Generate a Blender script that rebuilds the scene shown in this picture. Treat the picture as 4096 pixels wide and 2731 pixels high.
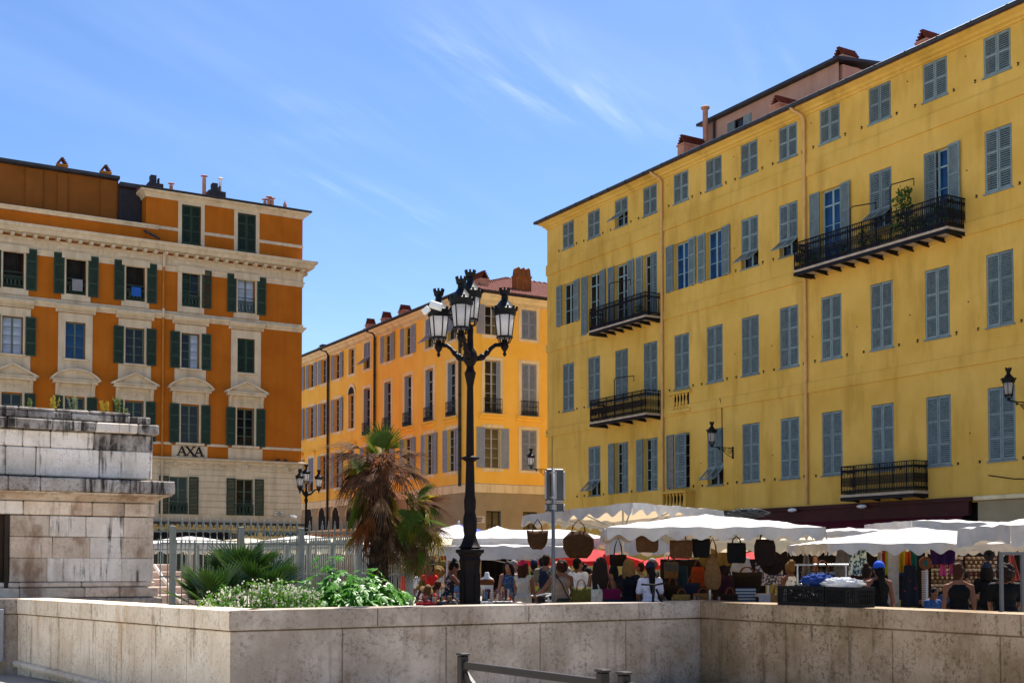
import bpy, bmesh, math, random
from mathutils import Vector, Matrix, Euler
R = math.radians
rnd = random.Random(7)
SC = bpy.context.scene
for o in list(bpy.data.objects): bpy.data.objects.remove(o)

# ---------------------------------------------------------------- camera, sky, sun, exposure
F, TH, YH, CX, EYE = 4900.0, R(1.8), 2258.0, 2048.0, 1.65
CY = YH - F * math.tan(TH)
cam = bpy.data.cameras.new('camera'); camo = bpy.data.objects.new('camera', cam)
SC.collection.objects.link(camo); SC.camera = camo
cam.sensor_width = 36; cam.sensor_fit = 'HORIZONTAL'; cam.lens = 36 * F / 4096
cam.shift_y = (CY - 1365.5) / 4096; cam.clip_start = 0.1; cam.clip_end = 3000
camo.location = (0, 0, EYE); camo.rotation_euler = (R(90) + TH, 0, 0)

SUN_EL, SUN_AZ = R(61), R(24)          # azimuth measured from +Y towards +X
sdir = Vector((math.sin(SUN_AZ) * math.cos(SUN_EL), math.cos(SUN_AZ) * math.cos(SUN_EL), math.sin(SUN_EL)))
sl = bpy.data.lights.new('sun', 'SUN'); so = bpy.data.objects.new('sun', sl); SC.collection.objects.link(so)
sl.energy = 5.0; sl.angle = R(0.53); sl.color = (1, .955, .88)
so.rotation_euler = sdir.to_track_quat('Z', 'Y').to_euler(); so.location = (0, 0, 60)

world = bpy.data.worlds.new('World'); SC.world = world; world.use_nodes = True
wt = world.node_tree; wt.nodes.clear()
def wn(t, **k):
    n = wt.nodes.new(t)
    for a, b in k.items(): setattr(n, a, b)
    return n
wo = wn('ShaderNodeOutputWorld'); bg = wn('ShaderNodeBackground'); bg.inputs[1].default_value = 0.073
sky = wn('ShaderNodeTexSky', sky_type='NISHITA', sun_disc=False, sun_elevation=SUN_EL, sun_rotation=SUN_AZ,
         altitude=20, air_density=1.0, dust_density=0.35, ozone_density=1.6)
SKX, SKP = 5.3, 12.4
tc = wn('ShaderNodeTexCoord'); sep = wn('ShaderNodeSeparateXYZ'); wt.links.new(tc.outputs['Generated'], sep.inputs[0])
def wmath(op, a, b=None, clamp=False):
    n = wn('ShaderNodeMath', operation=op, use_clamp=clamp)
    for i, x in enumerate((a, b)):
        if x is None: continue
        if isinstance(x, (int, float)): n.inputs[i].default_value = x
        else: wt.links.new(x, n.inputs[i])
    return n.outputs[0]
den = wmath('ADD', sep.outputs[2], 0.12)
cx_ = wmath('SUBTRACT', wmath('DIVIDE', sep.outputs[0], den), .42); cy_ = wmath('DIVIDE', sep.outputs[1], den)
comb = wn('ShaderNodeCombineXYZ'); wt.links.new(cx_, comb.inputs[0]); wt.links.new(cy_, comb.inputs[1])
def cirrus(ang, sx, sy, lo, hi, det=7, dist=.5, loc=(0, 0, 0), rough=.6):
    """noise drawn out along the direction ang of the cloud layer"""
    m1 = wn('ShaderNodeMapping'); m1.inputs[2].default_value = (0, 0, R(-ang)); wt.links.new(comb.outputs[0], m1.inputs[0])
    m2 = wn('ShaderNodeMapping'); m2.inputs[3].default_value = (sx, sy, 1); m2.inputs[1].default_value = loc; wt.links.new(m1.outputs[0], m2.inputs[0])
    nz = wn('ShaderNodeTexNoise'); nz.inputs['Scale'].default_value = 1.; nz.inputs['Detail'].default_value = det
    nz.inputs['Roughness'].default_value = rough; nz.inputs['Distortion'].default_value = dist
    wt.links.new(m2.outputs[0], nz.inputs['Vector'])
    mr = wn('ShaderNodeMapRange', interpolation_type='SMOOTHSTEP'); mr.inputs[1].default_value = lo; mr.inputs[2].default_value = hi
    wt.links.new(nz.outputs[0], mr.inputs[0]); return mr.outputs[0]
streak = cirrus(60, 1.6, 9., .46, .80, loc=(SKX, 1.7, 0))
fibre = cirrus(57, 3.2, 26., .40, .80, det=5, loc=(.3, SKX, 0))
patch = cirrus(35, 1.15, 1.5, .47, .70, det=3, dist=.2, loc=(SKP, .2, 0))
veil = cirrus(55, .5, 1.5, .40, .85, det=4, loc=(.4, 5.2 + SKP, 0))
cl = wmath('MULTIPLY', wmath('MULTIPLY', streak, patch), wmath('ADD', wmath('MULTIPLY', fibre, .7), .45))
cl = wmath('ADD', wmath('MULTIPLY', cl, .68), wmath('MULTIPLY', veil, .17), True)
mixc = wn('ShaderNodeMix', data_type='RGBA'); wt.links.new(cl, mixc.inputs[0])
hs = wn('ShaderNodeHueSaturation'); hs.inputs['Saturation'].default_value = 1.25; hs.inputs['Hue'].default_value = .509; wt.links.new(sky.outputs[0], hs.inputs['Color']); wt.links.new(hs.outputs[0], mixc.inputs[6]); mixc.inputs[7].default_value = (6.6, 7.4, 8.6, 1)
wt.links.new(mixc.outputs[2], bg.inputs[0]); wt.links.new(bg.outputs[0], wo.inputs[0])

SC.view_settings.view_transform = 'Standard'; SC.view_settings.look = 'None'
SC.view_settings.gamma = 1; SC.view_settings.exposure = 1.25; SC.view_settings.use_curve_mapping = False
SC.cycles.max_bounces = 6; SC.cycles.diffuse_bounces = 4; SC.cycles.transparent_max_bounces = 6

# ---------------------------------------------------------------- pixel helpers (pixels of the 4096 wide photograph)
def ray(px, py):
    x = (px - CX) / F; z = -(py - CY) / F; c, s = math.cos(TH), math.sin(TH)
    return Vector((x, c - z * s, s + z * c))
def atY(px, py, Y):
    r = ray(px, py); return Vector((0, 0, EYE)) + r * (Y / r.y)
def gx(px, Y): return (px - CX) / F * Y * 1.0005
def zY(py, Y): return atY(CX, py, Y).z
D1 = Vector((-.508, .862, 0)).normalized(); D2 = Vector((D1.y, -D1.x, 0))
ANG1 = math.atan2(-D1.y, -D1.x)      # facade running like the yellow one (u = -D1)
ANG2 = math.atan2(D2.y, D2.x)        # facade running like the left one (u = D2)

# ---------------------------------------------------------------- materials
MATS = {}
def mat(name, col, rough=.8, var=.12, scale=3., bump=0., bscale=60., streak=0., metal=0., spec=.15, rand=0., col2=None, lo=.35, hi=.65,
        grime=None, gs=(1.5, 1.5, .25), glo=.5, ghi=.75, gamt=.6, trans=0., tcol=None, detail=6, alpha=None, speck=None, sp_scale=60, sp_lo=.6, sp_hi=.66):
    if name in MATS: return MATS[name]
    m = bpy.data.materials.new(name); m.use_nodes = True; t = m.node_tree; n = t.nodes; L = t.links
    b = n['Principled BSDF']; b.inputs['Roughness'].default_value = rough; b.inputs['Metallic'].default_value = metal
    b.inputs['Specular IOR Level'].default_value = spec
    co = n.new('ShaderNodeTexCoord')
    def noise(sc, mp=None, det=detail, rough_=.6):
        z = n.new('ShaderNodeTexNoise'); z.inputs['Scale'].default_value = sc; z.inputs['Detail'].default_value = det; z.inputs['Roughness'].default_value = rough_
        if mp:
            q = n.new('ShaderNodeMapping'); q.inputs[3].default_value = mp; L.new(co.outputs['Object'], q.inputs[0]); L.new(q.outputs[0], z.inputs['Vector'])
        else: L.new(co.outputs['Object'], z.inputs['Vector'])
        return z.outputs[0]
    def rng(x, lo, hi, a=0., bb=1.):
        z = n.new('ShaderNodeMapRange'); z.inputs[1].default_value = lo; z.inputs[2].default_value = hi; z.inputs[3].default_value = a; z.inputs[4].default_value = bb
        L.new(x, z.inputs[0]); return z.outputs[0]
    def mix(f, a, c):
        z = n.new('ShaderNodeMix'); z.data_type = 'RGBA'
        if isinstance(f, float): z.inputs[0].default_value = f
        else: L.new(f, z.inputs[0])
        for i, x in ((6, a), (7, c)):
            if isinstance(x, tuple): z.inputs[i].default_value = (*x[:3], 1)
            else: L.new(x, z.inputs[i])
        return z.outputs[2]
    if var > 0 or col2:
        c2 = col2 or tuple(min(1, c * (1 + var)) for c in col)
        c1 = col if col2 else tuple(c * (1 - var) for c in col)
        out = mix(rng(noise(scale), lo, hi), c1, c2)
        if streak > 0:
            out = mix(rng(noise(1., (3.5, 3.5, .22)), .42, .72, 0, streak), out, tuple(c * .5 for c in col))
        if grime:
            out = mix(rng(noise(1., gs), glo, ghi, 0, gamt), out, grime)
        if speck:
            out = mix(rng(noise(sp_scale, None, 8, .72), sp_lo, sp_hi, 0, .8), out, speck)
        if rand > 0:
            oi = n.new('ShaderNodeObjectInfo'); hv = n.new('ShaderNodeHueSaturation'); L.new(rng(oi.outputs['Random'], 0, 1, 1 - rand, 1 + rand), hv.inputs['Value']); L.new(out, hv.inputs['Color']); out = hv.outputs[0]
        L.new(out, b.inputs['Base Color'])
    else: b.inputs['Base Color'].default_value = (*col, 1)
    if bump > 0:
        bp = n.new('ShaderNodeBump'); bp.inputs['Strength'].default_value = min(1, bump); bp.inputs['Distance'].default_value = .01
        L.new(noise(bscale, None, 4), bp.inputs['Height']); L.new(bp.outputs[0], b.inputs['Normal'])
    if trans > 0:
        tl = n.new('ShaderNodeBsdfTranslucent'); ms = n.new('ShaderNodeMixShader'); ms.inputs[0].default_value = trans
        if tcol: tl.inputs[0].default_value = (*tcol, 1)
        elif b.inputs['Base Color'].is_linked: L.new(b.inputs['Base Color'].links[0].from_socket, tl.inputs[0])
        else: tl.inputs[0].default_value = (*col, 1)
        L.new(b.outputs[0], ms.inputs[1]); L.new(tl.outputs[0], ms.inputs[2]); L.new(ms.outputs[0], n['Material Output'].inputs[0])
    MATS[name] = m; return m
def glass_mat(name, col, rough=.04, spec=.3):
    return mat(name, col, rough, var=.35, scale=.9, spec=spec, bump=.12, bscale=3.)

# ---------------------------------------------------------------- mesh builder
class MB:
    def __init__(s): s.v = []; s.f = []
    def add(s, vs, fs):
        k = len(s.v); s.v += [tuple(v) for v in vs]; s.f += [tuple(i + k for i in f) for f in fs]; return s
    def box(s, x0, x1, y0, y1, z0, z1):
        return s.add([(x0, y0, z0), (x1, y0, z0), (x1, y1, z0), (x0, y1, z0), (x0, y0, z1), (x1, y0, z1), (x1, y1, z1), (x0, y1, z1)],
                     [(0, 3, 2, 1), (4, 5, 6, 7), (0, 1, 5, 4), (1, 2, 6, 5), (2, 3, 7, 6), (3, 0, 4, 7)])
    def cbox(s, x0, x1, y0, y1, z0, z1, c=.01, jit=0.):
        b = bmesh.new(); bmesh.ops.create_cube(b, size=1)
        for v in b.verts:
            v.co = Vector((x0 + (v.co.x + .5) * (x1 - x0), y0 + (v.co.y + .5) * (y1 - y0), z0 + (v.co.z + .5) * (z1 - z0)))
            if jit: v.co += Vector([rnd.uniform(-jit, jit) for _ in range(3)])
        bmesh.ops.bevel(b, geom=b.edges[:], offset=c, segments=1, affect='EDGES', clamp_overlap=True)
        b.verts.index_update(); s.add([v.co for v in b.verts], [[v.index for v in f.verts] for f in b.faces]); b.free(); return s
    def bar(s, a, b, w, h=None, up=(0, 0, 1)):
        a, b = Vector(a), Vector(b); d = (b - a).normalized(); up = Vector(up); h = h or w
        x = d.cross(up)
        if x.length < 1e-4: x = d.cross(Vector((1, 0, 0)))
        x.normalize(); y = x.cross(d)
        vs = [p + x * (i * w / 2) + y * (j * h / 2) for p in (a, b) for i, j in ((-1, -1), (1, -1), (1, 1), (-1, 1))]
        return s.add(vs, [(3, 2, 1, 0), (4, 5, 6, 7), (0, 1, 5, 4), (1, 2, 6, 5), (2, 3, 7, 6), (3, 0, 4, 7)])
    def tube(s, pts, rad, n=8, cap=True):
        pts = [Vector(p) for p in pts]; rad = rad if isinstance(rad, (list, tuple)) else [rad] * len(pts)
        k = len(s.v); prev = None
        for i, p in enumerate(pts):
            d = (pts[min(i + 1, len(pts) - 1)] - pts[max(i - 1, 0)]).normalized()
            x = d.cross(prev) if prev is not None else d.cross(Vector((0, 0, 1)))
            if prev is None:
                if x.length < 1e-3: x = d.cross(Vector((0, 1, 0)))
                x.normalize(); y = d.cross(x)
            else:
                y = prev - d * prev.dot(d); y.normalize(); x = y.cross(d)
            prev = y.copy()
            for j in range(n):
                a = 2 * math.pi * j / n; s.v.append(tuple(p + x * (math.cos(a) * rad[i]) + y * (math.sin(a) * rad[i])))
        for i in range(len(pts) - 1):
            for j in range(n):
                s.f.append((k + i * n + j, k + i * n + (j + 1) % n, k + (i + 1) * n + (j + 1) % n, k + (i + 1) * n + j))
        if cap:
            s.f.append(tuple(k + j for j in reversed(range(n)))); e = k + (len(pts) - 1) * n; s.f.append(tuple(e + j for j in range(n)))
        return s
    def lathe(s, prof, n=16, o=(0, 0, 0), a0=0.):
        k = len(s.v); o = Vector(o)
        for r, z in prof:
            for j in range(n):
                a = a0 + 2 * math.pi * j / n; s.v.append((o.x + r * math.cos(a), o.y + r * math.sin(a), o.z + z))
        for i in range(len(prof) - 1):
            for j in range(n):
                s.f.append((k + i * n + j, k + i * n + (j + 1) % n, k + (i + 1) * n + (j + 1) % n, k + (i + 1) * n + j))
        s.f.append(tuple(k + j for j in reversed(range(n)))); e = k + (len(prof) - 1) * n; s.f.append(tuple(e + j for j in range(n)))
        return s
    def prism(s, poly, y0, y1):           # poly in (x, z), extruded along y
        k = len(s.v); n = len(poly)
        s.v += [(x, y0, z) for x, z in poly] + [(x, y1, z) for x, z in poly]
        s.f.append(tuple(k + i for i in range(n))); s.f.append(tuple(k + n + i for i in reversed(range(n))))
        for i in range(n): s.f.append((k + i, k + n + i, k + n + (i + 1) % n, k + (i + 1) % n))
        return s
    def ell(s, c, r, nu=10, nv=7):
        k = len(s.v); c = Vector(c)
        r = r if isinstance(r, (tuple, list)) else (r, r, r)
        s.v.append((c.x, c.y, c.z - r[2]))
        for i in range(1, nv):
            t = math.pi * i / nv - math.pi / 2
            for j in range(nu):
                a = 2 * math.pi * j / nu; s.v.append((c.x + r[0] * math.cos(t) * math.cos(a), c.y + r[1] * math.cos(t) * math.sin(a), c.z + r[2] * math.sin(t)))
        s.v.append((c.x, c.y, c.z + r[2])); e = len(s.v) - 1
        for j in range(nu): s.f.append((k, k + 1 + (j + 1) % nu, k + 1 + j))
        for i in range(nv - 2):
            for j in range(nu):
                a = k + 1 + i * nu; s.f.append((a + j, a + (j + 1) % nu, a + nu + (j + 1) % nu, a + nu + j))
        a = k + 1 + (nv - 2) * nu
        for j in range(nu): s.f.append((a + j, a + (j + 1) % nu, e))
        return s
    def xf(s, m):
        s.v = [tuple(m @ Vector(v)) for v in s.v]; return s
    def mesh(s, name='mesh', smooth=False, fix=False):
        me = bpy.data.meshes.new(name); me.from_pydata(s.v, [], s.f)
        if fix:
            b = bmesh.new(); b.from_mesh(me); bmesh.ops.recalc_face_normals(b, faces=b.faces[:]); b.to_mesh(me); b.free()
        me.update()
        if smooth: me.polygons.foreach_set('use_smooth', [True] * len(me.polygons))
        return me

COL = SC.collection
def obj(name, me, m=None, parent=None, loc=(0, 0, 0), rot=None, mtx=None, kind=None, label=None, cat=None, group=None):
    if isinstance(me, MB): me = me.mesh(name)
    o = bpy.data.objects.new(name, me); COL.objects.link(o)
    if m is not None and me is not None and not me.materials: me.materials.append(MATS[m] if isinstance(m, str) else m)
    o.parent = parent
    if mtx is not None: o.matrix_local = mtx
    else:
        o.location = loc
        if rot: o.rotation_euler = rot
    if kind: o['kind'] = kind
    if label: o['label'] = label
    if cat: o['category'] = cat
    if group: o['group'] = group
    return o
def thing(name, label, cat, loc=(0, 0, 0), rotz=0., group=None):
    return obj(name, None, None, None, loc, (0, 0, rotz), None, None, label, cat, group)
def smooth(o, ang=None):
    me = o.data; me.polygons.foreach_set('use_smooth', [True] * len(me.polygons))
    if ang:
        me.set_sharp_from_angle(angle=R(ang))
    return o
TXT = {}
def text_mesh(s, size, depth=.01, align='CENTER', bold=.0):
    c = bpy.data.curves.new('lettering', 'FONT'); c.body = s; c.size = size; c.extrude = depth / 2; c.align_x = align; c.align_y = 'CENTER'; c.offset = bold; c.resolution_u = 2
    o = bpy.data.objects.new('lettering', c); return evaluated(o)
TMPS = bpy.data.scenes.new('scratch')
def evaluated(o):
    """mesh of an object with its modifiers, worked out in a small scene of its own"""
    TMPS.collection.objects.link(o)
    with bpy.context.temp_override(scene=TMPS, view_layer=TMPS.view_layers[0]):
        dg = bpy.context.evaluated_depsgraph_get(); dg.update(); me = bpy.data.meshes.new_from_object(o.evaluated_get(dg))
    d = o.data; bpy.data.objects.remove(o)
    if isinstance(d, bpy.types.Mesh): bpy.data.meshes.remove(d)
    return me

def stripes(name, c1, c2, freq, axis='Z', duty=.5, rough=.9):
    m = bpy.data.materials.new(name); m.use_nodes = True; t = m.node_tree; n = t.nodes; L = t.links; b = n['Principled BSDF']; b.inputs['Roughness'].default_value = rough
    co = n.new('ShaderNodeTexCoord'); w = n.new('ShaderNodeTexWave'); w.bands_direction = axis; w.inputs['Scale'].default_value = freq; w.inputs['Distortion'].default_value = .3; L.new(co.outputs['Object'], w.inputs[0])
    r = n.new('ShaderNodeMapRange'); r.inputs[1].default_value = duty - .06; r.inputs[2].default_value = duty + .06; L.new(w.outputs[1], r.inputs[0])
    x = n.new('ShaderNodeMix'); x.data_type = 'RGBA'; x.inputs[6].default_value = (*c1, 1); x.inputs[7].default_value = (*c2, 1); L.new(r.outputs[0], x.inputs[0]); L.new(x.outputs[2], b.inputs['Base Color']); MATS[name] = m; return m

def stone(name, light, mid, dark, stain, runs=.4, stain_amt=.5, mott=.55, pits=.8, rand=.0, sc=1., run_lo=.52, st_map=(1.4, 1.4, .5), st_lo=.52):
    """weathered limestone: tonal clouds, stains, dark vertical runs, mottling and pits"""
    m = bpy.data.materials.new(name); m.use_nodes = True; t = m.node_tree; n = t.nodes; L = t.links; b = n['Principled BSDF']; b.inputs['Roughness'].default_value = .9; b.inputs['Specular IOR Level'].default_value = .12
    co = n.new('ShaderNodeTexCoord'); oi = n.new('ShaderNodeObjectInfo')
    def noise(s_, det=7, mp=None, rg=.62):
        z = n.new('ShaderNodeTexNoise'); z.inputs['Scale'].default_value = s_; z.inputs['Detail'].default_value = det; z.inputs['Roughness'].default_value = rg
        q = n.new('ShaderNodeMapping'); q.inputs[3].default_value = mp or (1, 1, 1); L.new(co.outputs['Object'], q.inputs[0]); L.new(q.outputs[0], z.inputs['Vector']); return z.outputs[0]
    def rng(x, lo, hi, a=0., c=1.):
        z = n.new('ShaderNodeMapRange'); z.interpolation_type = 'SMOOTHSTEP'
        for i, v in ((1, lo), (2, hi), (3, a), (4, c)): z.inputs[i].default_value = v
        L.new(x, z.inputs[0]); return z.outputs[0]
    def mul(a, c):
        z = n.new('ShaderNodeMath'); z.operation = 'MULTIPLY'; L.new(a, z.inputs[0]); L.new(c, z.inputs[1]); return z.outputs[0]
    def mix(f, a, c):
        z = n.new('ShaderNodeMix'); z.data_type = 'RGBA'; L.new(f, z.inputs[0])
        for i, x in ((6, a), (7, c)):
            if isinstance(x, tuple): z.inputs[i].default_value = (*x, 1)
            else: L.new(x, z.inputs[i])
        return z.outputs[2]
    big = noise(.9 * sc, 8); out = mix(rng(big, .36, .64), mid, light)
    out = mix(rng(noise(1., 6, st_map), st_lo, st_lo + .16, 0, stain_amt), out, stain)
    fine = noise(16 * sc, 8, None, .7); region = rng(noise(2.2 * sc, 5), .35, .62, .15, 1.)
    out = mix(mul(rng(fine, .50, .60, 0, mott), region), out, tuple(c * .55 for c in mid))
    out = mix(mul(rng(noise(1., 6, (8, 8, .55)), run_lo, run_lo + .14, 0, runs), rng(noise(1.6, 4), .38, .6)), out, dark)
    pit = noise(48 * sc, 4, None, .6); pm = mul(rng(pit, .60, .66, 0, pits), region); out = mix(pm, out, dark)
    if rand:
        hv = n.new('ShaderNodeHueSaturation'); L.new(rng(oi.outputs['Random'], 0, 1, 1 - rand, 1 + rand), hv.inputs['Value']); L.new(out, hv.inputs['Color']); out = hv.outputs[0]
    L.new(out, b.inputs['Base Color']); bp = n.new('ShaderNodeBump'); bp.inputs['Strength'].default_value = .55; bp.inputs['Distance'].default_value = .012; L.new(fine, bp.inputs['Height']); L.new(bp.outputs[0], b.inputs['Normal']); MATS[name] = m; return m
# ---------------------------------------------------------------- facade kit
# A facade frame: local x runs along the wall to the right, y into the building, z up; outwards is -y.
class Facade:
    def __init__(s, root, mtx=None): s.root = root; s.m = mtx or Matrix(); s.slats = []
    def add(s, name, me, m, x=0, y=0, z=0, rot=(0, 0, 0), **k):
        return obj(name, me, m, s.root, mtx=s.m @ Matrix.Translation((x, y, z)) @ Euler(rot).to_matrix().to_4x4(), **k)
def wall_mesh(x0, x1, z0, z1, holes, reveal=.25):
    b = MB(); xs = sorted({x0, x1, *[h[0] for h in holes], *[h[1] for h in holes]}); zs = sorted({z0, z1, *[h[2] for h in holes], *[h[3] for h in holes]})
    for i in range(len(xs) - 1):
        for j in range(len(zs) - 1):
            cx, cz = (xs[i] + xs[i + 1]) / 2, (zs[j] + zs[j + 1]) / 2
            if any(h[0] < cx < h[1] and h[2] < cz < h[3] for h in holes): continue
            b.add([(xs[i], 0, zs[j]), (xs[i + 1], 0, zs[j]), (xs[i + 1], 0, zs[j + 1]), (xs[i], 0, zs[j + 1])], [(0, 1, 2, 3)])
    for a, c, d, e in [h[:4] for h in holes]:
        p = [(a, d), (c, d), (c, e), (a, e)]
        for i in range(4):
            (ax, az), (bx, bz) = p[i], p[(i + 1) % 4]
            b.add([(ax, 0, az), (ax, reveal, az), (bx, reveal, bz), (bx, 0, bz)], [(0, 1, 2, 3)])
    return b
CACHE = {}
def cached(key, fn):
    if key not in CACHE: CACHE[key] = fn()
    return CACHE[key]
def pane_mesh(w, h): return cached(('pane', round(w, 3), round(h, 3)), lambda: MB().box(-w / 2, w / 2, -.004, .004, -h / 2, h / 2).mesh('pane'))
def window(fc, x0, x1, z0, z1, y=.17, cols=2, rows=3, fm='window_white', pms=('pane_dark',), fw=.06, transom=0., name='window'):
    """casement window: frame with muntins, each pane a child"""
    b = MB(); w = x1 - x0; h = z1 - z0
    b.box(0, w, 0, .06, 0, fw); b.box(0, w, 0, .06, h - fw, h); b.box(0, fw, .002, .062, fw, h - fw); b.box(w - fw, w, .002, .062, fw, h - fw)
    lw = (w - 2 * fw) / cols
    for i in range(1, cols): b.box(fw + lw * i - fw * .75, fw + lw * i + fw * .75, -.012, .05, fw, h - fw)
    hh = h - 2 * fw - transom; rh = hh / rows; zz = [fw + rh * k for k in range(1, rows)]
    if transom > 0: b.box(fw, w - fw, -.006, .055, fw + hh - .03, fw + hh + .03)
    for q in zz:
        for i in range(cols): b.box(fw + lw * i + .03, fw + lw * (i + 1) - .03, .008, .045, q - .014, q + .014)
    o = fc.add(name, b.mesh(name), fm, x0, y, z0)
    zb = [fw] + zz + [fw + hh] + ([h - fw] if transom > 0 else [])
    for i in range(cols):
        for k in range(len(zb) - 1):
            pm = pms[(i + k * 0) % len(pms)] if len(pms) <= 2 else rnd.choice(pms)
            ob = obj('pane', pane_mesh(lw, zb[k + 1] - zb[k]), None, o, (fw + lw * (i + .5), .028, (zb[k] + zb[k + 1]) / 2))
            if not ob.data.materials: ob.data.materials.append(None)
            ob.material_slots[0].link = 'OBJECT'; ob.material_slots[0].material = MATS[pm]
    return o
def leaf_mesh(w, h, panels, st=.06):
    b = MB(); T = .04
    b.box(0, st, 0, T, 0, h); b.box(w - st, w, 0, T, 0, h)
    edges = [0]
    for p in panels: edges.append(edges[-1] + p * h / sum(panels))
    for i, e in enumerate(edges):
        c = min(max(e, st * .6), h - st * .6); b.box(st, w - st, .002, T - .002, c - st * .6, c + st * .6)
    return b.mesh('shutter'), edges
def slat_prim(w, wide=False): return cached(('slat', round(w, 3), wide), lambda: MB().bar((-w / 2, 0, 0), (w / 2, 0, 0), .078 if wide else .060, .009, up=(0, -.93, .36) if wide else (0, -.86, .5)).mesh('slat'))
def shutter(fc, x, z, w, h, panels=(1, 1, 1), y=-.02, m='shutter', ang=0., wide=False, flap=0., pitch=.068, name='shutter'):
    """one louvred leaf, hinge edge at x; ang swings it out of the wall plane; flap opens the lowest panel outwards"""
    st = .06; zb = 0
    if flap:
        fh = h * panels[0] / sum(panels); zb = fh; pn = panels[1:]
    else: pn = panels
    key = ('leaf', round(w, 3), round(h - zb, 3), tuple(pn))
    me, edges = cached(key, lambda: leaf_mesh(w, h - zb, pn))
    o = fc.add(name, me, m, x, y, z + zb, (0, 0, ang))
    for i in range(len(edges) - 1):
        a, c = edges[i] + st * .7, edges[i + 1] - st * .7; n = max(2, int((c - a) / pitch))
        for k in range(n):
            fc.slats.append((o, None, (w / 2, .02, a + (c - a) * (k + .5) / n), w - 2 * st, wide))
    if flap:
        fme, fe = cached(('leaf', round(w, 3), round(fh, 3), (1,)), lambda: leaf_mesh(w, fh, (1,)))
        mm = Matrix.Translation((0, 0, 0)) @ Euler((-flap, 0, 0)).to_matrix().to_4x4() @ Matrix.Translation((0, 0, -fh))
        q = obj('flap', fme, m, o, mtx=mm)
        n = max(2, int((fh - .1) / pitch))
        for k in range(n): fc.slats.append((o, mm, (w / 2, .02, .05 + (fh - .1) * (k + .5) / n), w - 2 * st, False))
    return o
def finish_slats(facs, root, m, keep=300):
    """the slats that show largest become children of their shutter, the rest one part of the building"""
    bpy.context.view_layer.update(); alls = []
    for fc in facs:
        for s_ in fc.slats:
            p = s_[0].matrix_world @ ((s_[1] or Matrix()) @ Vector(s_[2])); alls.append((p.length, s_))
    alls.sort(key=lambda q: q[0]); b = MB()
    for i, (d, (o, mm, c, w, wd)) in enumerate(alls):
        if i < keep and mm is None: obj('slat', slat_prim(w, wd), m, o, c)
        else:
            M_ = o.matrix_local @ (mm or Matrix()) @ Matrix.Translation(c); me = slat_prim(w, wd)
            b.add([M_ @ v.co for v in me.vertices], [tuple(p.vertices) for p in me.polygons])
    if b.v: obj('slat_rows', b.mesh('slat_rows'), m, root, kind='stuff')
def mould(fc, name, x0, x1, prof, m, ret=0., retl=0., **k):
    """moulding swept along the wall; prof = closed list of (out, z); ret: mitred return at the right end"""
    b = MB(); n = len(prof)
    rows = []
    if retl: rows.append([(x0 - d, retl, z) for d, z in prof])
    rows.append([(x0 - (d if retl else 0), -d, z) for d, z in prof])
    rows.append([(x1 + (d if ret else 0), -d, z) for d, z in prof])
    if ret: rows.append([(x1 + d, ret, z) for d, z in prof])
    for r_ in rows: b.v += r_
    for i in range(len(rows) - 1):
        for j in range(n): b.f.append((i * n + j, i * n + (j + 1) % n, (i + 1) * n + (j + 1) % n, (i + 1) * n + j))
    b.f.append(tuple(range(n))); e = (len(rows) - 1) * n; b.f.append(tuple(e + j for j in reversed(range(n))))
    return fc.add(name, b.mesh(name, fix=True), m, **k)
def band(fc, name, x0, x1, z0, z1, d, m, ret=0., retl=0.):
    return mould(fc, name, x0, x1, [(-.02, z0), (d, z0), (d, z1), (-.02, z1 + .02)], m, ret, retl)
def downpipe(fc, x, z0, z1, r, m, bend=.35, out=.1):
    b = MB(); pts = [(x, -out, z0), (x, -out, z1 - .9), (x, -out, z1 - .55), (x - .03, -out - .1, z1 - .35), (x - bend * .8, -.42, z1 - .1), (x - bend, -.48, z1 + .05)]
    b.tube(pts, r, 10)
    z = z0 + 1.2
    while z < z1 - 1: b.tube([(x, -out, z), (x, -out, z + .06)], r * 1.25, 10); z += 2.1
    o = fc.add('downpipe', b.mesh('downpipe', smooth=False), m); smooth(o, 40); return o
def railing_mesh(w, dep, h, dens=.1, pattern=0, sides=True):
    """iron railing: front along x, two returns to the wall (towards +y)"""
    b = MB(); seg = [((0, 0), (w, 0))]
    if sides: seg += [((0, 0), (0, dep)), ((w, 0), (w, dep))]
    for (ax, ay), (bx, by) in seg:
        L = math.hypot(bx - ax, by - ay); b.bar((ax, ay, h), (bx, by, h), .05, .03); b.bar((ax, ay, .05), (bx, by, .05), .03)
        b.bar((ax, ay, h * .86), (bx, by, h * .86), .02)
        n = max(2, int(L / dens))
        for i in range(n + 1):
            t = i / n; x, y = ax + (bx - ax) * t, ay + (by - ay) * t
            b.bar((x, y, .03), (x, y, h), .018 if i % 8 else .035)
            if i < n and pattern:
                t2 = (i + .5) / n; x2, y2 = ax + (bx - ax) * t2, ay + (by - ay) * t2
                t3 = (i + 1) / n; x3, y3 = ax + (bx - ax) * t3, ay + (by - ay) * t3
                b.bar((x, y, h * .74), (x2, y2, h * .85), .016); b.bar((x2, y2, h * .85), (x3, y3, h * .74), .016)
                b.bar((x, y, h * .2), (x2, y2, h * .08), .016); b.bar((x2, y2, h * .08), (x3, y3, h * .2), .016)
                if pattern > 1: b.bar((x2, y2, h * .3), (x2, y2, h * .6), .016); b.bar((x, y, h * .45), (x3, y3, h * .45), .014)
    return b
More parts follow.
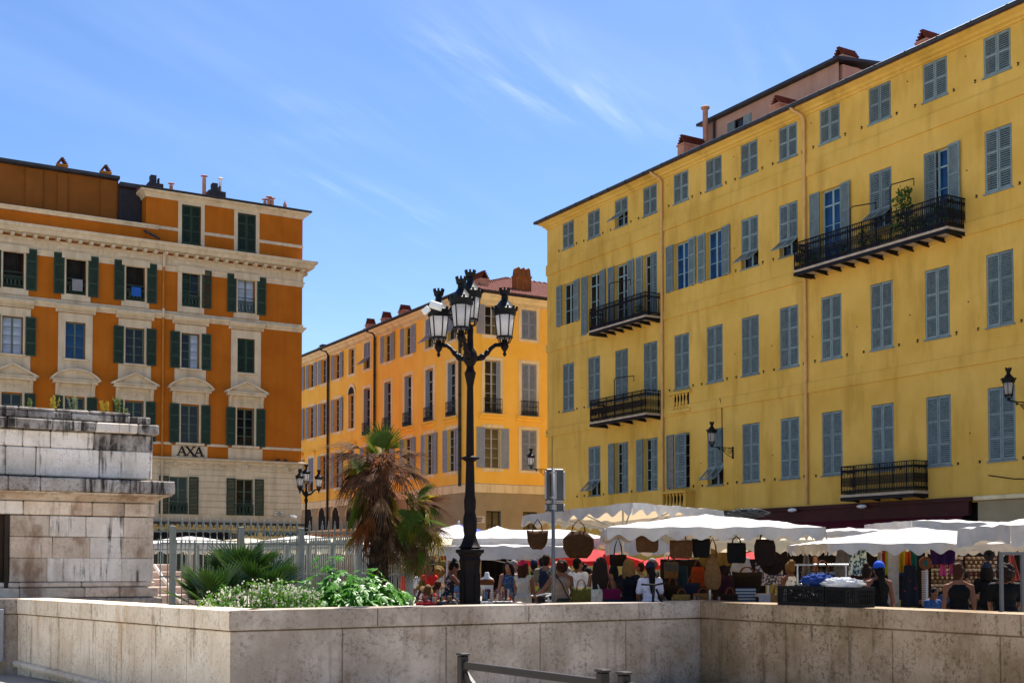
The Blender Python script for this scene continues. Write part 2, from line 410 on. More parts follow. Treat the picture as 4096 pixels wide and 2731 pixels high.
def balcony(fc, x0, x1, z, dep, h=1.0, brackets=5, dens=.09, pattern=1, m='iron'):
    o = fc.add('balcony', MB().cbox(0, x1 - x0, -dep, 0, 0, .09, .015).mesh('balcony'), 'balcony_slab', x0, 0, z)
    w = x1 - x0
    obj('railing', railing_mesh(w - .08, dep - .04, h, dens, pattern).mesh('railing'), m, o, (.04, -dep + .04, .09))
    obj('edge_beam', MB().box(.01, w - .01, -dep + .01, -dep + .07, -.13, -.002).box(.01, .07, -dep + .072, -.01, -.13, -.002).box(w - .07, w - .01, -dep + .072, -.01, -.13, -.002), m, o)
    for i in range(brackets):
        x = .2 + (w - .4) * i / max(1, brackets - 1)
        obj('bracket', cached(('brk', dep), lambda: MB().prism([(0, 0), (-dep + .08, 0), (-dep + .08, -.07), (0, -.16)], -.035, .035).xf(Matrix.Rotation(R(90), 4, 'Z')).mesh('bracket', fix=True)), m, o, (x, 0, -.003))
    return o
def baluster_mesh(h, r): return cached(('balu', h, r), lambda: MB().lathe([(r * .9, 0), (r * .9, h * .08), (r * .5, h * .12), (r * .55, h * .2), (r, h * .36), (r * .85, h * .47), (r * .45, h * .62), (r * .4, h * .8), (r * .6, h * .86), (r * .9, h * .92), (r * .9, h)], 10).mesh('baluster', smooth=True))
def chimney(root, name, loc, w, d, h, cap, mb='terracotta_plaster', mt='tile_cap', rotz=0., gaps=1):
    """stack with tent-shaped tile caps"""
    o = obj(name, MB().cbox(-w / 2, w / 2, -d / 2, d / 2, 0, h, .02), mb, root, loc, (0, 0, rotz)); 
    obj('rim', MB().cbox(-w / 2 - .04, w / 2 + .04, -d / 2 - .04, d / 2 + .04, h - .1, h - .01, .01), mb, o)
    g = d / gaps
    for i in range(gaps):
        y0 = -d / 2 + g * i + .03; y1 = y0 + g - .06; t = .05; b = MB()
        for sx in (-1, 1):
            b.add([(sx * w / 2, y0, h), (sx * (w / 2 - t * 1.4), y0, h), (0, y0, h + cap - t * 1.6), (0, y0, h + cap), (sx * w / 2, y1, h), (sx * (w / 2 - t * 1.4), y1, h), (0, y1, h + cap - t * 1.6), (0, y1, h + cap)],
                  [(0, 1, 2, 3), (7, 6, 5, 4), (0, 3, 7, 4), (1, 5, 6, 2), (0, 4, 5, 1)])
            for q in range(4):
                f = (q + .5) / 4; x = sx * w / 2 * (1 - f); z = h + cap * f
                b.bar((x + sx * .01, y0 - .02, z + .02), (x + sx * .01, y1 + .02, z + .02), .06, .05)
        obj('tile_cap', b.mesh('tile_cap', fix=True), mt, o)
    return o

def plane_px(P, u, px, py, d=0.):
    """photo pixel -> (along, height) on the wall through P running along u, d metres in front of it"""
    n = Vector((-u.y, u.x, 0)); r = ray(px, py); t = ((Vector((P[0], P[1], 0)) - n * d - Vector((0, 0, EYE))).dot(n)) / r.dot(n); p = Vector((0, 0, EYE)) + r * t
    return (p - Vector((P[0], P[1], 0))).dot(u), p.z
# ---------------------------------------------------------------- materials of the buildings
mat('yellow_stucco', (.63, .372, .066), .9, col2=(.74, .465, .105), scale=.45, bump=.35, bscale=90, streak=.07, grime=(.36, .20, .03), gs=(1.1, 1.1, .22), glo=.5, ghi=.72, gamt=.6, speck=(.44, .28, .07), sp_scale=14, sp_lo=.64, sp_hi=.8)
mat('orange_stucco', (.37, .098, .006), .9, col2=(.45, .13, .010), streak=.2, scale=.6, bump=.35, bscale=90, grime=(.30, .10, .012), gs=(.8, .8, .25), glo=.5, ghi=.8, gamt=.45, speck=(.42, .14, .012), sp_scale=16, sp_lo=.6, sp_hi=.8)
mat('apricot_stucco', (.92, .49, .060), .9, col2=(.97, .57, .10), scale=.5, bump=.35, bscale=90, grime=(.62, .24, .05), gs=(.9, .9, .15), glo=.52, ghi=.8, gamt=.35)
mat('beige_stucco', (.32, .245, .135), .9, col2=(.39, .305, .175), scale=.7, bump=.5, bscale=40, grime=(.26, .19, .11), gs=(1, 1, .2), glo=.52, ghi=.8, gamt=.4)
mat('cream_trim', (.56, .44, .29), .85, streak=.3, col2=(.65, .53, .37), scale=1.2, bump=.25, bscale=70, grime=(.28, .21, .13), gs=(2.2, 2.2, .5), glo=.5, ghi=.78, gamt=.5)
mat('pale_band', (.76, .60, .33), .85, col2=(.84, .68, .40), scale=1.0, bump=.25, grime=(.34, .24, .12), gs=(2.5, 2.5, .3), glo=.48, ghi=.75, gamt=.5)
mat('rose_stucco', (.42, .255, .185), .9, col2=(.50, .31, .23), scale=.6, bump=.3, grime=(.25, .14, .10), gs=(1.2, 1.2, .2), gamt=.5)
mat('rust_stucco', (.20, .068, .012), .9, col2=(.25, .085, .016), scale=.6, bump=.3)
mat('shutter_blue', (.15, .20, .20), .7, rand=.2, col2=(.21, .265, .26), scale=4., grime=(.10, .13, .13), gs=(8, 8, 1.5), gamt=.6)
mat('shutter_green', (.024, .046, .029), .7, rand=.2, col2=(.036, .06, .042), scale=4.)
mat('shutter_grey', (.24, .275, .32), .7, rand=.14, col2=(.30, .34, .385), scale=4., grime=(.18, .20, .23), gs=(8, 8, 1.5), gamt=.5)
mat('window_white', (.42, .44, .42), .5, .1)
mat('window_blue', (.25, .36, .38), .5, .1)
mat('window_green', (.10, .14, .10), .5, .1)
glass_mat('pane_dark', (.008, .008, .009)); glass_mat('pane_blue', (.006, .04, .12), .08); glass_mat('pane_curtain', (.32, .36, .44), .15); glass_mat('pane_warm', (.10, .085, .05), .08)
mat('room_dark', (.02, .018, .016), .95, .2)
mat('iron', (.007, .007, .009), .5, .2, spec=.15); mat('zinc', (.045, .048, .055), .55, .2, scale=2., metal=.3)
mat('balcony_slab', (.45, .36, .27), .85, .15, bump=.3)
mat('pipe_salmon', (.62, .37, .14), .6, .1); mat('pipe_dark', (.035, .03, .028), .5, .2); mat('pipe_orange', (.42, .15, .02), .7, .15)
mat('terracotta_plaster', (.40, .20, .13), .9, col2=(.50, .28, .19), scale=2., bump=.4, grime=(.18, .08, .05), gs=(3, 3, .6), gamt=.6)
mat('tile_cap', (.13, .035, .02), .8, .3, scale=6., bump=.3); mat('tile_red', (.15, .042, .03), .85, col2=(.24, .085, .06), scale=5., bump=.3, grime=(.15, .06, .05), gs=(3, 3, 3), gamt=.6)
mat('rust_brick', (.25, .09, .025), .9, .25, scale=3., grime=(.06, .03, .02), gs=(3, 3, .8), gamt=.8)
mat('dark_cladding', (.035, .033, .04), .7, .2); mat('awning_red', (.10, .006, .012), .8, .15); mat('wine_paint', (.05, .012, .012), .5, .2)
mat('teal_letter', (.01, .07, .10), .5, 0); mat('black_letter', (.008, .008, .01), .4, 0); mat('sign_plate', (.62, .56, .46), .5, .06); mat('sign_ink', (.07, .02, .02), .6, 0)
mat('fascia_ochre', (.50, .36, .15), .7, .15); mat('white_pvc', (.75, .75, .74), .5, .05); mat('towel_grey', (.22, .21, .22), .95, .1); mat('towel_blue', (.02, .09, .35), .95, .1)
mat('leaf_dark', (.04, .095, .016), .6, .4, scale=12., trans=.25); mat('pot', (.30, .10, .05), .85, .2); mat('pigeon_grey', (.03, .03, .035), .7, .2)

# ---------------------------------------------------------------- ground
mat('paving', (.36, .32, .27), .9, col2=(.45, .41, .35), scale=.4, bump=.4, bscale=25, grime=(.24, .20, .16), gs=(.6, .6, .6), gamt=.5)
W1, W2, W3 = Vector((-9.5, 23.6, 0)), Vector((-3.99, 17.4, 0)), Vector((3.35, 21.8, 0)); W0 = W1 - D2 * 60; W4 = W3 - D1 * 40
LOWZ = -.45
mat('plaza_paving', (.26, .235, .20), .92, col2=(.33, .30, .26), scale=.7, bump=.4, bscale=30)
obj('ground', MB().add([W0, W1, W2, W3, W4, (24.5, -300, 0), (700, -300, 0), (700, 1100, 0), (-700, 1100, 0), (-700, W0.y, 0)], [tuple(reversed(range(10)))]), 'plaza_paving', kind='structure')
obj('forecourt', MB().add([(v[0], v[1], LOWZ) for v in (W0, W1, W2, W3, W4, (24.5, -300), (-700, -300), (-700, W0.y))], [tuple(range(8))]), 'paving', kind='structure')

# ================================================================ yellow building on the right
YP = Vector((1.854, 64.0, 0)); Yu = -D1
yel = thing('yellow_building', 'long yellow ochre building with blue-grey louvred shutters on the right', 'building', YP, ANG1)
fy = Facade(yel)
YC = [1.5, 3.82, 6.14, 8.42, 10.72, 12.98, 15.24, 17.53, 19.82, 22.32, 24.83, 27.38, 29.9, 32.4]
CW = 1.05; ROWS = {'attic': (17.85, 19.2), 'third': (13.95, 16.05), 'second': (9.48, 11.92), 'first': (5.05, 7.48)}
holes = []
for i, x in enumerate(YC):
    for k, (a, b) in ROWS.items():
        if k == 'first' and i == 0: continue
        za = a
        if k == 'third' and i in (1, 2, 3, 8, 10): za = 13.1          # french windows behind the balconies
        holes.append((x, x + CW, za, b))
niche = (2.2, 2.95, 5.0, 7.7)
fy.add('wall', wall_mesh(0, 36, 0, 19.45, holes + [(19.0, 27.0, .4, 3.75)], .26).mesh('wall'), 'yellow_stucco')
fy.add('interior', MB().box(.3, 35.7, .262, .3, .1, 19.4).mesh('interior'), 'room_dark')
fy.add('side_wall', MB().box(0, 36, .302, 14, 0, 19.45).box(0, .28, .002, .3, 0, 19.4).mesh('side_wall'), 'yellow_stucco')
fy.add('panel_frame', MB().box(.9, .93, -.02, 0, 4.9, 7.6).box(.931, 2.6, -.02, 0, 7.57, 7.6).mesh('panel_frame'), 'yellow_stucco')
for za, zb in ((16.82, 17.36), (12.76, 13.18), (8.33, 8.73)): band(fy, 'string_course', 0, 36, za, zb, .055, 'yellow_stucco', ret=0, retl=2)
mould(fy, 'cornice', 0, 36, [(-.05, 19.25), (.05, 19.25), (.07, 19.33), (.16, 19.37), (.2, 19.45), (.34, 19.52), (.36, 19.6), (-.05, 19.62)], 'yellow_stucco', retl=3)
fy.add('gutter', MB().tube([(-.5, -.48, 19.66), (36, -.48, 19.66)], .085, 10).tube([(-.42, -.4, 19.66), (-.42, 8, 19.66)], .085, 8).mesh('gutter', True), 'zinc')
for k in range(26): fy.add('gutter_clip', cached('gclip', lambda: MB().tube([(-.02, -.48, 19.66), (.02, -.48, 19.66)], .096, 10).mesh('gutter_clip')), 'zinc', .7 + 1.4 * k)
fy.add('roof', MB().add([(-.5, -.5, 19.7), (36, -.5, 19.7), (36, 7, 21.3), (-.5, 7, 21.3), (36, 14.5, 19.7), (-.5, 14.5, 19.7), (-.5, -.5, 19.6), (36, -.5, 19.6), (36, 14.5, 19.6), (-.5, 14.5, 19.6)], [(0, 1, 2, 3), (3, 2, 4, 5), (6, 9, 8, 7), (0, 6, 7, 1), (0, 3, 5, 9, 6), (1, 7, 8, 4, 2), (5, 4, 8, 9)]).mesh('roof'), 'tile_red')
for x in (9.93, 19.05): downpipe(fy, x, 4.0, 19.6, .062, 'pipe_salmon')
S = 'shutter_blue'
def closed(x, z0, z1, panels=(1, 1.1, 1.2), m=S, fc=fy, w=CW, y=.0, flap=0):
    for i in (0, 1):
        if flap: shutter(fc, x + .015 + i * (w / 2 - .005), z0 + .03, w / 2 - .02, z1 - z0 - .05, panels, y, m, flap=flap)
        else: shutter(fc, x + .015 + i * (w / 2 - .005), z0 + .03, w / 2 - .02, z1 - z0 - .05, panels, y, m)
    fc.add('sill', cached(('sill', w), lambda: MB().box(-.05, w + .05, -.05, .1, -.04, .012).mesh('sill')), m, x, 0, z0)
    if flap: window(fc, x, x + w, z0, z1, rows=3, fm='window_blue')
def opened(x, z0, z1, left=True, right=True, panels=(1, 1.1, 1.2), m=S, fc=fy, w=CW, rows=3, pms=('pane_dark',), fm='window_blue', sw=None, transom=0.):
    sw = sw or w / 2
    j = rnd.uniform
    if left: shutter(fc, x - sw - .02, z0, sw, z1 - z0, panels, -.06, m, ang=R(j(-4, 1)), wide=True)
    else: shutter(fc, x + .015, z0 + .03, w / 2 - .02, z1 - z0 - .05, panels, 0, m)
    if right: shutter(fc, x + w + .02, z0, sw, z1 - z0, panels, -.06, m, ang=R(j(-7, 0)), wide=True)
    else: shutter(fc, x + w / 2 + .01, z0 + .03, w / 2 - .02, z1 - z0 - .05, panels, 0, m)
    window(fc, x, x + w, z0, z1, rows=rows, fm=fm, pms=pms, transom=transom)
for i, x in enumerate(YC):
    a, b = ROWS['attic']
    closed(x, a, b, (1, 1), flap=R(52) if i == 2 else 0)
    a, b = ROWS['second']; closed(x, a, b)
    a, b = ROWS['third']
    if i == 0: opened(x, a, b)
    elif i in (1, 2): opened(x, 13.1, b, rows=3, transom=.5)
    elif i == 3: opened(x, 13.1, b, right=False, rows=3, transom=.5)
    elif i in (4, 5): opened(x, a, b, pms=('pane_blue',))
    elif i in (6, 7): closed(x, a, b, flap=R(50))
    elif i == 8: opened(x, 13.1, b, rows=3, pms=('pane_blue',), transom=.55)
    elif i == 9: closed(x, a, b, flap=R(50))
    elif i == 10: opened(x, 13.1, b, left=False, rows=3, pms=('pane_dark', 'pane_blue'), transom=.55)
    else: closed(x, a, b)
    a, b = ROWS['first']
    if i == 0: continue
    if i in (1, 5): closed(x, a, b, flap=R(46))
    elif i in (2, 3): opened(x, a, b, right=False, rows=5)
    elif i == 4:
        shutter(fy, x - .55, a, .52, b - a, (1, 1.1, 1.2), -.06, S); shutter(fy, x + .13, a + .02, .9, b - a - .04, (1, 1.1, 1.2), -.1, S, ang=R(-7)); window(fy, x, x + CW, a, b, rows=5, fm='window_blue')
    else: closed(x, a, b)
finish_slats([fy], yel, S, 300)
balcony(fy, 5.27, 9.82, 12.86, .95, 1.05, 7, .085, 1)
balcony(fy, 5.3, 9.82, 8.42, .95, 1.05, 5, .085, 2)
balcony(fy, 19.3, 26.6, 12.88, .95, 1.05, 11, .085, 2)
balcony(fy, 21.45, 24.9, 4.12, .75, 1.05, 4, .075, 2)
def hoop(x, z, y, w, h, turn=0.):
    o = fy.add('drying_frame', MB().tube([(0, 0, 0), (0, 0, h - .08), (.08 * math.cos(turn), .08 * math.sin(turn), h), (w * math.cos(turn), w * math.sin(turn), h), (w * math.cos(turn), w * math.sin(turn), h - .25)], .022, 6).mesh('drying_frame'), 'iron', x, y, z)
hoop(6.9, 12.95, -.88, 1.25, 2.0, R(18)); hoop(22.2, 12.97, -.88, .95, 1.75, R(25)); hoop(24.1, 12.97, -.88, .95, 2.05, R(8)); hoop(7.3, 8.5, -.88, 1.1, 1.9, R(20))
# stone balustrades let into the wall under the fifth window column
def balus(z0, z1, n, x0, x1, out, name='balustrade'):
    o = fy.add(name, MB().cbox(x0 - .22, x1 + .2, -out - .08, .05, z1, z1 + .1, .012).cbox(x0 - .2, x1 + .18, -out - .06, .05, z0 - .14, z0, .012).mesh(name), 'yellow_stucco')
    if out > .2:
        obj('end_panel', MB().box(x1 + .02, x1 + .16, -out, .0, z0, z1), 'yellow_stucco', o); obj('end_panel', MB().box(x0 - .18, x0 - .04, -out, .0, z0, z1), 'yellow_stucco', o)
    for k in range(n): obj('baluster', baluster_mesh(z1 - z0, .075), 'yellow_stucco', o, (x0 + (x1 - x0) * (k + .5) / n, -out + (.12 if out > .2 else .02), z0))
    fy.add('shade_board', MB().box(x0, x1, -.004, .02, z0, z1).mesh('shade_board'), 'room_dark')  # dark board painted as the shadow behind the balusters
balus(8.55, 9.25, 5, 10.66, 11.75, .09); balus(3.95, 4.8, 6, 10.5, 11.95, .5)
# ground floor: awning, fascia, lamps, pillar
fy.add('shop_fascia', MB().box(12.5, 26.7, -.18, -.01, 3.3, 3.86).box(12.3, 26.9, -.26, -.182, 3.78, 3.92).mesh('shop_fascia'), 'wine_paint')
fy.add('awning', MB().prism([(0, 0), (-1.5, -.75), (-1.5, -1.0), (-1.46, -1.0), (-1.46, -.77), (0, -.05)], 14.0, 26.5).xf(Matrix(((0, 1, 0, 0), (1, 0, 0, 0), (0, 0, 1, 0), (0, 0, 0, 1)))).mesh('awning', fix=True), 'awning_red', 0, -.19, 3.3)
for x in (14.3, 18.6, 22.2): 
    o = fy.add('spot_lamp', MB().ell((0, -.42, 0), (.22, .14, .08)).mesh('spot_lamp', True), 'white_pvc', x, 0, 3.78)
    obj('arm', MB().bar((0, -.36, .05), (0, -.1, .1), .03), 'iron', o)
fy.add('shop_front', MB().box(19.0, 27.0, .25, .3, .4, 3.75).mesh('shop_front'), 'room_dark')
fy.add('pillar', MB().cbox(27.0, 33, -.1, -.01, 0, 3.78, .02).mesh('pillar'), 'beige_stucco')
fy.add('pillar_cornice', MB().cbox(26.6, 33, -.2, -.01, 3.785, 3.93, .02).mesh('pillar_cornice'), 'pale_band')
fy.add('wall_cable', MB().tube([(27.4, -.03, 4.6), (28.4, -.03, 4.42), (29.4, -.03, 4.38), (31, -.03, 4.5)], .018, 5).tube([(-.02, -.075, 8.6), (.5, -.03, 8.3), (.5, -.03, 3.9)], .012, 4).tube([(13.9, -.075, 8.74), (13.98, -.03, 8.4), (14.0, -.03, 6.0)], .016, 4).mesh('wall_cable'), 'iron')
hk = MB()
for i, x in enumerate(YC):
    for k, (a, b) in ROWS.items():
        for dx in (-.32, CW + .3): hk.bar((x + dx, -.01, a + .04 + .05 * rnd.random()), (x + dx, -.07, a + .04), .03, .05); hk.box(x + dx - .06, x + dx + .01, -.02, -.002, a - .02, a + .01)
        if rnd.random() < .6: hk.box(x + CW + .75, x + CW + .8, -.01, -.001, a + 1.0, a + 1.04)
fy.add('shutter_hooks', hk.mesh('shutter_hooks'), 'iron', kind='stuff')
# plants on the long balcony
def potplant(fc, x, y, z, h, n, spread=.25, name='potted_plant'):
    b = MB()
    for k in range(n):
        a = rnd.uniform(0, 6.28); r = spread * rnd.random() ** .5; zz = .2 + (h - .2) * rnd.random(); rr = r * (1.15 - .6 * zz / h)
        p = Vector((rr * math.cos(a), rr * math.sin(a), zz)); d = Vector((rnd.uniform(-1, 1), rnd.uniform(-1, 1), rnd.uniform(-.4, 1))).normalized(); s_ = d.cross(Vector((.3, .7, .2))).normalized(); L = rnd.uniform(.10, .18)
        b.add([p, p + d * L * .5 + s_ * L * .3, p + d * L, p + d * L * .5 - s_ * L * .3], [(0, 1, 2, 3)])
    o = fc.add(name, MB().lathe([(.1, 0), (.14, .22), (.15, .22), (.15, .25), (.1, .25)], 10).mesh('pot'), 'pot', x, y, z)
    obj('foliage', b.mesh('foliage'), 'leaf_dark', o, kind='stuff'); return o
for x, h, n, sp in ((19.6, .8, 90, .3), (20.0, .6, 70, .25), (21.6, .5, 60, .25), (22.55, .9, 90, .2), (23.2, .45, 60, .3), (24.45, 1.85, 460, .42), (25.2, .6, 80, .3), (25.9, .9, 120, .3), (26.35, 1.0, 110, .25)): potplant(fy, x, -.62, 12.97, h, n, sp)
for x, h, n, sp in ((6.0, .5, 60, .25), (8.9, .6, 70, .25)): potplant(fy, x, -.6, 12.95, h, n, sp)
# chimneys and penthouse
for nm, x, y, zb, h, cap, g, w, d in (('chimney', 10.0, 1.65, 19.8, 1.24, .42, 2, .5, 1.35), ('chimney', 16.35, 1.5, 19.8, 1.0, .35, 2, .5, 1.2), ('chimney', 24.0, 1.6, 19.8, .83, .38, 2, .5, 1.4), ('chimney', 26.6, 1.7, 19.8, .42, .2, 1, .4, .6)):
    chimney(yel, nm, (x, y, zb), w, d, h, cap, gaps=g)
pent = fy.add('penthouse', wall_mesh(9.3, 17.9, 19.9, 22.45, [(10.9, 12.55, 21.35, 22.05)], .2).box(9.3, 17.9, .22, 6, 19.9, 22.4).mesh('penthouse'), 'rose_stucco', 0, 3.0, 0)
obj('penthouse_roof', MB().add([(9.0, -.3, 22.45), (18.1, -.3, 22.45), (18.1, 6.3, 23.2), (9.0, 6.3, 23.2), (9.0, -.3, 22.58), (18.1, -.3, 22.58), (18.1, 6.3, 23.33), (9.0, 6.3, 23.33)], [(0, 3, 2, 1), (4, 5, 6, 7), (0, 1, 5, 4), (1, 2, 6, 5), (2, 3, 7, 6), (3, 0, 4, 7)]), 'zinc', pent)
obj('window', MB().box(11.4, 12.0, .1, .15, 21.35, 22.05), 'pane_dark', pent)
for x in (10.92, 12.02): obj('shutter', MB().box(x, x + .5, -.02, .03, 21.36, 22.04).box(x + .05, x + .22, -.03, -.021, 21.4, 22.0).box(x + .28, x + .45, -.03, -.021, 21.4, 22.0), 'shutter_blue', pent)
obj('vent_pipe', MB().tube([(9.75, -.35, 19.9), (9.75, -.35, 23.0)], .13, 10).tube([(9.75, -.35, 23.0), (9.75, -.35, 23.05), (9.75, -.35, 23.12), (9.75, -.35, 23.2)], [.12, .2, .22, .1], 10), 'terracotta_plaster', pent)
obj('vent_pipe', MB().tube([(10.1, -.12, 19.9), (10.1, -.12, 22.5)], .06, 8).tube([(9.45, -.12, 19.9), (9.45, -.12, 22.5)], .05, 8), 'pipe_dark', pent)
chimney(yel, 'chimney', (17.25, 4.1, 22.5), .55, 1.0, .55, .4, gaps=1)
# ================================================================ orange building on the left
LP = Vector((-12.065, 70.0, 0))
left = thing('orange_building', 'burnt orange building with cream pediments and dark green shutters on the left', 'building', LP, ANG2)
fl = Facade(left); G = 'shutter_green'; T = 'cream_trim'
LC = [-15.55, -12.48, -9.43, -6.44, -3.31, -18.6, -21.6]      # window column centres
hl = []
for i, c in enumerate(LC):
    for a, b in ((15.75, 17.85), (12.38, 14.3), (8.29, 10.37)): hl.append((c - .5, c + .5, a, b))
hl2 = [(c - .52, c + .52, 19.23, 21.36) for c in (-6.44, -3.31)]
hl3 = [(-7.51, -6.52, 4.4, 6.43), (-3.8, -2.82, 4.4, 6.43), (-11.2, -10.2, 4.4, 6.43), (-14.9, -13.9, 4.4, 6.43)]
fl.add('wall', wall_mesh(-24, 0, 6.9, 19.0, hl, .3).mesh('wall'), 'orange_stucco')
fl.add('attic_wall', wall_mesh(-8.9, 0, 19.0, 21.6, hl2, .2).mesh('attic_wall'), 'orange_stucco')
fl.add('ground_floor_wall', wall_mesh(-24, 0, 3.9, 6.9, hl3, .3).box(-24, 0, 0.0, .3, 3.2, 3.9).mesh('ground_floor_wall'), T)
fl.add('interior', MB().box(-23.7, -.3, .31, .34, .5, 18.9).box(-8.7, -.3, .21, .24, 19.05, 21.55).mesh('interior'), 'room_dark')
fl.add('side_wall', MB().box(-24, -.002, .342, 14, 0, 19.0).box(-.25, -.002, .002, .341, 0, 19.0).box(-8.9, -.002, .242, 12, 19.001, 21.6).box(-.25, -.002, .002, .241, 19.001, 21.6).mesh('side_wall'), 'orange_stucco')
# attic set back on the left, with pilasters, roof edge and dark cladding
fl.add('setback_wall', MB().box(-24, -10.1, 1.2, 1.5, 19.5, 22.45).mesh('setback_wall'), 'rust_stucco')
for a, b in ((-14.85, -14.0), (-13.25, -12.75), (-11.05, -10.2), (-18.5, -17.7)): fl.add('pilaster', MB().box(a, b, 1.1, 1.197, 19.5, 22.4).mesh('pilaster'), 'rust_stucco')
fl.add('cladding', MB().box(-10.1, -8.9, .9, 1.2, 19.5, 22.0).mesh('cladding'), 'dark_cladding')
for k in range(12): fl.add('cladding_rib', cached('crib', lambda: MB().box(0, .04, .86, .9, 19.6, 21.98).mesh('cladding_rib')), 'dark_cladding', -10.06 + .1 * k)
fl.add('roof_edge', MB().box(-24, -10.1, .8, 6, 22.46, 22.62).box(-10.1, -8.85, .7, 6, 22.1, 22.3).mesh('roof_edge'), 'zinc')
fl.add('parapet', MB().box(-24, -8.2, .05, .4, 19.03, 19.75).mesh('parapet'), 'orange_stucco')
mould(fl, 'parapet_cap', -24, -8.25, [(-.45, 19.76), (.08, 19.76), (.1, 19.85), (.15, 19.88), (.15, 19.98), (-.45, 20.02)], T)
fl.add('flashing', MB().box(-24, -8.9, 1.0, 1.09, 19.9, 20.15).mesh('flashing'), 'zinc')
fl.add('overflow_pipe', MB().tube([(-9.0, -.05, 19.6), (-8.3, -.55, 19.15)], .06, 8).mesh('overflow_pipe'), 'zinc')
# right attic: cornice, gutter, roof
mould(fl, 'attic_cornice', -8.9, 0, [(-.05, 21.5), (.06, 21.5), (.08, 21.6), (.2, 21.72), (.3, 21.75), (.34, 21.86), (-.05, 21.9)], T, ret=8, retl=.9)
fl.add('gutter', MB().box(-9.25, .42, -.44, -.3, 21.9, 21.96).box(.3, .44, -.3, 10, 21.9, 21.96).mesh('gutter'), 'zinc')
fl.add('roof', MB().add([(-9.2, -.38, 21.92), (.38, -.38, 21.92), (.38, 12, 21.92), (-9.2, 12, 21.92), (-9.2, 6, 22.9), (-5, 6, 22.9)], [(0, 1, 5, 4), (1, 2, 5), (2, 3, 4, 5), (0, 4, 3), (0, 3, 2, 1)]).mesh('roof'), 'tile_red')
for za, zb, d in ((19.83, 20.0, .03),):
    for a, b in ((-8.9, -7.17), (-5.71, -4.04), (-2.58, 0)): band(fl, 'string_course', a, b, za, zb, d, T, ret=2 if b == 0 else 0)
for c in (-6.44, -3.31):
    b = MB(); b.box(c - .73, c - .53, -.04, 0, 19.15, 21.5).box(c + .53, c + .73, -.04, 0, 19.15, 21.5).box(c - .53, c + .53, -.04, 0, 21.36, 21.5)
    fl.add('window_surround', b.mesh('window_surround'), T)
    closed(c - .52, 19.23, 21.36, (1, 1.2, .8), G, fl, 1.04, .02)
# main cornice with modillions and frieze
mould(fl, 'main_cornice', -24, 0, [(-.05, 18.55), (.2, 18.55), (.5, 18.6), (.55, 18.68), (.56, 18.78), (.66, 18.84), (.7, 18.95), (.7, 19.0), (-.05, 19.06)], T, ret=8)
mo = MB().cbox(-.09, .09, -.5, 0, 18.42, 18.548, .015).box(-.07, .07, -.44, 0, 18.37, 18.419).mesh('modillion')
for k in range(38): fl.add('modillion', mo, T, -.12 - .555 * k)
for k in range(4): fl.add('modillion', mo, T, 0, .5 + .555 * k, 0, (0, 0, R(90)))
mould(fl, 'frieze', -24, 0, [(-.03, 17.86), (.05, 17.86), (.05, 18.36), (.12, 18.38), (.12, 18.42), (-.03, 18.42)], T, ret=8)
mould(fl, 'architrave', -24, 0, [(-.03, 17.58), (.06, 17.58), (.06, 17.74), (.1, 17.76), (.12, 17.85), (-.03, 17.856)], T, ret=8)
fluting = MB().box(-.11, .11, -.022, 0, 17.95, 18.32).mesh('triglyph_flute')
for c in [(LC[k] + LC[k + 1]) / 2 for k in range(4)] + [-1.1, -17.1]:
    for q in range(5): fl.add('triglyph', fluting, T, c + (q - 2) * .29, -.05)
for c in LC: fl.add('frieze_panel', MB().box(-.95, .95, -.035, 0, 18.06, 18.24).mesh('frieze_panel'), T, c, -.05)
# window columns
pan3 = (1, 1.1, .9)
def shutters_open(c, a, b, sw=.52, hw=.5, ext=.0):
    shutter(fl, c - hw - sw - .1, a - ext, sw, b - a + ext, pan3, -.13, G, wide=True); shutter(fl, c + hw + .1, a - ext, sw, b - a + ext, pan3, -.13, G, wide=True)
def green_rail(c, z, h=.62, w=.98):
    b = MB(); b.box(-w / 2, w / 2, -.02, .02, h - .05, h).box(-w / 2, w / 2, -.02, .02, 0, .05).box(-w / 2, w / 2, -.02, .02, h * 1.3, h * 1.3 + .04)
    n = 5
    for k in range(n):
        x = -w / 2 + w * (k + .5) / n
        for q in range(8):
            a0, a1 = 2 * math.pi * q / 8, 2 * math.pi * (q + 1) / 8
            b.bar((x + .075 * math.cos(a0), 0, h / 2 + .22 * math.sin(a0)), (x + .075 * math.cos(a1), 0, h / 2 + .22 * math.sin(a1)), .03, .03, up=(0, 1, 0))
    for k in range(n + 1): b.bar((-w / 2 + w * k / n, 0, .05), (-w / 2 + w * k / n, 0, h - .05), .02)
    fl.add('window_guard', b.mesh('window_guard'), G, c, -.02, z)
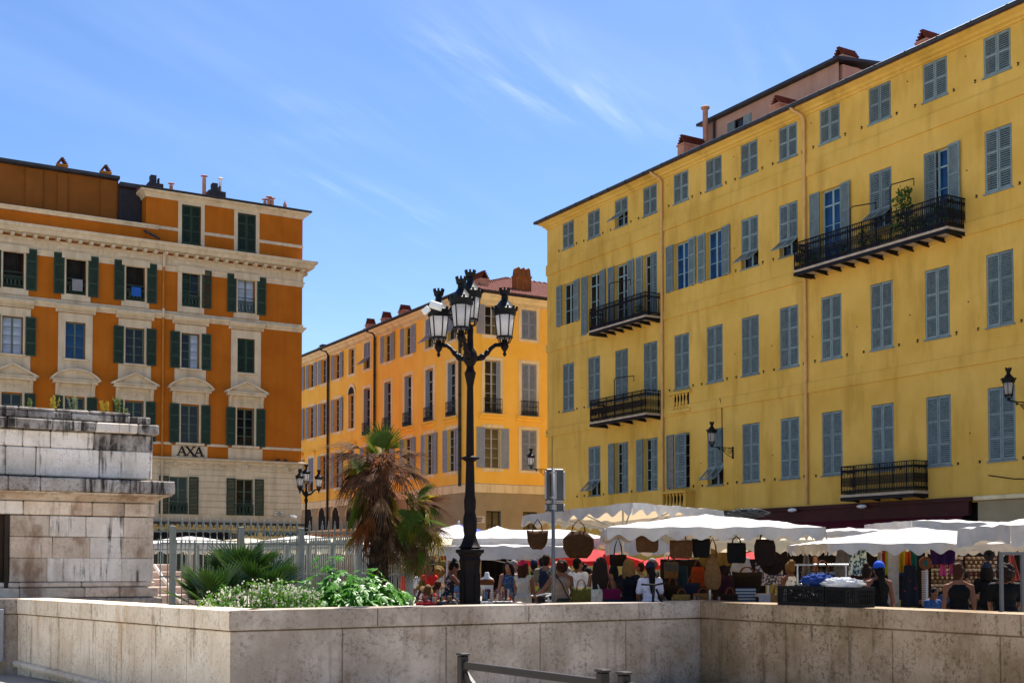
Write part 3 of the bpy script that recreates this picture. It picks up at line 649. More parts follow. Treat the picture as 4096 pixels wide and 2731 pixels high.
for i, c in enumerate(LC):
    # third floor
    b = MB(); b.box(c - .73, c - .5, -.07, 0, 15.42, 17.6).box(c + .5, c + .73, -.07, 0, 15.42, 17.6).box(c - .73, c + .73, -.14, .0, 17.601, 17.95).box(c - .5, c + .5, -.09, .05, 15.42, 15.748)
    fl.add('window_surround', b.mesh('window_surround'), T)
    if i in (0, 1, 2): fl.add('dark_room', MB().box(c - .5, c + .5, .29, .3, 15.75, 17.85).box(c + .2, c + .23, .1, .29, 15.75, 17.85).mesh('dark_room'), 'room_dark')
    else: window(fl, c - .5, c + .5, 15.75, 17.85, rows=3, fm='window_green', pms=('pane_curtain',) if i == 4 else ('pane_dark',))
    if i == 3: shutter(fl, c - .49, 15.77, .49, 2.06, pan3, 0, G); shutter(fl, c + .6, 15.75, .52, 2.1, pan3, -.13, G)
    else: shutters_open(c, 15.7, 17.85)
    green_rail(c, 15.76)
    # second floor
    b = MB(); b.box(c - .86, c - .5, -.06, 0, 11.5, 14.75).box(c + .5, c + .86, -.06, 0, 11.5, 14.75).box(c - .5, c + .5, -.06, 0, 14.302, 14.75).box(c - .5, c + .5, -.05, 0, 11.5, 12.26).box(c - .42, c + .42, -.08, -.051, 11.62, 12.1)
    fl.add('window_surround', b.mesh('window_surround'), T)
    fl.add('window_sill', MB().cbox(c - .62, c + .62, -.16, .1, 12.262, 12.377, .015).mesh('window_sill'), T)
    mould(fl, 'window_hood', c - 1.0, c + 1.0, [(0, 14.78), (.1, 14.78), (.12, 14.9), (.22, 14.95), (.3, 15.02), (.32, 15.16), (.0, 15.2)], T)
    dn = MB()
    for k in range(18): dn.box(c - .9 + k * .1, c - .84 + k * .1, -.16, -.06, 14.79, 14.88)
    fl.add('dentils', dn.mesh('dentils'), T)
    pm = {0: ('pane_curtain',), 1: ('pane_blue',), 2: ('pane_dark',), 3: ('pane_dark', 'pane_curtain'), 4: ('pane_dark',)}.get(i, ('pane_dark',))
    if i == 4: closed(c - .5, 12.38, 14.3, (.8, 1), G, fl, 1.0, .03)
    else:
        window(fl, c - .5, c + .5, 12.38, 14.3, rows=4 if i != 1 else 3, fm='window_green', pms=pm)
        if i != 1: shutters_open(c, 12.33, 14.33)
    # first floor with pediment
    window(fl, c - .5, c + .5, 8.29, 10.37, rows=4, fm='window_green', pms=('pane_dark', 'pane_dark'))
    shutters_open(c, 8.25, 10.4)
    b = MB(); b.box(c - .66, c - .5, -.06, 0, 8.25, 10.42).box(c + .5, c + .66, -.06, 0, 8.25, 10.42).box(c - .98, c + .98, -.06, 0, 10.421, 11.05).box(c - .5, c + .5, -.09, -.061, 10.421, 10.52)
    fl.add('window_surround', b.mesh('window_surround'), T)
    b = MB().box(c - .58, c + .58, -.075, -.061, 10.6, 10.87)
    for k in range(8):
        x = c - .46 + k * .115 + (.06 if k > 3 else -.01)
        b.tube([(x + .05 * math.cos(q), -.085, 10.735 + .09 * math.sin(q)) for q in [math.pi * (.25 + .1875 * j) * (1 if k < 4 else -1) + (0 if k < 4 else math.pi) for j in range(9)]], .018, 5)
    med = MB().lathe([(.085, 0), (.07, .03), (.03, .04)], 10); b.add([(c + x, -.073 - z, 10.735 + y) for x, y, z in med.v], med.f)
    fl.add('relief_panel', b.mesh('relief_panel', fix=True), T)
    for sx in (-1, 1):
        fl.add('console', MB().prism([(0, 0), (-.1, .02), (-.13, .1), (-.1, .2), (-.12, .35), (-.22, .5), (-.26, .6), (0, .6)], -.09, .09).xf(Matrix.Rotation(R(90), 4, 'Z')).mesh('console', fix=True), T, c + sx * .9, -.06, 10.44)
    zt = 11.26; hb = 1.24
    ped = fl.add('pediment', MB().cbox(c - 1.12, c + 1.12, -.34, -.0, 11.052, 11.2, .02).mesh('pediment'), T)
    if i % 2 == 0:
        poly = [(-hb, 11.21), (hb, 11.21), (hb, 11.29), (0, 11.9), (-hb, 11.29)]; inner = [(-.85, 11.3), (.85, 11.3), (0, 11.7)]
    else:
        arc = [(hb * math.sin(t), 11.29 + .56 * (math.cos(t) - math.cos(R(62))) / (1 - math.cos(R(62)))) for t in [R(62 - 124 * k / 14) for k in range(15)]]; arc = [(x / math.sin(R(62)) , z) for x, z in arc]
        poly = [(-hb, 11.21), (hb, 11.21)] + arc; inner = [(x * .72, 11.3 + (z - 11.29) * .7) for x, z in arc]
    ring = MB(); nP = len(poly)
    ring.prism([(c + x, z) for x, z in poly], -.2, 0)
    obj('tympanum', ring.mesh('tympanum', fix=True), T, ped)
    rk = MB()          # raking moulding proud of the tympanum
    top = poly[2:] if i % 2 == 0 else poly[2:]
    for k in range(len(top) - 1):
        (x0, z0), (x1, z1) = top[k], top[k + 1]; rk.bar((c + x0, -.2, z0 - .05), (c + x1, -.2, z1 - .05), .36, .1, up=(0, 0, 1))
    obj('raking_cornice', rk.mesh('raking_cornice'), T, ped)
    obj('horizontal_cornice', MB().box(c - hb, c + hb, -.38, -.2, 11.202, 11.27), T, ped)
    # apron below the first floor window
    fl.add('apron', MB().box(c - .98, c + .98, -.05, 0, 7.5, 8.14).box(c - .66, c + .66, -.075, -.051, 7.6, 8.05).box(c - .78, c + .78, -.14, .05, 8.16, 8.288).mesh('apron'), T)
    if i in (3,):
        # letters on the apron
        def strokes(ch):
            s_ = {'A': [((-.2, 0), (0, .48), .05), ((0, .48), (.2, 0), .1), ((-.12, .15), (.12, .15), .045), ((-.28, .0), (-.12, .0), .04), ((.1, .0), (.3, .0), .04)],
                  'X': [((-.2, .48), (.2, 0), .1), ((-.2, 0), (.2, .48), .05), ((-.28, .0), (-.12, .0), .04), ((.12, .0), (.28, .0), .04), ((-.28, .48), (-.12, .48), .04), ((.12, .48), (.28, .48), .04)]}[ch]
            b_ = MB()
            for k_, ((ax, az), (bx, bz), w_) in enumerate(s_): b_.bar((ax, 0, az), (bx, 0, bz), .05 + .002 * k_, w_, up=(0, 0, 1) if abs(az - bz) < .01 else (1, 0, 0))
            return b_
        sg = fl.add('wall_sign', strokes('A').mesh('letter'), 'black_letter', c - .45, -.11, 7.6)
        obj('letter', strokes('X').mesh('letter'), 'black_letter', sg, (.47, 0, 0)); obj('letter', strokes('A').mesh('letter'), 'black_letter', sg, (.93, 0, 0))
for a, b in [(-24, LC[0] - .98)] + [(LC[k] + .98, LC[k + 1] - .98) for k in range(4)] + [(LC[4] + .98, 0)]:
    band(fl, 'string_course', a, b, 8.15, 8.29, .04, T, ret=4 if b == 0 else 0)
mould(fl, 'belt_course', -24, 0, [(-.03, 14.96), (.05, 14.96), (.08, 15.06), (.14, 15.1), (.2, 15.18), (.2, 15.24), (.06, 15.26), (.06, 15.4), (-.03, 15.42)], T, ret=8)
mould(fl, 'lower_cornice', -24, 0, [(-.03, 6.9), (.03, 6.9), (.05, 7.33), (.2, 7.36), (.3, 7.4), (.3, 7.46), (-.03, 7.52)], T, ret=8)
orn = MB()
for k in range(150):
    x = -20 + k * .135; orn.ell((x, -.05, 7.13 + .05 * math.sin(k * 1.3)), (.075, .035, .06), 6, 4); orn.ell((x + .05, -.05, 7.05 + .06 * math.cos(k * .9)), (.05, .03, .04), 5, 4)
fl.add('frieze_relief', orn.mesh('frieze_relief', True), T, kind='stuff')
for x in (-7.2, -3.25, -.9, -11): fl.add('frieze_mask', MB().ell((0, -.08, 7.12), (.14, .1, .17)).ell((0, -.12, 7.0), (.09, .06, .09)).mesh('frieze_mask', True), T, x)
zz = [4.43, 4.81, 5.16, 5.53, 5.88, 6.22, 6.56, 6.88]
for k in range(7):
    for a, b in ((-24, -14.92), (-13.88, -11.22), (-10.18, -7.53), (-6.5, -3.82), (-2.8, .03)):
        if zz[k + 1] > 6.45 and b < 0:
            pass
        fl.add('rusticated_course', MB().cbox(a, b, -.035, -.0, zz[k] + .015, zz[k + 1] - .012, .012).mesh('rusticated_course'), T)
for c in (-7.015, -3.31, -10.7, -14.4):
    window(fl, c - .495, c + .495, 4.4, 6.43, rows=3, fm='window_green'); shutter(fl, c - 1.07, 4.4, .52, 2.05, (1, 1, 1), -.1, G); shutter(fl, c + .55, 4.4, .52, 2.05, (1, 1, 1), -.1, G)
    green_rail(c, 4.42, .6)
finish_slats([fl], left, G, 0)
dp = downpipe(fl, -7.95, 7.5, 18.9, .06, 'pipe_orange', bend=0.02)
fl.add('downpipe', MB().tube([(-7.95, -.15, 15.0), (-7.95, -.15, 15.5)], .075, 8).tube([(-7.95, -.2, 17.75), (-7.95, -.2, 18.5)], .075, 8).tube([(-7.95, -.12, 3.9), (-7.95, -.12, 7.35)], .06, 8).mesh('downpipe'), T)
# shop front
fl.add('shop_ledge', MB().box(-24, .2, -.45, 0, 3.86, 3.98).mesh('shop_ledge'), 'zinc')
dn = MB()
for k in range(60): dn.box(-18 + k * .3, -17.86 + k * .3, -.32, -.06, 3.72, 3.85)
fl.add('shop_dentils', dn.mesh('shop_dentils'), 'fascia_ochre')
fl.add('shop_fascia', MB().box(-24, 0, -.06, 0, 3.05, 3.71).mesh('shop_fascia'), 'fascia_ochre')
for txt, x0, x1 in (('POMPES FUNEBRES', -8.14, -4.26), ('LAMY TROUVAIN', -3.56, -.28)):
    me = text_mesh(txt, .42, .04, bold=.012); w = max(v.co.x for v in me.vertices) - min(v.co.x for v in me.vertices)
    o = fl.add('fascia_lettering', me, 'teal_letter', (x0 + x1) / 2, -.085, 3.4, (R(90), 0, 0)); o.scale = ((x1 - x0) / w, 1, 1)
fl.add('shop_window', MB().box(-24, -.4, .2, .3, .5, 3.05).mesh('shop_window'), 'pane_dark')
fl.add('shop_base', MB().box(-24, 0, -.02, .3, 0, .5).mesh('shop_base'), T)
for k in range(8): fl.add('shop_pier', MB().box(-.35, .0, -.05, .25, .5, 3.05).mesh('shop_pier'), T, -3.1 * k)
pl = fl.add('street_sign', MB().cbox(-.31, .31, -.02, .02, -.17, .17, .006).mesh('street_sign'), 'sign_plate', -1.33, -.06, 4.52)
obj('border', MB().box(-.295, .295, -.024, -.021, .145, .155).box(-.295, .295, -.024, -.021, -.155, -.145).box(-.295, -.285, -.024, -.021, -.1449, .1449).box(.285, .295, -.024, -.021, -.1449, .1449), 'sign_ink', pl)
for k, (tx, sz) in enumerate((('RUE', .075), ('ALEXANDRE MARI', .062), ('CARRIERA', .07), ('DOU POUONT-NOU', .062))):
    obj('lettering', text_mesh(tx, sz, .004, bold=.002), 'sign_ink', pl, (0, -.025, .1 - .068 * k), (R(90), 0, 0))
cm = fl.add('security_camera', MB().cbox(-.2, .2, -.09, .09, -.07, .07, .02).mesh('security_camera'), 'white_pvc', -.62, -.45, 4.38, (0, R(20), R(-15)))
obj('bracket', MB().tube([(0, .09, 0), (-.1, .25, -.05), (-.1, .42, -.05)], .025, 6), 'iron', cm)
tw = fl.add('towel', MB().box(-.28, .24, -.09, -.065, -.5, .1).box(-.28, .24, -.0649, .06, .08, .1).mesh('towel'), 'towel_grey', -12.4, 0, 16.45)
tw = fl.add('towel', MB().box(-.3, .2, -.09, -.065, -.4, .1).box(-.3, .2, -.0649, .06, .08, .1).mesh('towel'), 'towel_blue', -9.35, 0, 16.4)
# roof clutter
for x, z, h in ((-13.0, 22.6, .3), (-10.75, 22.6, .28)): chimney(left, 'chimney', (x, 1.4, z), .5, .5, h, .36, 'pipe_orange', 'tile_cap')
def cowl(x, y, z, h, r=.1, m='terracotta_plaster'):
    fl.add('chimney_pot', MB().tube([(0, 0, 0), (0, 0, h - .14)], r, 10).tube([(0, 0, h - .139), (0, 0, h - .06), (0, 0, h - .04), (0, 0, h)], [r * .5, r * .5, r * 1.9, r * 1.2], 10).mesh('chimney_pot'), m, x, y, z)
cowl(-7.4, .6, 22.0, .62); cowl(-5.6, .5, 22.0, 1.3, .11); cowl(-4.65, .6, 22.4, .95, .09, 'white_pvc'); cowl(-1.75, .8, 21.9, .9); cowl(-1.95, .9, 21.9, .75); cowl(-1.55, .8, 21.9, .85)
for x, w, z0, z1 in ((-4.9, .95, 21.95, 22.5), (-8.3, .8, 21.95, 22.4)):
    b = MB().box(x - w / 2, x + w / 2, .3, .9, z0, z1); b.box(x - .25, x + .05, .4, .8, z1, z1 + .45).box(x + .2 - .03, x + .24, .5, .8, z1, z1 + .35)
    fl.add('roof_fan', b.mesh('roof_fan'), 'dark_cladding')
fl.add('roof_finial', MB().lathe([(.3, 0), (.25, .12), (.08, .18), (.12, .35), (.1, .5), (.02, .62), (.015, .8)], 10).mesh('roof_finial', True), 'terracotta_plaster', -.85, .6, 21.95)
def pigeon(x, z, y, rot, lab):
    o = obj('pigeon', MB().ell((0, 0, .13), (.17, .08, .085)).ell((.14, 0, .24), (.05, .045, .055)).tube([(-.12, 0, .12), (-.3, 0, .07)], [.05, .02], 6).tube([(.02, .03, 0), (.02, .03, .1)], .01, 4).tube([(.02, -.03, 0), (.02, -.03, .1)], .01, 4).tube([(.18, 0, .24), (.22, 0, .23)], [.015, .004], 5), 'pigeon_grey', None, LP + D2 * x - D1 * y + Vector((0, 0, z)), (0, 0, rot + ANG2), label=lab, cat='pigeon', group='pigeons on the orange building')
    smooth(o); o.scale = (.6, .6, .6)
pigeon(-6.15, 7.5, .15, R(170), 'dark pigeon standing on the ledge below the black letters')
pigeon(-1.45, 7.5, .15, R(0), 'dark pigeon on the cornice, the left of the two near the corner')
pigeon(-1.0, 7.5, .15, R(200), 'dark pigeon on the cornice, nearest the building corner')
# ================================================================ apricot building in the middle (two facades)
MP = Vector((-2.45, 71.5, 0))
mid = thing('apricot_building', 'apricot corner building with tiled roof and grey shutters in the middle', 'building', MP, ANG2)
fr = Facade(mid); fm_ = Facade(mid, Matrix.Rotation(R(-90), 4, 'Z')); GR = 'shutter_grey'; A = 'apricot_stucco'
RX = [.98, 3.5, 6.2]; W = 1.06
LX = [-25.95, -23.4, -20.8, -18.15, -15.45, -12.05, -8.92, -5.86, -2.85, -28.5, -31.0]
hr = []
for x in RX: hr += [(x, x + W, 15.25, 17.0), (x, x + W, 10.62, 13.75), (x, x + W, 7.35, 9.74), (x + .1, x + W + .05, 3.2, 4.83)]
hm = []; arched = LX[3]
for i, x in enumerate(LX):
    hm += [(x, x + 1.1, 15.2, 17.02), (x, x + 1.1, 7.25, 9.8)]
    if i in (4, 5, 6, 7, 8): hm.append((x, x + 1.1, 10.6, 13.85))
    else: hm.append((x, x + 1.1, 11.33, 13.74))
for fc, h_, x0, x1 in ((fr, hr, 0, 20), (fm_, hm, -45, 0)):
    fc.add('wall', wall_mesh(x0, x1, 6.44, 17.4, [q for q in h_ if q[2] > 6], .28).mesh('wall'), A)
    fc.add('base_wall', wall_mesh(x0, x1, 0, 5.9, [q for q in h_ if q[2] < 6], .28).mesh('base_wall'), 'beige_stucco')
    b = mould(fc, 'belt_course', x0, x1, [(-.03, 5.9), (.05, 5.9), (.05, 6.38), (-.03, 6.44)], 'pale_band', ret=.05 if fc is fm_ else 0)
    mould(fc, 'cornice', x0, x1, [(-.03, 17.15), (.06, 17.15), (.08, 17.26), (.2, 17.32), (.22, 17.42), (.38, 17.5), (.42, 17.62), (-.03, 17.66)], 'pale_band', ret=.3 if fc is fm_ else 0, retl=.3 if fc is fr else 0)
    dn = MB(); x = x0 + .1
    while x < x1: dn.box(x, x + .07, -.13, -.06, 17.16, 17.25); x += .16
    fc.add('dentils', dn.mesh('dentils'), 'pale_band')
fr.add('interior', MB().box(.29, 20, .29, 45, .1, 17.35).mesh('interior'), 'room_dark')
fr.add('corner_pier', MB().box(.002, .28, .002, .28, 0, 17.4).mesh('corner_pier'), A)
fr.add('gutter', MB().box(-.58, 20, -.58, -.46, 17.66, 17.76).mesh('gutter'), 'pipe_dark')
fm_.add('gutter', MB().box(-45, .58, -.58, -.46, 17.66, 17.76).mesh('gutter'), 'pipe_dark')
r_ = .5; tp = 6.0; zt = 20.3
fr.add('roof', MB().add([(-r_, -r_, 17.72), (20, -r_, 17.72), (20, 45, 17.72), (-r_, 45, 17.72), (tp, tp, zt), (20, tp, zt), (20, 45, zt), (tp, 45, zt)], [(0, 1, 5, 4), (3, 0, 4, 7), (4, 5, 6, 7), (0, 3, 2, 1), (1, 2, 6, 5), (2, 3, 7, 6)]).mesh('roof'), 'tile_red')
tl = MB(); sl_ = (zt - 17.72) / (tp + r_); n = 0
for rw in range(20):
    y0 = -r_ - .06 + rw * .33; y1 = y0 + .38; z0 = 17.72 + (y0 + r_) * sl_ + .075; z1 = 17.72 + (y1 + r_) * sl_ + .03
    x = -r_ + rw * .33
    while x < 9.5:
        w = .115; k = len(tl.v)
        for (yy, z_) in ((y0, z0), (y1, z1)):
            for a in range(5): t = math.pi * a / 4; tl.v.append((x + w * math.cos(t), yy, z_ + w * .75 * math.sin(t) - .03))
        for a in range(4): tl.f.append((k + a, k + a + 1, k + 6 + a, k + 5 + a))
        tl.f.append((k, k + 1, k + 2, k + 3, k + 4)); x += .235
fr.add('roof_tiles', tl.mesh('roof_tiles'), 'tile_red', kind='stuff')
hp = MB()
for k in range(22): t = k * .3; hp.tube([(-r_ + t, -r_ + t, 17.78 + t * sl_), (-r_ + t + .33, -r_ + t + .33, 17.75 + (t + .33) * sl_)], [.15, .11], 8)
for k in range(30): hp.tube([(tp + .4 * k, tp, zt + .05), (tp + .4 * k + .43, tp, zt + .02)], [.15, .11], 8)
fr.add('ridge_tiles', hp.mesh('ridge_tiles', True), 'tile_red')
def surround(fc, x, w, z0, z1, f=.2, arch=False):
    b = MB().box(x - f, x, -.03, 0, z0 - f, z1 + f).box(x + w, x + w + f, -.03, 0, z0 - f, z1 + f).box(x, x + w, -.03, 0, z1, z1 + f).box(x, x + w, -.03, 0, z0 - f, z0)
    fc.add('window_surround', b.mesh('window_surround'), 'pale_band')
def ledge(fc, x, w, z):
    mould(fc, 'window_ledge', x - .35, x + w + .35, [(0, z - .3), (.08, z - .3), (.1, z - .15), (.22, z - .08), (.22, z), (0, z)], A)
def window_guard(fc, x, w, z, h=.85, d=.12):
    b = MB(); 
    for q in (.03, h * .62, h): b.bar((-.06, 0, q), (w + .06, 0, q), .03)
    for k in range(12): b.bar((-.06 + (w + .12) * k / 11, 0, 0), (-.06 + (w + .12) * k / 11, 0, h), .018)
    for k in range(11): b.bar((-.06 + (w + .12) * k / 11, 0, h * .02), (-.06 + (w + .12) * (k + 1) / 11, 0, h * .36), .016); b.bar((-.06 + (w + .12) * k / 11, 0, h * .36), (-.06 + (w + .12) * (k + 1) / 11, 0, h * .02), .016)
    for q in (-.06, w + .06): b.bar((q, 0, h), (q, d, h), .025); b.bar((q, 0, .03), (q, d, .03), .025)
    fc.add('window_guard', b.mesh('window_guard'), 'iron', x, -d, z)
P3 = (1, 1, 1.1)
for i, x in enumerate(RX):
    for a, b in ((15.25, 17.0), (10.62, 13.75), (7.35, 9.74)): surround(fr, x, W, a, b)
    if i == 0:
        shutter(fr, x - .56, 15.25, .52, 1.75, (1, 1), -.07, GR); window(fr, x, x + W, 15.25, 17.0, rows=3, fm='window_white', pms=('pane_dark', 'pane_warm')); shutter(fr, x + W + .04, 15.25, .52, 1.75, (1, 1), -.07, GR)
        window(fr, x, x + W, 10.62, 13.75, rows=4, fm='window_white', pms=('pane_dark', 'pane_warm'), transom=.75); shutter(fr, x + W - .28, 10.64, .26, 3.05, P3, -.02, GR)
        opened(x, 7.35, 9.74, m=GR, fc=fr, w=W, rows=4, fm='window_white', pms=('pane_warm',), panels=P3)
    else:
        closed(x, 15.25, 17.0, (1, 1), GR, fr, W); closed(x, 10.62, 13.75, (1, 1), GR, fr, W); closed(x, 7.35, 9.74, P3, GR, fr, W)
    window_guard(fr, x, W, 10.62); ledge(fr, x, W, 10.55)
    window(fr, x + .1, x + W + .05, 3.2, 4.83, rows=2, fm='pipe_dark', pms=('pane_warm',))
for i, x in enumerate(LX):
    w = 1.1
    surround(fm_, x, w, 15.2, 17.02); surround(fm_, x, w, 7.25, 9.8)
    if i == 3: window(fm_, x, x + w, 15.2, 17.02, rows=3, fm='window_white')
    elif i in (4, 7, 8): closed(x, 15.2, 17.02, (.8, 1), GR, fm_, w, flap=R(48))
    else: opened(x, 15.2, 17.02, m=GR, fc=fm_, w=w, rows=3, fm='window_white', panels=(1, 1))
    if i in (4, 5, 6, 7, 8):
        surround(fm_, x, w, 10.6, 13.85); window(fm_, x, x + w, 10.6, 13.85, y=.24, rows=4, fm='window_white', transom=.7)
        shutter(fm_, x + .02, 10.62, .26, 3.2, P3, .0, 'shutter_grey', ang=R(70)); window_guard(fm_, x, w, 10.6); ledge(fm_, x, w, 10.52)
    else:
        surround(fm_, x, w, 11.33, 13.74)
        if i == 3: window(fm_, x, x + w, 11.33, 13.74, rows=4, fm='window_white'); fm_.add('arch_head', MB().prism([(x - .2, 13.75)] + [(x + w / 2 - .75 * math.cos(t), 13.75 + .75 * math.sin(t)) for t in [math.pi * k / 10 for k in range(11)]] + [(x + w + .2, 13.75)], -.05, -.031).mesh('arch_head', fix=True), 'pale_band'); fm_.add('fanlight', MB().prism([(x + w / 2 - .52 * math.cos(t), 13.75 + .52 * math.sin(t)) for t in [math.pi * k / 10 for k in range(11)]], -.06, -.051).mesh('fanlight', fix=True), 'room_dark')
        else: opened(x, 11.33, 13.74, m=GR, fc=fm_, w=w, rows=5, fm='window_white', panels=P3)
        ledge(fm_, x, w, 10.3)
    if i == 0: closed(x, 7.25, 9.8, P3, GR, fm_, w, flap=R(45))
    elif i == 3: window(fm_, x, x + w, 7.25, 9.8, rows=4, fm='window_white')
    else: opened(x, 7.25, 9.8, m=GR, fc=fm_, w=w, rows=5, fm='window_white', panels=P3)
finish_slats([fr, fm_], mid, GR, 0)
for x in (-21.8, -13.4): downpipe(fm_, x, 2.8, 17.75, .085, 'pipe_dark', bend=.9, out=.12)
downpipe(fm_, -1.1, 6.3, 17.75, .085, 'pipe_dark', bend=.1, out=.12)
for px in (1236, 1288, 1343, 1400):
    s_, z_ = plane_px(MP, -D1, px, 2075); o = fm_.add('arched_opening', MB().prism([(-.65, -1.6), (.65, -1.6)] + [(.65 * math.cos(t), .65 * math.sin(t)) for t in [math.pi * k / 10 for k in range(11)]], -.012, .1).mesh('arched_opening', fix=True), 'room_dark', s_, 0, z_ + .2)
    obj('arch_trim', MB().tube([(.72 * math.cos(t), -.02, .72 * math.sin(t)) for t in [math.pi * k / 10 for k in range(11)]], .06, 5), 'pale_band', o)
bl = fm_.add('terrace_balustrade', MB().box(-34, -8, -2.0, -1.8, 3.95, 4.08).box(-34, -8, -2.0, -1.8, 2.9, 3.1).mesh('terrace_balustrade'), 'pale_band')
for k in range(86): obj('baluster', baluster_mesh(.85, .09), 'pale_band', bl, (-34 + .15 + .3 * k, -1.9, 3.1))
fm_.add('awning', MB().box(-34, -8, -1.7, -.05, 2.5, 3.95).mesh('awning'), 'awning_red')
for x, z, h, c_, w, d in ((-16.6, 17.9, .75, .42, .55, .6), (-13.9, 17.9, .72, .45, .6, .6), (-10.95, 17.9, .7, .4, .7, .7)):
    p = fm_.m @ Vector((x, 1.0, z)); chimney(mid, 'chimney', p, w, d, h, c_, rotz=R(-90))
chimney(mid, 'chimney', (1.55, 1.6, 17.9), .6, 1.2, .95, .5)
ch = chimney(mid, 'chimney', (4.3, 1.3, 17.9), 1.05, .6, 1.45, .02, 'rust_brick', 'rust_brick')
for k in range(3): obj('tile_cap', cached('bigcap', lambda: MB().prism([(-.17, 0), (.17, 0), (.1, .42), (.0, .5), (-.1, .42)], -.25, .25).mesh('tile_cap', fix=True)), 'rust_brick', ch, (-.35 + .35 * k, 0, 1.46))
fm_.add('roof_vent', MB().box(-24.6, -24.0, .3, .8, 17.8, 18.35).box(-26.5, -25.3, .3, .8, 17.8, 18.1).mesh('roof_vent'), 'dark_cladding')
pl = fr.add('street_sign', MB().cbox(-.4, .4, -.02, .02, -.2, .2, .006).mesh('street_sign'), 'sign_plate', .55, -.04, 4.3)
for k, q in enumerate((.1, 0, -.1)): obj('lettering_line', MB().box(-.28 + .05 * k, .28 - .05 * k, -.024, -.021, q - .03, q + .03), 'sign_ink', pl)
# ================================================================ foreground: parapet wall
stone('wall_cream_lit', (.92, .79, .60), (.76, .61, .43), (.16, .115, .07), (.55, .28, .09), .55, .5, .6, .7, st_map=(2.6, 2.6, .35), st_lo=.55)  # stained cream stone; bounce light on the left face is put into its tone
stone('wall_grey', (.49, .41, .335), (.31, .25, .195), (.085, .065, .05), (.20, .12, .055), .35, .65, .75, .85, st_map=(1.5, 1.5, 1.6), st_lo=.55)
stone('wall_brown_shaded', (.37, .275, .185), (.22, .15, .085), (.035, .026, .019), (.14, .09, .042), .5, .65, .85, .9, st_map=(2., 2., .8), run_lo=.53)  # dirty brown stone, darkened in colour for the shade on the right face
pw = thing('parapet_wall', 'low zigzag stone parapet wall across the foreground', 'wall', W2)
PF = [W1 - D2 * 12, W1, W2, W3, W3 - D1 * 30]
def offset(pts, t):
    out = []
    for i, p in enumerate(pts):
        ns = []
        if i > 0: d = (pts[i] - pts[i - 1]).normalized(); ns.append(Vector((-d.y, d.x, 0)))
        if i < len(pts) - 1: d = (pts[i + 1] - pts[i]).normalized(); ns.append(Vector((-d.y, d.x, 0)))
        if len(ns) == 1: out.append(p + ns[0] * t)
        else: b = (ns[0] + ns[1]).normalized(); out.append(p + b * (t / b.dot(ns[0])))
    return out
def wall_row(name, z0, z1, front, back, joints, mats, jit=.0, gap=.005):
    A_, B_ = offset(PF, front), offset(PF, back)
    for i in range(len(PF) - 1):
        d = (PF[i + 1] - PF[i]); Ls = d.length; u = d / Ls; n = Vector((-u.y, u.x, 0))
        js = sorted([0.] + [q for q in joints[i] if .15 < q < Ls - .15] + [Ls])
        for k in range(len(js) - 1):
            a, b = js[k], js[k + 1]; e = rnd.uniform(-jit, jit)
            f0 = A_[i] if k == 0 else PF[i] + u * (a + gap) + n * (front + e); b0 = B_[i] if k == 0 else PF[i] + u * (a + gap) + n * back
            f1 = A_[i + 1] if k == len(js) - 2 else PF[i] + u * (b - gap) + n * (front + e); b1 = B_[i + 1] if k == len(js) - 2 else PF[i] + u * (b - gap) + n * back
            bm = bmesh.new(); vs = []
            for z in (z0, z1): vs += [bm.verts.new((p.x - W2.x, p.y - W2.y, z)) for p in (f0, f1, b1, b0)]
            for f in ((3, 2, 1, 0), (4, 5, 6, 7), (0, 1, 5, 4), (1, 2, 6, 5), (2, 3, 7, 6), (3, 0, 4, 7)): bm.faces.new([vs[q] for q in f])
            es = [e_ for e_ in bm.edges if (e_.verts[0] in (vs[0], vs[1], vs[4], vs[5]) and e_.verts[1] in (vs[0], vs[1], vs[4], vs[5]))]
            bmesh.ops.bevel(bm, geom=es, offset=.009, segments=2, affect='EDGES'); bmesh.ops.recalc_face_normals(bm, faces=bm.faces[:])
            me = bpy.data.meshes.new(name); bm.to_mesh(me); bm.free(); obj(name, me, mats[i], pw)
def jx(i, pxs, py=2500):
    u = (PF[i + 1] - PF[i]).normalized(); return [plane_px(PF[i], u, p, py)[0] for p in pxs]
WM = ['wall_grey', 'wall_cream_lit', 'wall_grey', 'wall_brown_shaded']
wall_row('wall_panel', LOWZ - .3, .70, 0, .55, [[2, 4, 6, 8, 10, 11.5], jx(1, (125, 205, 289, 383, 488, 608, 748)), jx(2, (1370, 1785, 2161, 2504)), jx(3, (3142, 3569, 4000)) + [7.5, 9.5, 12, 15, 18, 21, 24]], WM, .003)
wall_row('bed_joint', .701, .719, .02, .55, [[], [], [], []], ['wall_brown_shaded'] * 4)
wall_row('cap_stone', .72, 1.0, -.035, .68, [[3, 6, 9], jx(1, (250, 649, 884)), jx(2, (1507, 2111, 2552)), jx(3, (3098, 3538, 4089)) + [8.5, 11, 14, 18, 22, 26]], WM, .004)
bl_ = (W2 - W1); u_ = bl_.normalized(); n_ = Vector((-u_.y, u_.x, 0))
obj('ledge_moulding', MB().tube([W1 - W2 - n_ * .03 + Vector((0, 0, -.24)), -u_ * 2.5 - n_ * .03 + Vector((0, 0, -.42))], .07, 8), 'wall_cream_lit', pw)
mat('steel_box', (.30, .30, .31), .5, .1)
p_ = W1 - D2 * .62 + D1 * -.06
eb = obj('electric_cabinet', MB().cbox(-.35, .35, -.06, .06, 0, 1.0, .01), 'steel_box', None, (p_.x, p_.y, -.19), (0, 0, ANG2), label='grey metal cabinet door set on the stone wall at far left', cat='cabinet')
obj('lock', MB().cbox(.18, .22, -.075, -.061, .42, .5, .004), 'iron', eb)
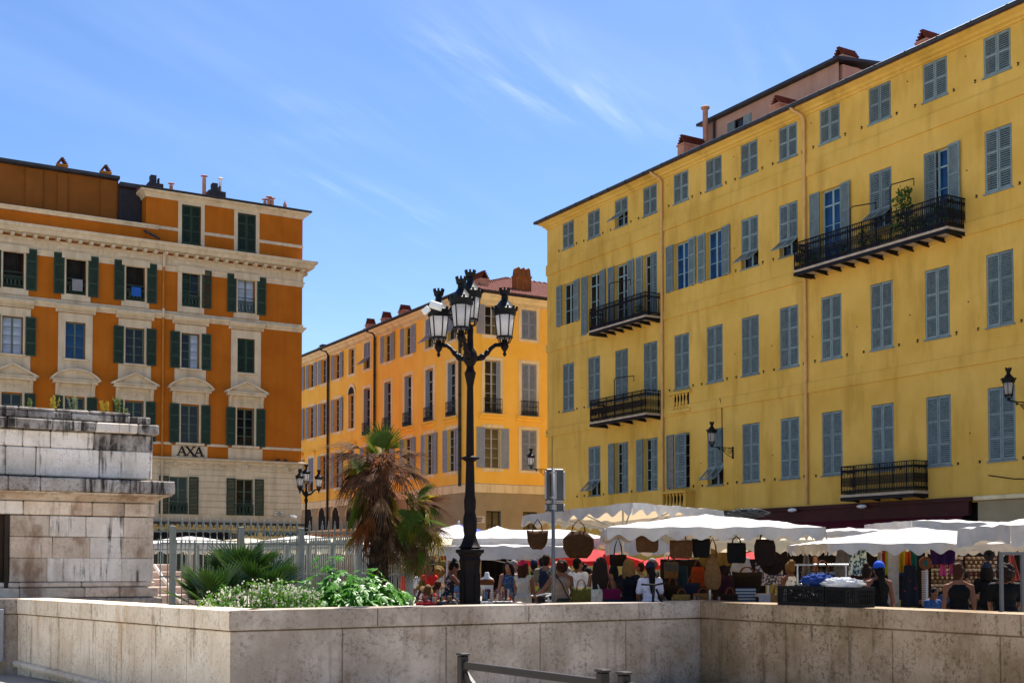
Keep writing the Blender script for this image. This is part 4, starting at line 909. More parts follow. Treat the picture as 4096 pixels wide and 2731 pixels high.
# ---------------------------------------------------------------- stone pavilion
stone('limestone', (.86, .765, .665), (.68, .58, .475), (.04, .034, .029), (.36, .28, .21), .9, .45, .4, .5, rand=.08, run_lo=.51)
stone('limestone_dark', (.46, .41, .365), (.26, .22, .19), (.022, .018, .015), (.11, .09, .075), .95, .7, .8, .9, rand=.12, run_lo=.43, st_map=(4, 4, 1.2))
stone('limestone_warm', (.74, .61, .48), (.54, .40, .285), (.08, .058, .04), (.28, .165, .10), .45, .8, .45, .5, rand=.14, st_map=(2.2, 2.2, 1.1), st_lo=.5)
PD = 26.5; C0 = Vector((gx(615, PD), PD, 0))
pav = thing('stone_pavilion', 'weathered limestone block pavilion with heavy cornices and weeds on top', 'pavilion', C0, ANG2)
fp = Facade(pav); XL = -9.0
def pz(y): return EYE + (YH - y) * PD / F
def px_s(px, d=0): return plane_px(C0, D2, px, 2000, d)[0]
def course(ytop, ybot, joints, m, out=0., end=0., dep=.6, jit=.006, c=.022, name='stone_block', zg=.006):
    xs = [XL] + [XL + 1.5 + .9 * k for k in range(12) if XL + 1.5 + .9 * k < px_s(joints[0]) - .5] + [px_s(j) for j in joints] + [end]
    for k in range(len(xs) - 1):
        mm = m if isinstance(m, str) else rnd.choice(m); o = rnd.uniform(-jit, jit)
        fp.add(name, MB().cbox(xs[k] + .007, xs[k + 1] - .007, -out + o, dep, pz(ybot) + zg, pz(ytop) - zg, c, .006).mesh(name), mm)
course(1655, 1668, (70, 220, 355), 'limestone_dark', -.02, px_s(520), 2, .01); course(1668, 1697, (105, 283, 454, 520), 'limestone_dark', 0, px_s(600), 2)
course(1700, 1741, (205, 377, 545), ['limestone_dark', 'limestone_dark', 'limestone'], .12, .07, 2, .008)
course(1741, 1807, (90, 201, 375), ['limestone', 'limestone_dark'], -.02, -.02, .6); course(1807, 1918, (143, 397), 'limestone', -.01, -.03, .6)
course(1925, 1979, (150, 328, 507), 'limestone_dark', .36, .37, 1.4, .006)
mould(fp, 'cove', XL, 0, [(-.2, pz(2012)), (.04, pz(2012)), (.08, pz(2003)), (.16, pz(1992)), (.3, pz(1985)), (.32, pz(1979.5)), (-.2, pz(1979.5))], 'limestone_warm', ret=1)
course(2013, 2067, (93, 370, 498), ['limestone_warm', 'limestone'], .03, .03, .6)
dl = px_s(40)
for y0, y1, js in ((2069, 2150, (199, 346, 495)), (2150, 2232, (212, 362, 487)), (2232, 2323, (192, 491))):
    xs = [dl] + [px_s(j) for j in js] + [0]
    for k in range(len(xs) - 1): fp.add('stone_block', MB().cbox(xs[k] + .003, xs[k + 1] - .003, rnd.uniform(-.006, .006), .6, pz(y1) + .003, pz(y0) - .003, .012, .005).mesh('stone_block'), rnd.choice(['limestone', 'limestone_warm', 'limestone_warm', 'limestone']))
for y0, y1, out, js in ((2324, 2344, .03, (80, 330)), (2345, 2385, .09, (80, 340, 480)), (2386, 2550, .16, (200, 425))):
    xs = [dl - .3] + [px_s(j) for j in js] + [out]
    for k in range(len(xs) - 1): fp.add('plinth_block', MB().cbox(xs[k] + .004, xs[k + 1] - .004, -out, .6, pz(y1) + .003, pz(y0) - .003, .02, .003).mesh('plinth_block'), 'limestone_warm' if y0 < 2380 else 'wall_grey')
fp.add('core', MB().box(XL, -.05, .55, 5, 0, pz(1700)).mesh('core'), 'limestone')
mat('door_brown', (.035, .02, .012), .5, .3)
dr = fp.add('door', MB().box(XL, dl - .02, .12, .2, 0, pz(2068)).box(dl - .1, dl - .02, -.05, .119, 0, pz(2068)).mesh('door'), 'door_brown')
obj('door_handle', MB().box(dl - .42, dl - .38, .06, .1, 1.3, 2.0), 'steel_box', dr)
mat('weed_green', (.16, .20, .05), .7, .4, scale=8., trans=.3); mat('weed_yellow', (.40, .30, .03), .7, .3, scale=8., trans=.3); mat('weed_grey', (.20, .24, .12), .7, .3, scale=8., trans=.3)
def weed(px, Yd, h, m, n, lab, spread=.25):
    b = MB()
    for k in range(n):
        a = rnd.uniform(-1, 1) * spread * 2.2; ang = rnd.uniform(0, 6.28); L = h * rnd.uniform(.55, 1.); p = Vector((rnd.uniform(-.05, .05), rnd.uniform(-.05, .05), 0)); pts = [p]
        for q in range(5): p = p + Vector((math.sin(a) * math.cos(ang), math.sin(a) * math.sin(ang), math.cos(a))) * (L / 5); pts.append(p); a *= .85
        b.tube(pts, [.006, .005, .005, .004, .003, .002], 4)
        for q in pts[1:]:
            for r2 in range(9):
                d = Vector((rnd.uniform(-1, 1), rnd.uniform(-1, 1), rnd.uniform(-.2, 1))).normalized(); s_ = d.orthogonal().normalized(); e = q + Vector((0, 0, rnd.uniform(-L / 8, L / 8))); l_ = rnd.uniform(.02, .045)
                b.add([e, e + d * l_ * .5 + s_ * .007, e + d * l_, e + d * l_ * .5 - s_ * .007], [(0, 1, 2, 3)])
    s_ = px_s(px); q = C0 + D2 * s_ + D1 * Yd
    return obj('weed', b.mesh('weed'), m, None, (q.x, q.y, pz(1655) - .005), None, label=lab, cat='weed', group='weeds on the pavilion')
for a in ((120, .3, .2, 'weed_green', 5, 'leftmost small green weed on top of the pavilion'), (220, .3, .3, 'weed_yellow', 7, 'second weed from the left, yellow-green, on top of the pavilion'), (307, .3, .33, 'weed_grey', 9, 'bushy grey-green weed in the middle of the pavilion top'), (430, .3, .26, 'weed_yellow', 9, 'low yellow weed on the pavilion top'), (482, .3, .36, 'weed_green', 12, 'tallest green weed near the right end of the pavilion top'), (515, .35, .16, 'weed_green', 4, 'rightmost small weed at the end of the pavilion top')): weed(*a)
# ---------------------------------------------------------------- iron fence round the stairwell
mat('fence_paint', (.165, .18, .15), .55, col2=(.23, .25, .21), scale=5., bump=.15); mat('post_grey', (.21, .22, .185), .8, col2=(.28, .29, .25), scale=3., bump=.3, grime=(.12, .12, .09), gs=(6, 6, .6), gamt=.6)
def bar_mesh(h):
    return cached(('fbar', h), lambda: MB().tube([(0, 0, 0), (0, 0, h - .3)], .013, 6).lathe([(.013, h - .33), (.024, h - .32), (.024, h - .29), (.012, h - .28), (.03, h - .2), (.034, h - .17), (.012, h - .05), (.003, h)], 6).mesh('bar', True))
def fence(P, ang, L, h, sp, posts, lab, rails=(.25, 1.4, 2.12, 2.4), group='iron railings'):
    t = thing('iron_fence', lab, 'fence', P, ang, group)
    n = int(L / sp)
    for k in range(n + 1):
        x = k * sp
        if all(abs(x - q) > .07 for q in posts): obj('bar', bar_mesh(h), 'fence_paint', t, (x, 0, .05))
    for z in rails: obj('rail', MB().box(0, L, -.02, .02, z - .016, z + .016), 'fence_paint', t)
    for q in posts: obj('post', cached(('fpost', h), lambda: MB().cbox(-.06, .06, -.07, .07, 0, h - .12, .012).mesh('post')), 'post_grey', t, (q, 0, 0))
    return t
f0 = C0 + D2 * .0 + Vector((.15, 0, 0))
fence(f0, ANG2, 6.0, 2.62, .155, (.26, 1.78, 3.2, 4.64, 5.98), 'spear-topped grey iron fence running right from the stone pavilion')
f1 = f0 + D2 * 6.05
fence(f1 + D1 * .1, ANG2 + R(90), 11, 2.4, .14, (1.5, 3.2, 5, 6.8, 8.6, 10.9), 'iron fence running away from the palm towards the market stalls')
fence(f0 + D1 * 11.1, ANG2, 5.4, 2.4, .14, (1.2, 2.6, 4.0), 'far iron fence at the back of the stairwell enclosure')
mat('step_stone', (.42, .32, .27), .9, col2=(.52, .42, .36), scale=2., bump=.5, grime=(.22, .15, .11), gs=(2, 2, 2), gamt=.6)
st = thing('stone_steps', 'pinkish stone steps and ledges behind the iron fence beside the pavilion', 'steps', f0 + D1 * 2.2, ANG2)
for k in range(5): obj('step', MB().cbox(-.6, 1.9 - .12 * k, .55 * k, .55 * k + .55, 0, .95 + .18 * k, .02), 'step_stone', st)
obj('handrail', MB().tube([(.35, -.3, 1.65), (.5, -.5, 1.35), (.85, -.75, .8), (.85, -.75, 0)], .035, 8), 'white_pvc', st)
# ---------------------------------------------------------------- brown barrier in front
mat('barrier_brown', (.016, .010, .0075), .5, .15, scale=8., bump=.1, spec=.3)
def barrier(P, Q, zt, lab, brace=True):
    P, Q = Vector(P), Vector(Q); d = Q - P; L = d.length; t = thing('barrier', lab, 'barrier', (P.x, P.y, LOWZ), math.atan2(d.y, d.x), 'brown barriers'); H_ = zt - LOWZ
    for x in (0, L): 
        po = obj('post', MB().cbox(-.035, .035, -.035, .035, 0, H_, .008), 'barrier_brown', t, (x, 0, 0)); obj('cap', MB().cbox(-.042, .042, -.042, .042, H_ + .001, H_ + .02, .006), 'barrier_brown', po)
    obj('rail', MB().cbox(.036, L - .036, -.022, .022, H_ - .10, H_ - .045, .005), 'barrier_brown', t)
    if brace: obj('brace', MB().bar((.04, 0, H_ - .14), (L - .04, 0, .1), .03, .05), 'barrier_brown', t); obj('brace', MB().bar((.04, .032, .1), (L - .04, .032, H_ - .14), .03, .05), 'barrier_brown', t)
b1 = Vector((gx(1852, 9.5), 9.5, 0)); b2 = Vector((gx(2410, 8.03), 8.03, 0)); dv = (b2 - b1).normalized()
barrier(b1, b2, zY(2620, 9.5), 'brown metal barrier with sloping rail and brace, left one'); barrier(b2 + dv * .22, b2 + dv * 2.1, zY(2620, 9.5), 'brown metal barrier cut off by the bottom edge, right one')
# ---------------------------------------------------------------- street lamps
mat('lamp_iron', (.006, .0035, .0035), .5, .25, spec=.12, bump=.2, bscale=50); mat('lamp_black', (.005, .005, .006), .4, .2, spec=.15)
mat('lamp_glass', (.90, .88, .87), .4, .03, scale=3., trans=.85)
def lantern_meshes():
    fr_ = MB(); n = 6
    gl = MB().lathe([(.122, 0), (.163, .36)], n)
    for j in range(n):
        a = 2 * math.pi * j / n; fr_.bar((.128 * math.cos(a), .128 * math.sin(a), -.01), (.17 * math.cos(a), .17 * math.sin(a), .37), .016)
    fr_.lathe([(.13, -.03), (.145, -.03), (.145, 0), (.13, .0)], 12).lathe([(.06, -.2), (.05, -.14), (.05, -.1), (.03, -.1)], 8)
    for j in range(8): a = 2 * math.pi * j / 8; fr_.tube([(.045 * math.cos(a), .045 * math.sin(a), -.13), (.09 * math.cos(a), .09 * math.sin(a), -.11), (.13 * math.cos(a), .13 * math.sin(a), -.02)], .009, 5)
    rf = MB().lathe([(.165, .36), (.195, .37), (.2, .42), (.215, .47), (.2, .48), (.135, .555), (.07, .635), (.06, .65), (.058, .71), (.08, .73), (.092, .80), (.07, .80), (.05, .75)], 12)
    for j in range(12): a = 2 * math.pi * (j + .5) / 12; rf.bar((.21 * math.cos(a), .21 * math.sin(a), .46), (.225 * math.cos(a), .225 * math.sin(a), .51), .035, .03)
    for j in range(8): a = 2 * math.pi * j / 8; rf.bar((.082 * math.cos(a), .082 * math.sin(a), .79), (.092 * math.cos(a), .092 * math.sin(a), .845), .035, .02)
    return fr_.mesh('lantern_frame'), gl.mesh('lantern_glass', True), rf.mesh('lantern_roof')
def lantern(parent, loc, sc=1.):
    a, b, c = cached('lant', lantern_meshes)
    o = obj('lantern', a, 'lamp_black', parent, loc); o.scale = (sc,) * 3; obj('glass', b, 'lamp_glass', o); obj('roof', c, 'lamp_black', o); return o
def street_lamp(P, angs, lab, R_=.63, sc=1.):
    t = thing('street_lamp', lab, 'street lamp', P, 0, 'lantern street lamps')
    sh = obj('post', MB().lathe([(.155, 1.92), (.2, 1.95), (.16, 1.99), (.13, 2.06), (.10, 2.16), (.115, 2.24), (.12, 2.42), (.105, 2.5), (.09, 2.56), (.1, 2.62), (.105, 2.75), (.085, 2.85), (.078, 3.1), (.07, 3.4), (.072, 3.42), (.16, 3.47), (.16, 3.49), (.07, 3.52), (.062, 4.2), (.055, 4.72), (.07, 4.8), (.095, 4.92), (.1, 4.95), (.07, 5.0), (.06, 5.06), (.11, 5.14), (.13, 5.22), (.11, 5.31), (.06, 5.38), (.05, 5.6), (.055, 5.66), (.045, 5.7), (.03, 5.74)], 20), 'lamp_iron', t); smooth(sh, 35)
    pln = obj('plinth', MB().lathe([(.21, 0), (.21, .3), (.19, .33), (.185, .4), (.18, 1.6), (.19, 1.68), (.2, 1.72), (.185, 1.78), (.22, 1.84), (.26, 1.86), (.26, 1.91), (.2, 1.92)], 8, a0=R(22.5)), 'lamp_iron', t)
    for k in range(8): a = R(45 * k); obj('plinth_panel', cached('plpan', lambda: MB().box(-.05, .05, -.006, .006, .5, 1.5).mesh('plinth_panel')), 'lamp_iron', pln, (.171 * math.cos(a), .171 * math.sin(a), 0), (0, 0, a + R(90)))
    for a in angs:
        c, s_ = math.cos(a), math.sin(a); f = lambda r, z: (r * c, r * s_, z)
        ar = obj('arm', MB().tube([f(.1, 5.2), f(.2, 5.22), f(.3, 5.3), f(.38, 5.4), f(.46, 5.46), f(.56, 5.47), f(R_, 5.45)], [.045, .05, .04, .036, .036, .036, .042], 8).ell(f(.22, 5.24), .062, 8, 6).ell(f(.31, 5.32), .052, 8, 6), 'lamp_iron', t); smooth(ar)
        obj('arm_boss', MB().lathe([(.012, 5.27), (.035, 5.31), (.02, 5.35), (.06, 5.41), (.075, 5.46), (.05, 5.5), (.05, 5.56)], 10).mesh('arm_boss', True), 'lamp_iron', t, (R_ * c, R_ * s_, 0))
        lantern(t, (R_ * c, R_ * s_, 5.62))
    lantern(t, (0, 0, 5.88)); return t
lampP = Vector((gx(1880, 21.0), 21.0, 0))
lm = street_lamp(lampP, (R(258), R(20), R(153)), 'tall dark cast-iron street lamp with four lanterns in the centre')
street_lamp(Vector((gx(1224, 62), 62, 0)), (R(250), R(10), R(130)), 'small distant street lamp in front of the orange building corner')
fd = obj('floodlight_bracket', MB().bar((-.62, -.15, 5.93), (-.05, -.06, 5.93), .035, .03).tube([(-.35, -.12, 5.9), (-.2, -.1, 5.7), (-.06, -.05, 5.5)], .015, 6), 'lamp_iron', lm)
obj('camera_box', MB().cbox(-.11, .11, -.06, .06, -.06, .06, .015).xf(Matrix.Rotation(R(18), 4, 'Y')), 'white_pvc', fd, (-.58, -.15, 6.08)); obj('camera_box', MB().cbox(-.06, .08, -.05, .05, -.05, .05, .015).xf(Matrix.Rotation(R(-40), 4, 'Y')), 'white_pvc', fd, (-.76, -.12, 6.0))
# wall lamps on brackets
def wall_lamp(fc_P, u, s_, z, lab, out=.9, flip=1):
    n = Vector((-u.y, u.x, 0)); ang = math.atan2(u.y, u.x); p = Vector((fc_P[0], fc_P[1], 0)) + u * s_
    t = thing('wall_lamp', lab, 'wall lamp', (p.x, p.y, z), ang, 'lanterns on wall brackets')
    b = MB().bar((0, -.02, .0), (0, -out, .0), .03).bar((0, -.02, -.45), (0, -.02, .06), .05)
    for k, r0 in enumerate((.14, .09, .06)):
        y0 = -.2 - .28 * k; b.tube([(0, y0 + r0 * (1 - q / 14) * math.cos(q * .8), -.02 - r0 + r0 * (1 - q / 14) * math.sin(q * .8)) for q in range(13)], .012, 5)
    b.tube([(0, -.02, -.42), (0, -.3, -.3), (0, -.6, -.08), (0, -.85, -.02)], .015, 5)
    obj('bracket', b.mesh('bracket'), 'lamp_black', t)
    lantern(t, (0, -out, .2), 1.)
s_, z_ = plane_px(YP, Yu, 2933, 1835, 0); wall_lamp(YP, Yu, s_, 6.55, 'black bracket lantern on the yellow wall between the two downpipes', 1.15)
s_, z_ = plane_px(YP, Yu, 4130, 1650, 0); wall_lamp(YP, Yu, s_, 6.8, 'black bracket lantern on the yellow wall at the right edge', 1.15)
s_, z_ = plane_px(MP, D2, 2210, 1880, 0); wall_lamp(YP, Yu, .15, 6.62, 'black bracket lantern at the left corner of the yellow building', 1.1)
# ---------------------------------------------------------------- traffic sign seen from behind
SY = 21.4; mat('sign_grey', (.07, .068, .07), .45, .15, metal=.4); mat('sign_back', (.30, .29, .285), .4, .1, metal=.5); mat('pole_grey', (.12, .12, .125), .45, .1, metal=.4)
sgP = Vector((gx(2213, SY), SY, 0)); sg = thing('traffic_sign', 'back of a grey road sign on a pole beside the hanging baskets', 'sign', sgP, R(14))
obj('pole', MB().tube([(0, 0, 0), (0, 0, zY(1872, SY))], .033, 12).mesh('pole', True), 'pole_grey', sg)
def plate(z0, z1, w, x0):
    b = MB(); o = obj('sign_plate', MB().cbox(x0, x0 + w, .06, .075, z0, z1, .006), 'sign_grey', sg)
    obj('rim', MB().cbox(x0 - .012, x0 + .02, .035, .08, z0 + .03, z1 - .03, .01).cbox(x0 + w - .02, x0 + w + .012, .035, .08, z0 + .03, z1 - .03, .01).cbox(x0 + .02, x0 + w - .02, .035, .08, z1 - .015, z1 + .012, .008).cbox(x0 + .02, x0 + w - .02, .035, .08, z0 - .012, z0 + .015, .008), 'sign_back', o)
    obj('stiffener', MB().box(x0 + .12, x0 + .2, .045, .059, z0 + .03, z1 - .03), 'sign_back', o)
    for z in (z0 + .06, z1 - .06): obj('clamp', MB().lathe([(.036, -.015), (.036, .015)], 12).box(-.05, .05, .03, .06, -.012, .012), 'sign_back', o, (0, 0, z))
plate(zY(2002, SY), zY(1876, SY), .34, -.125); plate(zY(2046, SY), zY(2009, SY), .34, -.125)
# ================================================================ planting bed
mat('palm_green', (.055, .10, .014), .55, col2=(.13, .17, .02), scale=3., trans=.35); mat('palm_yellow', (.14, .15, .015), .6, col2=(.38, .27, .02), scale=4., trans=.4)
mat('palm_dead', (.07, .032, .017), .8, col2=(.14, .065, .033), scale=6., trans=.25); mat('palm_pale', (.27, .17, .09), .8, col2=(.16, .09, .05), scale=6., trans=.2); mat('palm_rust', (.20, .06, .015), .8, .3, scale=6., trans=.3)
mat('palm_trunk', (.045, .028, .018), .95, .5, scale=9., bump=.9, bscale=30); mat('palm_boot', (.09, .055, .032), .95, .5, scale=9.)
mat('soil', (.09, .06, .04), .95, .3)
def fan(n=22, L=.6, spread=R(150), droop=.25, pet=.5, w=.028, fold=.5, split=.45):
    """fan palm frond: petiole along +x, blades splayed in the xy plane, drooping in -z"""
    b = MB(); b.tube([(0, 0, 0), (pet * .5, 0, .02), (pet, 0, 0)], [.014, .011, .008], 5)
    for k in range(n):
        a = (k / (n - 1) - .5) * spread; l_ = L * (1 - .25 * abs(a / spread * 2) ** 2) * rnd.uniform(.9, 1.08); d = Vector((math.cos(a), math.sin(a), 0)); s_ = Vector((-d.y, d.x, 0)); pts = []
        p = Vector((pet, 0, 0)); q = d.copy(); m_ = 5; k0 = len(b.v)
        for i in range(m_ + 1):
            t = i / m_; ww = w * min(1, .18 + t * 2.2) * (1 if t < split else max(.06, 1 - (t - split) / (1 - split)))
            up = Vector((0, 0, 1)); pos = Vector((pet, 0, 0)) + d * (l_ * t) + Vector((0, 0, -droop * l_ * t * t * rnd.uniform(.8, 1.2) if t > .3 else -droop * l_ * t * t))
            b.v += [tuple(pos - s_ * ww + up * ww * fold), tuple(pos), tuple(pos + s_ * ww + up * ww * fold)]
        for i in range(m_):
            c = k0 + 3 * i; b.f += [(c, c + 1, c + 4, c + 3), (c + 1, c + 2, c + 5, c + 4)]
    return b.mesh('frond')
def look(dirv, roll=0.):
    d = Vector(dirv).normalized(); up = Vector((0, 0, 1)); y = up.cross(d)
    if y.length < 1e-3: y = Vector((0, 1, 0))
    y.normalize(); z = d.cross(y); m = Matrix((d, y, z)).transposed().to_4x4(); return m @ Matrix.Rotation(roll, 4, 'X')
PY = 22.6; pp = Vector((gx(1505, PY), PY, 0))
palm = thing('palm_tree', 'shaggy fan palm with brown dead fronds hanging round its trunk', 'palm tree', pp)
zc = zY(1880, PY); tk = MB(); pts = []; rad = []
for k in range(26): t = k / 25; pts.append((.1 * math.sin(t * 1.4) - .02, 0, zc * t)); rad.append((.2 - .05 * t) * rnd.uniform(.92, 1.08))
tk.tube(pts, rad, 14); smooth(obj('trunk', tk.mesh('trunk'), 'palm_trunk', palm))
bt = MB()
for k in range(330):
    t = rnd.random() ** .9; a = k * 2.4; r0 = .19 - .045 * t; c, s_ = math.cos(a), math.sin(a); z = zc * t; x0 = .1 * math.sin(t * 1.4) - .02
    bt.add([(x0 + c * r0 - s_ * .03, s_ * r0 + c * .03, z), (x0 + c * r0 + s_ * .03, s_ * r0 - c * .03, z), (x0 + c * (r0 + .07), s_ * (r0 + .07), z + .1), (x0 + c * (r0 + .02), s_ * (r0 + .02), z - .03)], [(0, 1, 2), (1, 3, 2), (3, 0, 2), (0, 3, 1)])
obj('leaf_bases', bt.mesh('leaf_bases'), 'palm_boot', palm, kind='stuff')
FG = [fan(24, .62, R(150), .12, .45) for _ in range(3)]; FD = [fan(20, .6, R(110), .8, .45, .015, .9, .3) for _ in range(4)]; FH = [fan(13, .72, R(60), .25, .45, .014, 1.0, .2) for _ in range(4)]
heads = [Vector((.06, 0, zc + .02)), Vector((.56, -.1, zc - .55))]
def frond(me, m, d, org, sc=1., roll=0., nm='frond'):
    mt = Matrix.Translation(org) @ look(d, roll) @ Matrix.Scale(sc, 4); o = obj(nm, me, None, palm, mtx=mt)
    if not me.materials: me.materials.append(None)
    o.material_slots[0].link = 'OBJECT'; o.material_slots[0].material = MATS[m]; return o
def dirpx(px, py, org, dy=0.):
    p = atY(px, py, PY + dy) - pp; return p - org
# living fronds aimed at their places in the crown
for px, py, m, k, dy, sc in ((1585, 1700, 'palm_yellow', 0, .25, .85), (1545, 1690, 'palm_green', 0, .2, .95), (1470, 1740, 'palm_green', 0, -.2, .8), (1490, 1735, 'palm_yellow', 0, .2, .8), (1400, 1835, 'palm_green', 0, -.2, .9), (1360, 1865, 'palm_yellow', 0, .1, .9), (1385, 2040, 'palm_yellow', 0, -.3, .9), (1375, 2120, 'palm_green', 0, -.35, 1.0), (1360, 2160, 'palm_green', 0, .2, 1.05), (1700, 1960, 'palm_green', 1, -.3, .9), (1730, 1985, 'palm_yellow', 1, .1, .9), (1720, 2080, 'palm_green', 1, -.2, 1.0), (1690, 2120, 'palm_green', 1, .3, .9), (1745, 2060, 'palm_yellow', 1, .2, .85), (1640, 2080, 'palm_green', 1, -.5, .9)):
    d = dirpx(px, py, heads[k], dy); L = d.length; frond(rnd.choice(FG), m, d, heads[k], max(.7, min(1.25, L / .95)) * sc, rnd.uniform(-.9, .9))
for k in range(36):
    a = rnd.uniform(0, 6.28); el = rnd.uniform(-.45, .75); d = Vector((math.cos(a), math.sin(a), el)); frond(rnd.choice(FD), rnd.choice(['palm_dead', 'palm_dead', 'palm_pale', 'palm_rust']), d, heads[0] + Vector((0, 0, rnd.uniform(-.1, .1))), rnd.uniform(.8, 1.15), rnd.uniform(-.5, .5))
for k in range(44):
    a = rnd.uniform(-1.0, 4.1) if k % 4 else rnd.uniform(0, 6.28); el = rnd.uniform(-3.2, -.8); d = Vector((math.cos(a), math.sin(a), el)); frond(rnd.choice(FH), rnd.choice(['palm_dead', 'palm_dead', 'palm_pale', 'palm_rust', 'palm_yellow']), d, Vector((.06 + .06 * math.cos(a), .06 * math.sin(a), zc * rnd.uniform(.7, 1.0))), rnd.uniform(.7, 1.05), rnd.uniform(-.5, .5))
for k in range(40):
    a = rnd.uniform(-1.6, 1.6); el = rnd.uniform(-2.4, .1); d = Vector((math.cos(a), math.sin(a) * .7, el)); frond(rnd.choice(FH + FD), rnd.choice(['palm_dead', 'palm_pale', 'palm_green', 'palm_yellow']), d, heads[1] + Vector((rnd.uniform(-.15, .2), rnd.uniform(-.1, .2), rnd.uniform(-.55, .2))), rnd.uniform(.75, 1.05), rnd.uniform(-.6, .6))
# low fan palms
mat('palmetto', (.03, .075, .010), .38, col2=(.06, .125, .018), scale=3., trans=.15, spec=.6)
FP = [fan(18, .55, R(150), .05, .5, .02, 1.1, .6) for _ in range(4)]
def palmetto(px, Y, n, h, lab, lean=0.):
    t = thing('dwarf_palm', lab, 'dwarf palm', (gx(px, Y), Y, 0), 0, 'dwarf fan palms in the bed')
    obj('stem', MB().tube([(0, 0, 0), (.02, 0, .25), (0, 0, h)], [.12, .1, .05], 8), 'palm_trunk', t)
    for k in range(n):
        a = rnd.uniform(0, 6.28); el = rnd.uniform(-.05, 2.2) ** 1.0; d = Vector((math.cos(a) + lean, math.sin(a), el)); o = obj('frond', rnd.choice(FP), None, t, mtx=Matrix.Translation((0, 0, h)) @ look(d, rnd.uniform(-.7, .7)) @ Matrix.Scale(rnd.uniform(.7, 1.0), 4))
        if not o.data.materials: o.data.materials.append(MATS['palmetto'])
palmetto(860, 20.4, 30, .8, 'dwarf fan palm at the left end of the planting bed', -.3); palmetto(960, 21.4, 32, 1.25, 'taller dwarf fan palm behind the white flowers'); palmetto(1050, 21.0, 22, 1.0, 'dwarf fan palm between the white flowers and the fig', .2)
# white flowering bush
mat('bush_green', (.055, .17, .008), .6, col2=(.12, .28, .02), scale=5., trans=.35); mat('blossom', (.75, .73, .64), .8, .1, trans=.55); mat('stem_green', (.08, .11, .04), .8, .2)
fb = thing('flowering_bush', 'bush covered in tiny white flowers beside the fig', 'bush', (gx(1060, 19.2), 19.2, 0))
lf, bs, sm = MB(), MB(), MB()
for k in range(230):
    x = rnd.uniform(-.85, .85); y = rnd.uniform(-.35, .5); h = rnd.uniform(.95, 1.46) * (1 - .18 * abs(x + .05)) + .12 * max(0, x); top = Vector((x * 1.08 + rnd.uniform(-.08, .08), y, h)); base = Vector((x * .8, y * .7, 0))
    sm.tube([base, (base + top) / 2 + Vector((rnd.uniform(-.05, .05), 0, 0)), top], [.007, .005, .003], 4)
    for q in range(26):
        t = rnd.uniform(.35, 1); p = base.lerp(top, t) + Vector((rnd.uniform(-.06, .06), rnd.uniform(-.06, .06), 0)); d = Vector((rnd.uniform(-1, 1), rnd.uniform(-1, 1), rnd.uniform(-.3, .8))).normalized(); s_ = d.orthogonal().normalized(); l_ = rnd.uniform(.05, .10)
        lf.add([p, p + d * l_ * .5 + s_ * .017, p + d * l_, p + d * l_ * .5 - s_ * .017], [(0, 1, 2, 3)])
    for q in range(rnd.randint(1, 7)):
        p = top + Vector((rnd.uniform(-.06, .06), rnd.uniform(-.06, .06), rnd.uniform(-.16, .03))); bs.ell(p, rnd.uniform(.010, .021), 5, 4)
obj('stems', sm.mesh('stems'), 'stem_green', fb, kind='stuff'); obj('leaves', lf.mesh('leaves'), 'bush_green', fb, kind='stuff'); obj('blossoms', bs.mesh('blossoms'), 'blossom', fb, kind='stuff')
# fig bush with large lobed leaves
mat('fig_leaf', (.04, .18, .005), .42, col2=(.10, .30, .012), scale=2.5, trans=.4, spec=.4); mat('fig_bark', (.20, .17, .14), .85, .2)
def fig_leaf():
    out = [(0, 0), (.08, .01), (.18, .08), (.2, .14), (.07, .16), (.2, .26), (.25, .37), (.19, .37), (.06, .27), (.09, .42), (.05, .54), (0, .6)]
    out = out + [(-x, y) for x, y in reversed(out[1:-1])]; b = MB(); c = rnd.uniform(.15, .5)
    vs = [(x, y, -c * x * x * 3 - .5 * c * y * y + .02 * math.sin(9 * y)) for x, y in out]; b.v = vs + [(0, .22, .02 * c)]; n = len(vs)
    b.f = [(i, (i + 1) % n, n) for i in range(n)]
    return b.mesh('leaf', True)
FL = [fig_leaf() for _ in range(6)]
fg = thing('fig_bush', 'bright green fig bush with big lobed leaves at the palm foot', 'bush', (gx(1385, 20.3), 20.3, 0))
br = MB(); tips = []
for k in range(22):
    a = rnd.uniform(0, 6.28); r_ = rnd.uniform(.15, .95); top = Vector((r_ * 1.0 * math.cos(a) + .02, r_ * .6 * math.sin(a), 1.42 - .35 * r_ * r_ + rnd.uniform(-.1, .15)))
    if k == 0: top = Vector((-.28, 0, 1.72))
    br.tube([(0, 0, 0), tuple(top * .5 + Vector((0, 0, -.05))), tuple(top)], [.025, .016, .008], 5); tips.append(top)
obj('branches', br.mesh('branches'), 'fig_bark', fg)
mass = MB()
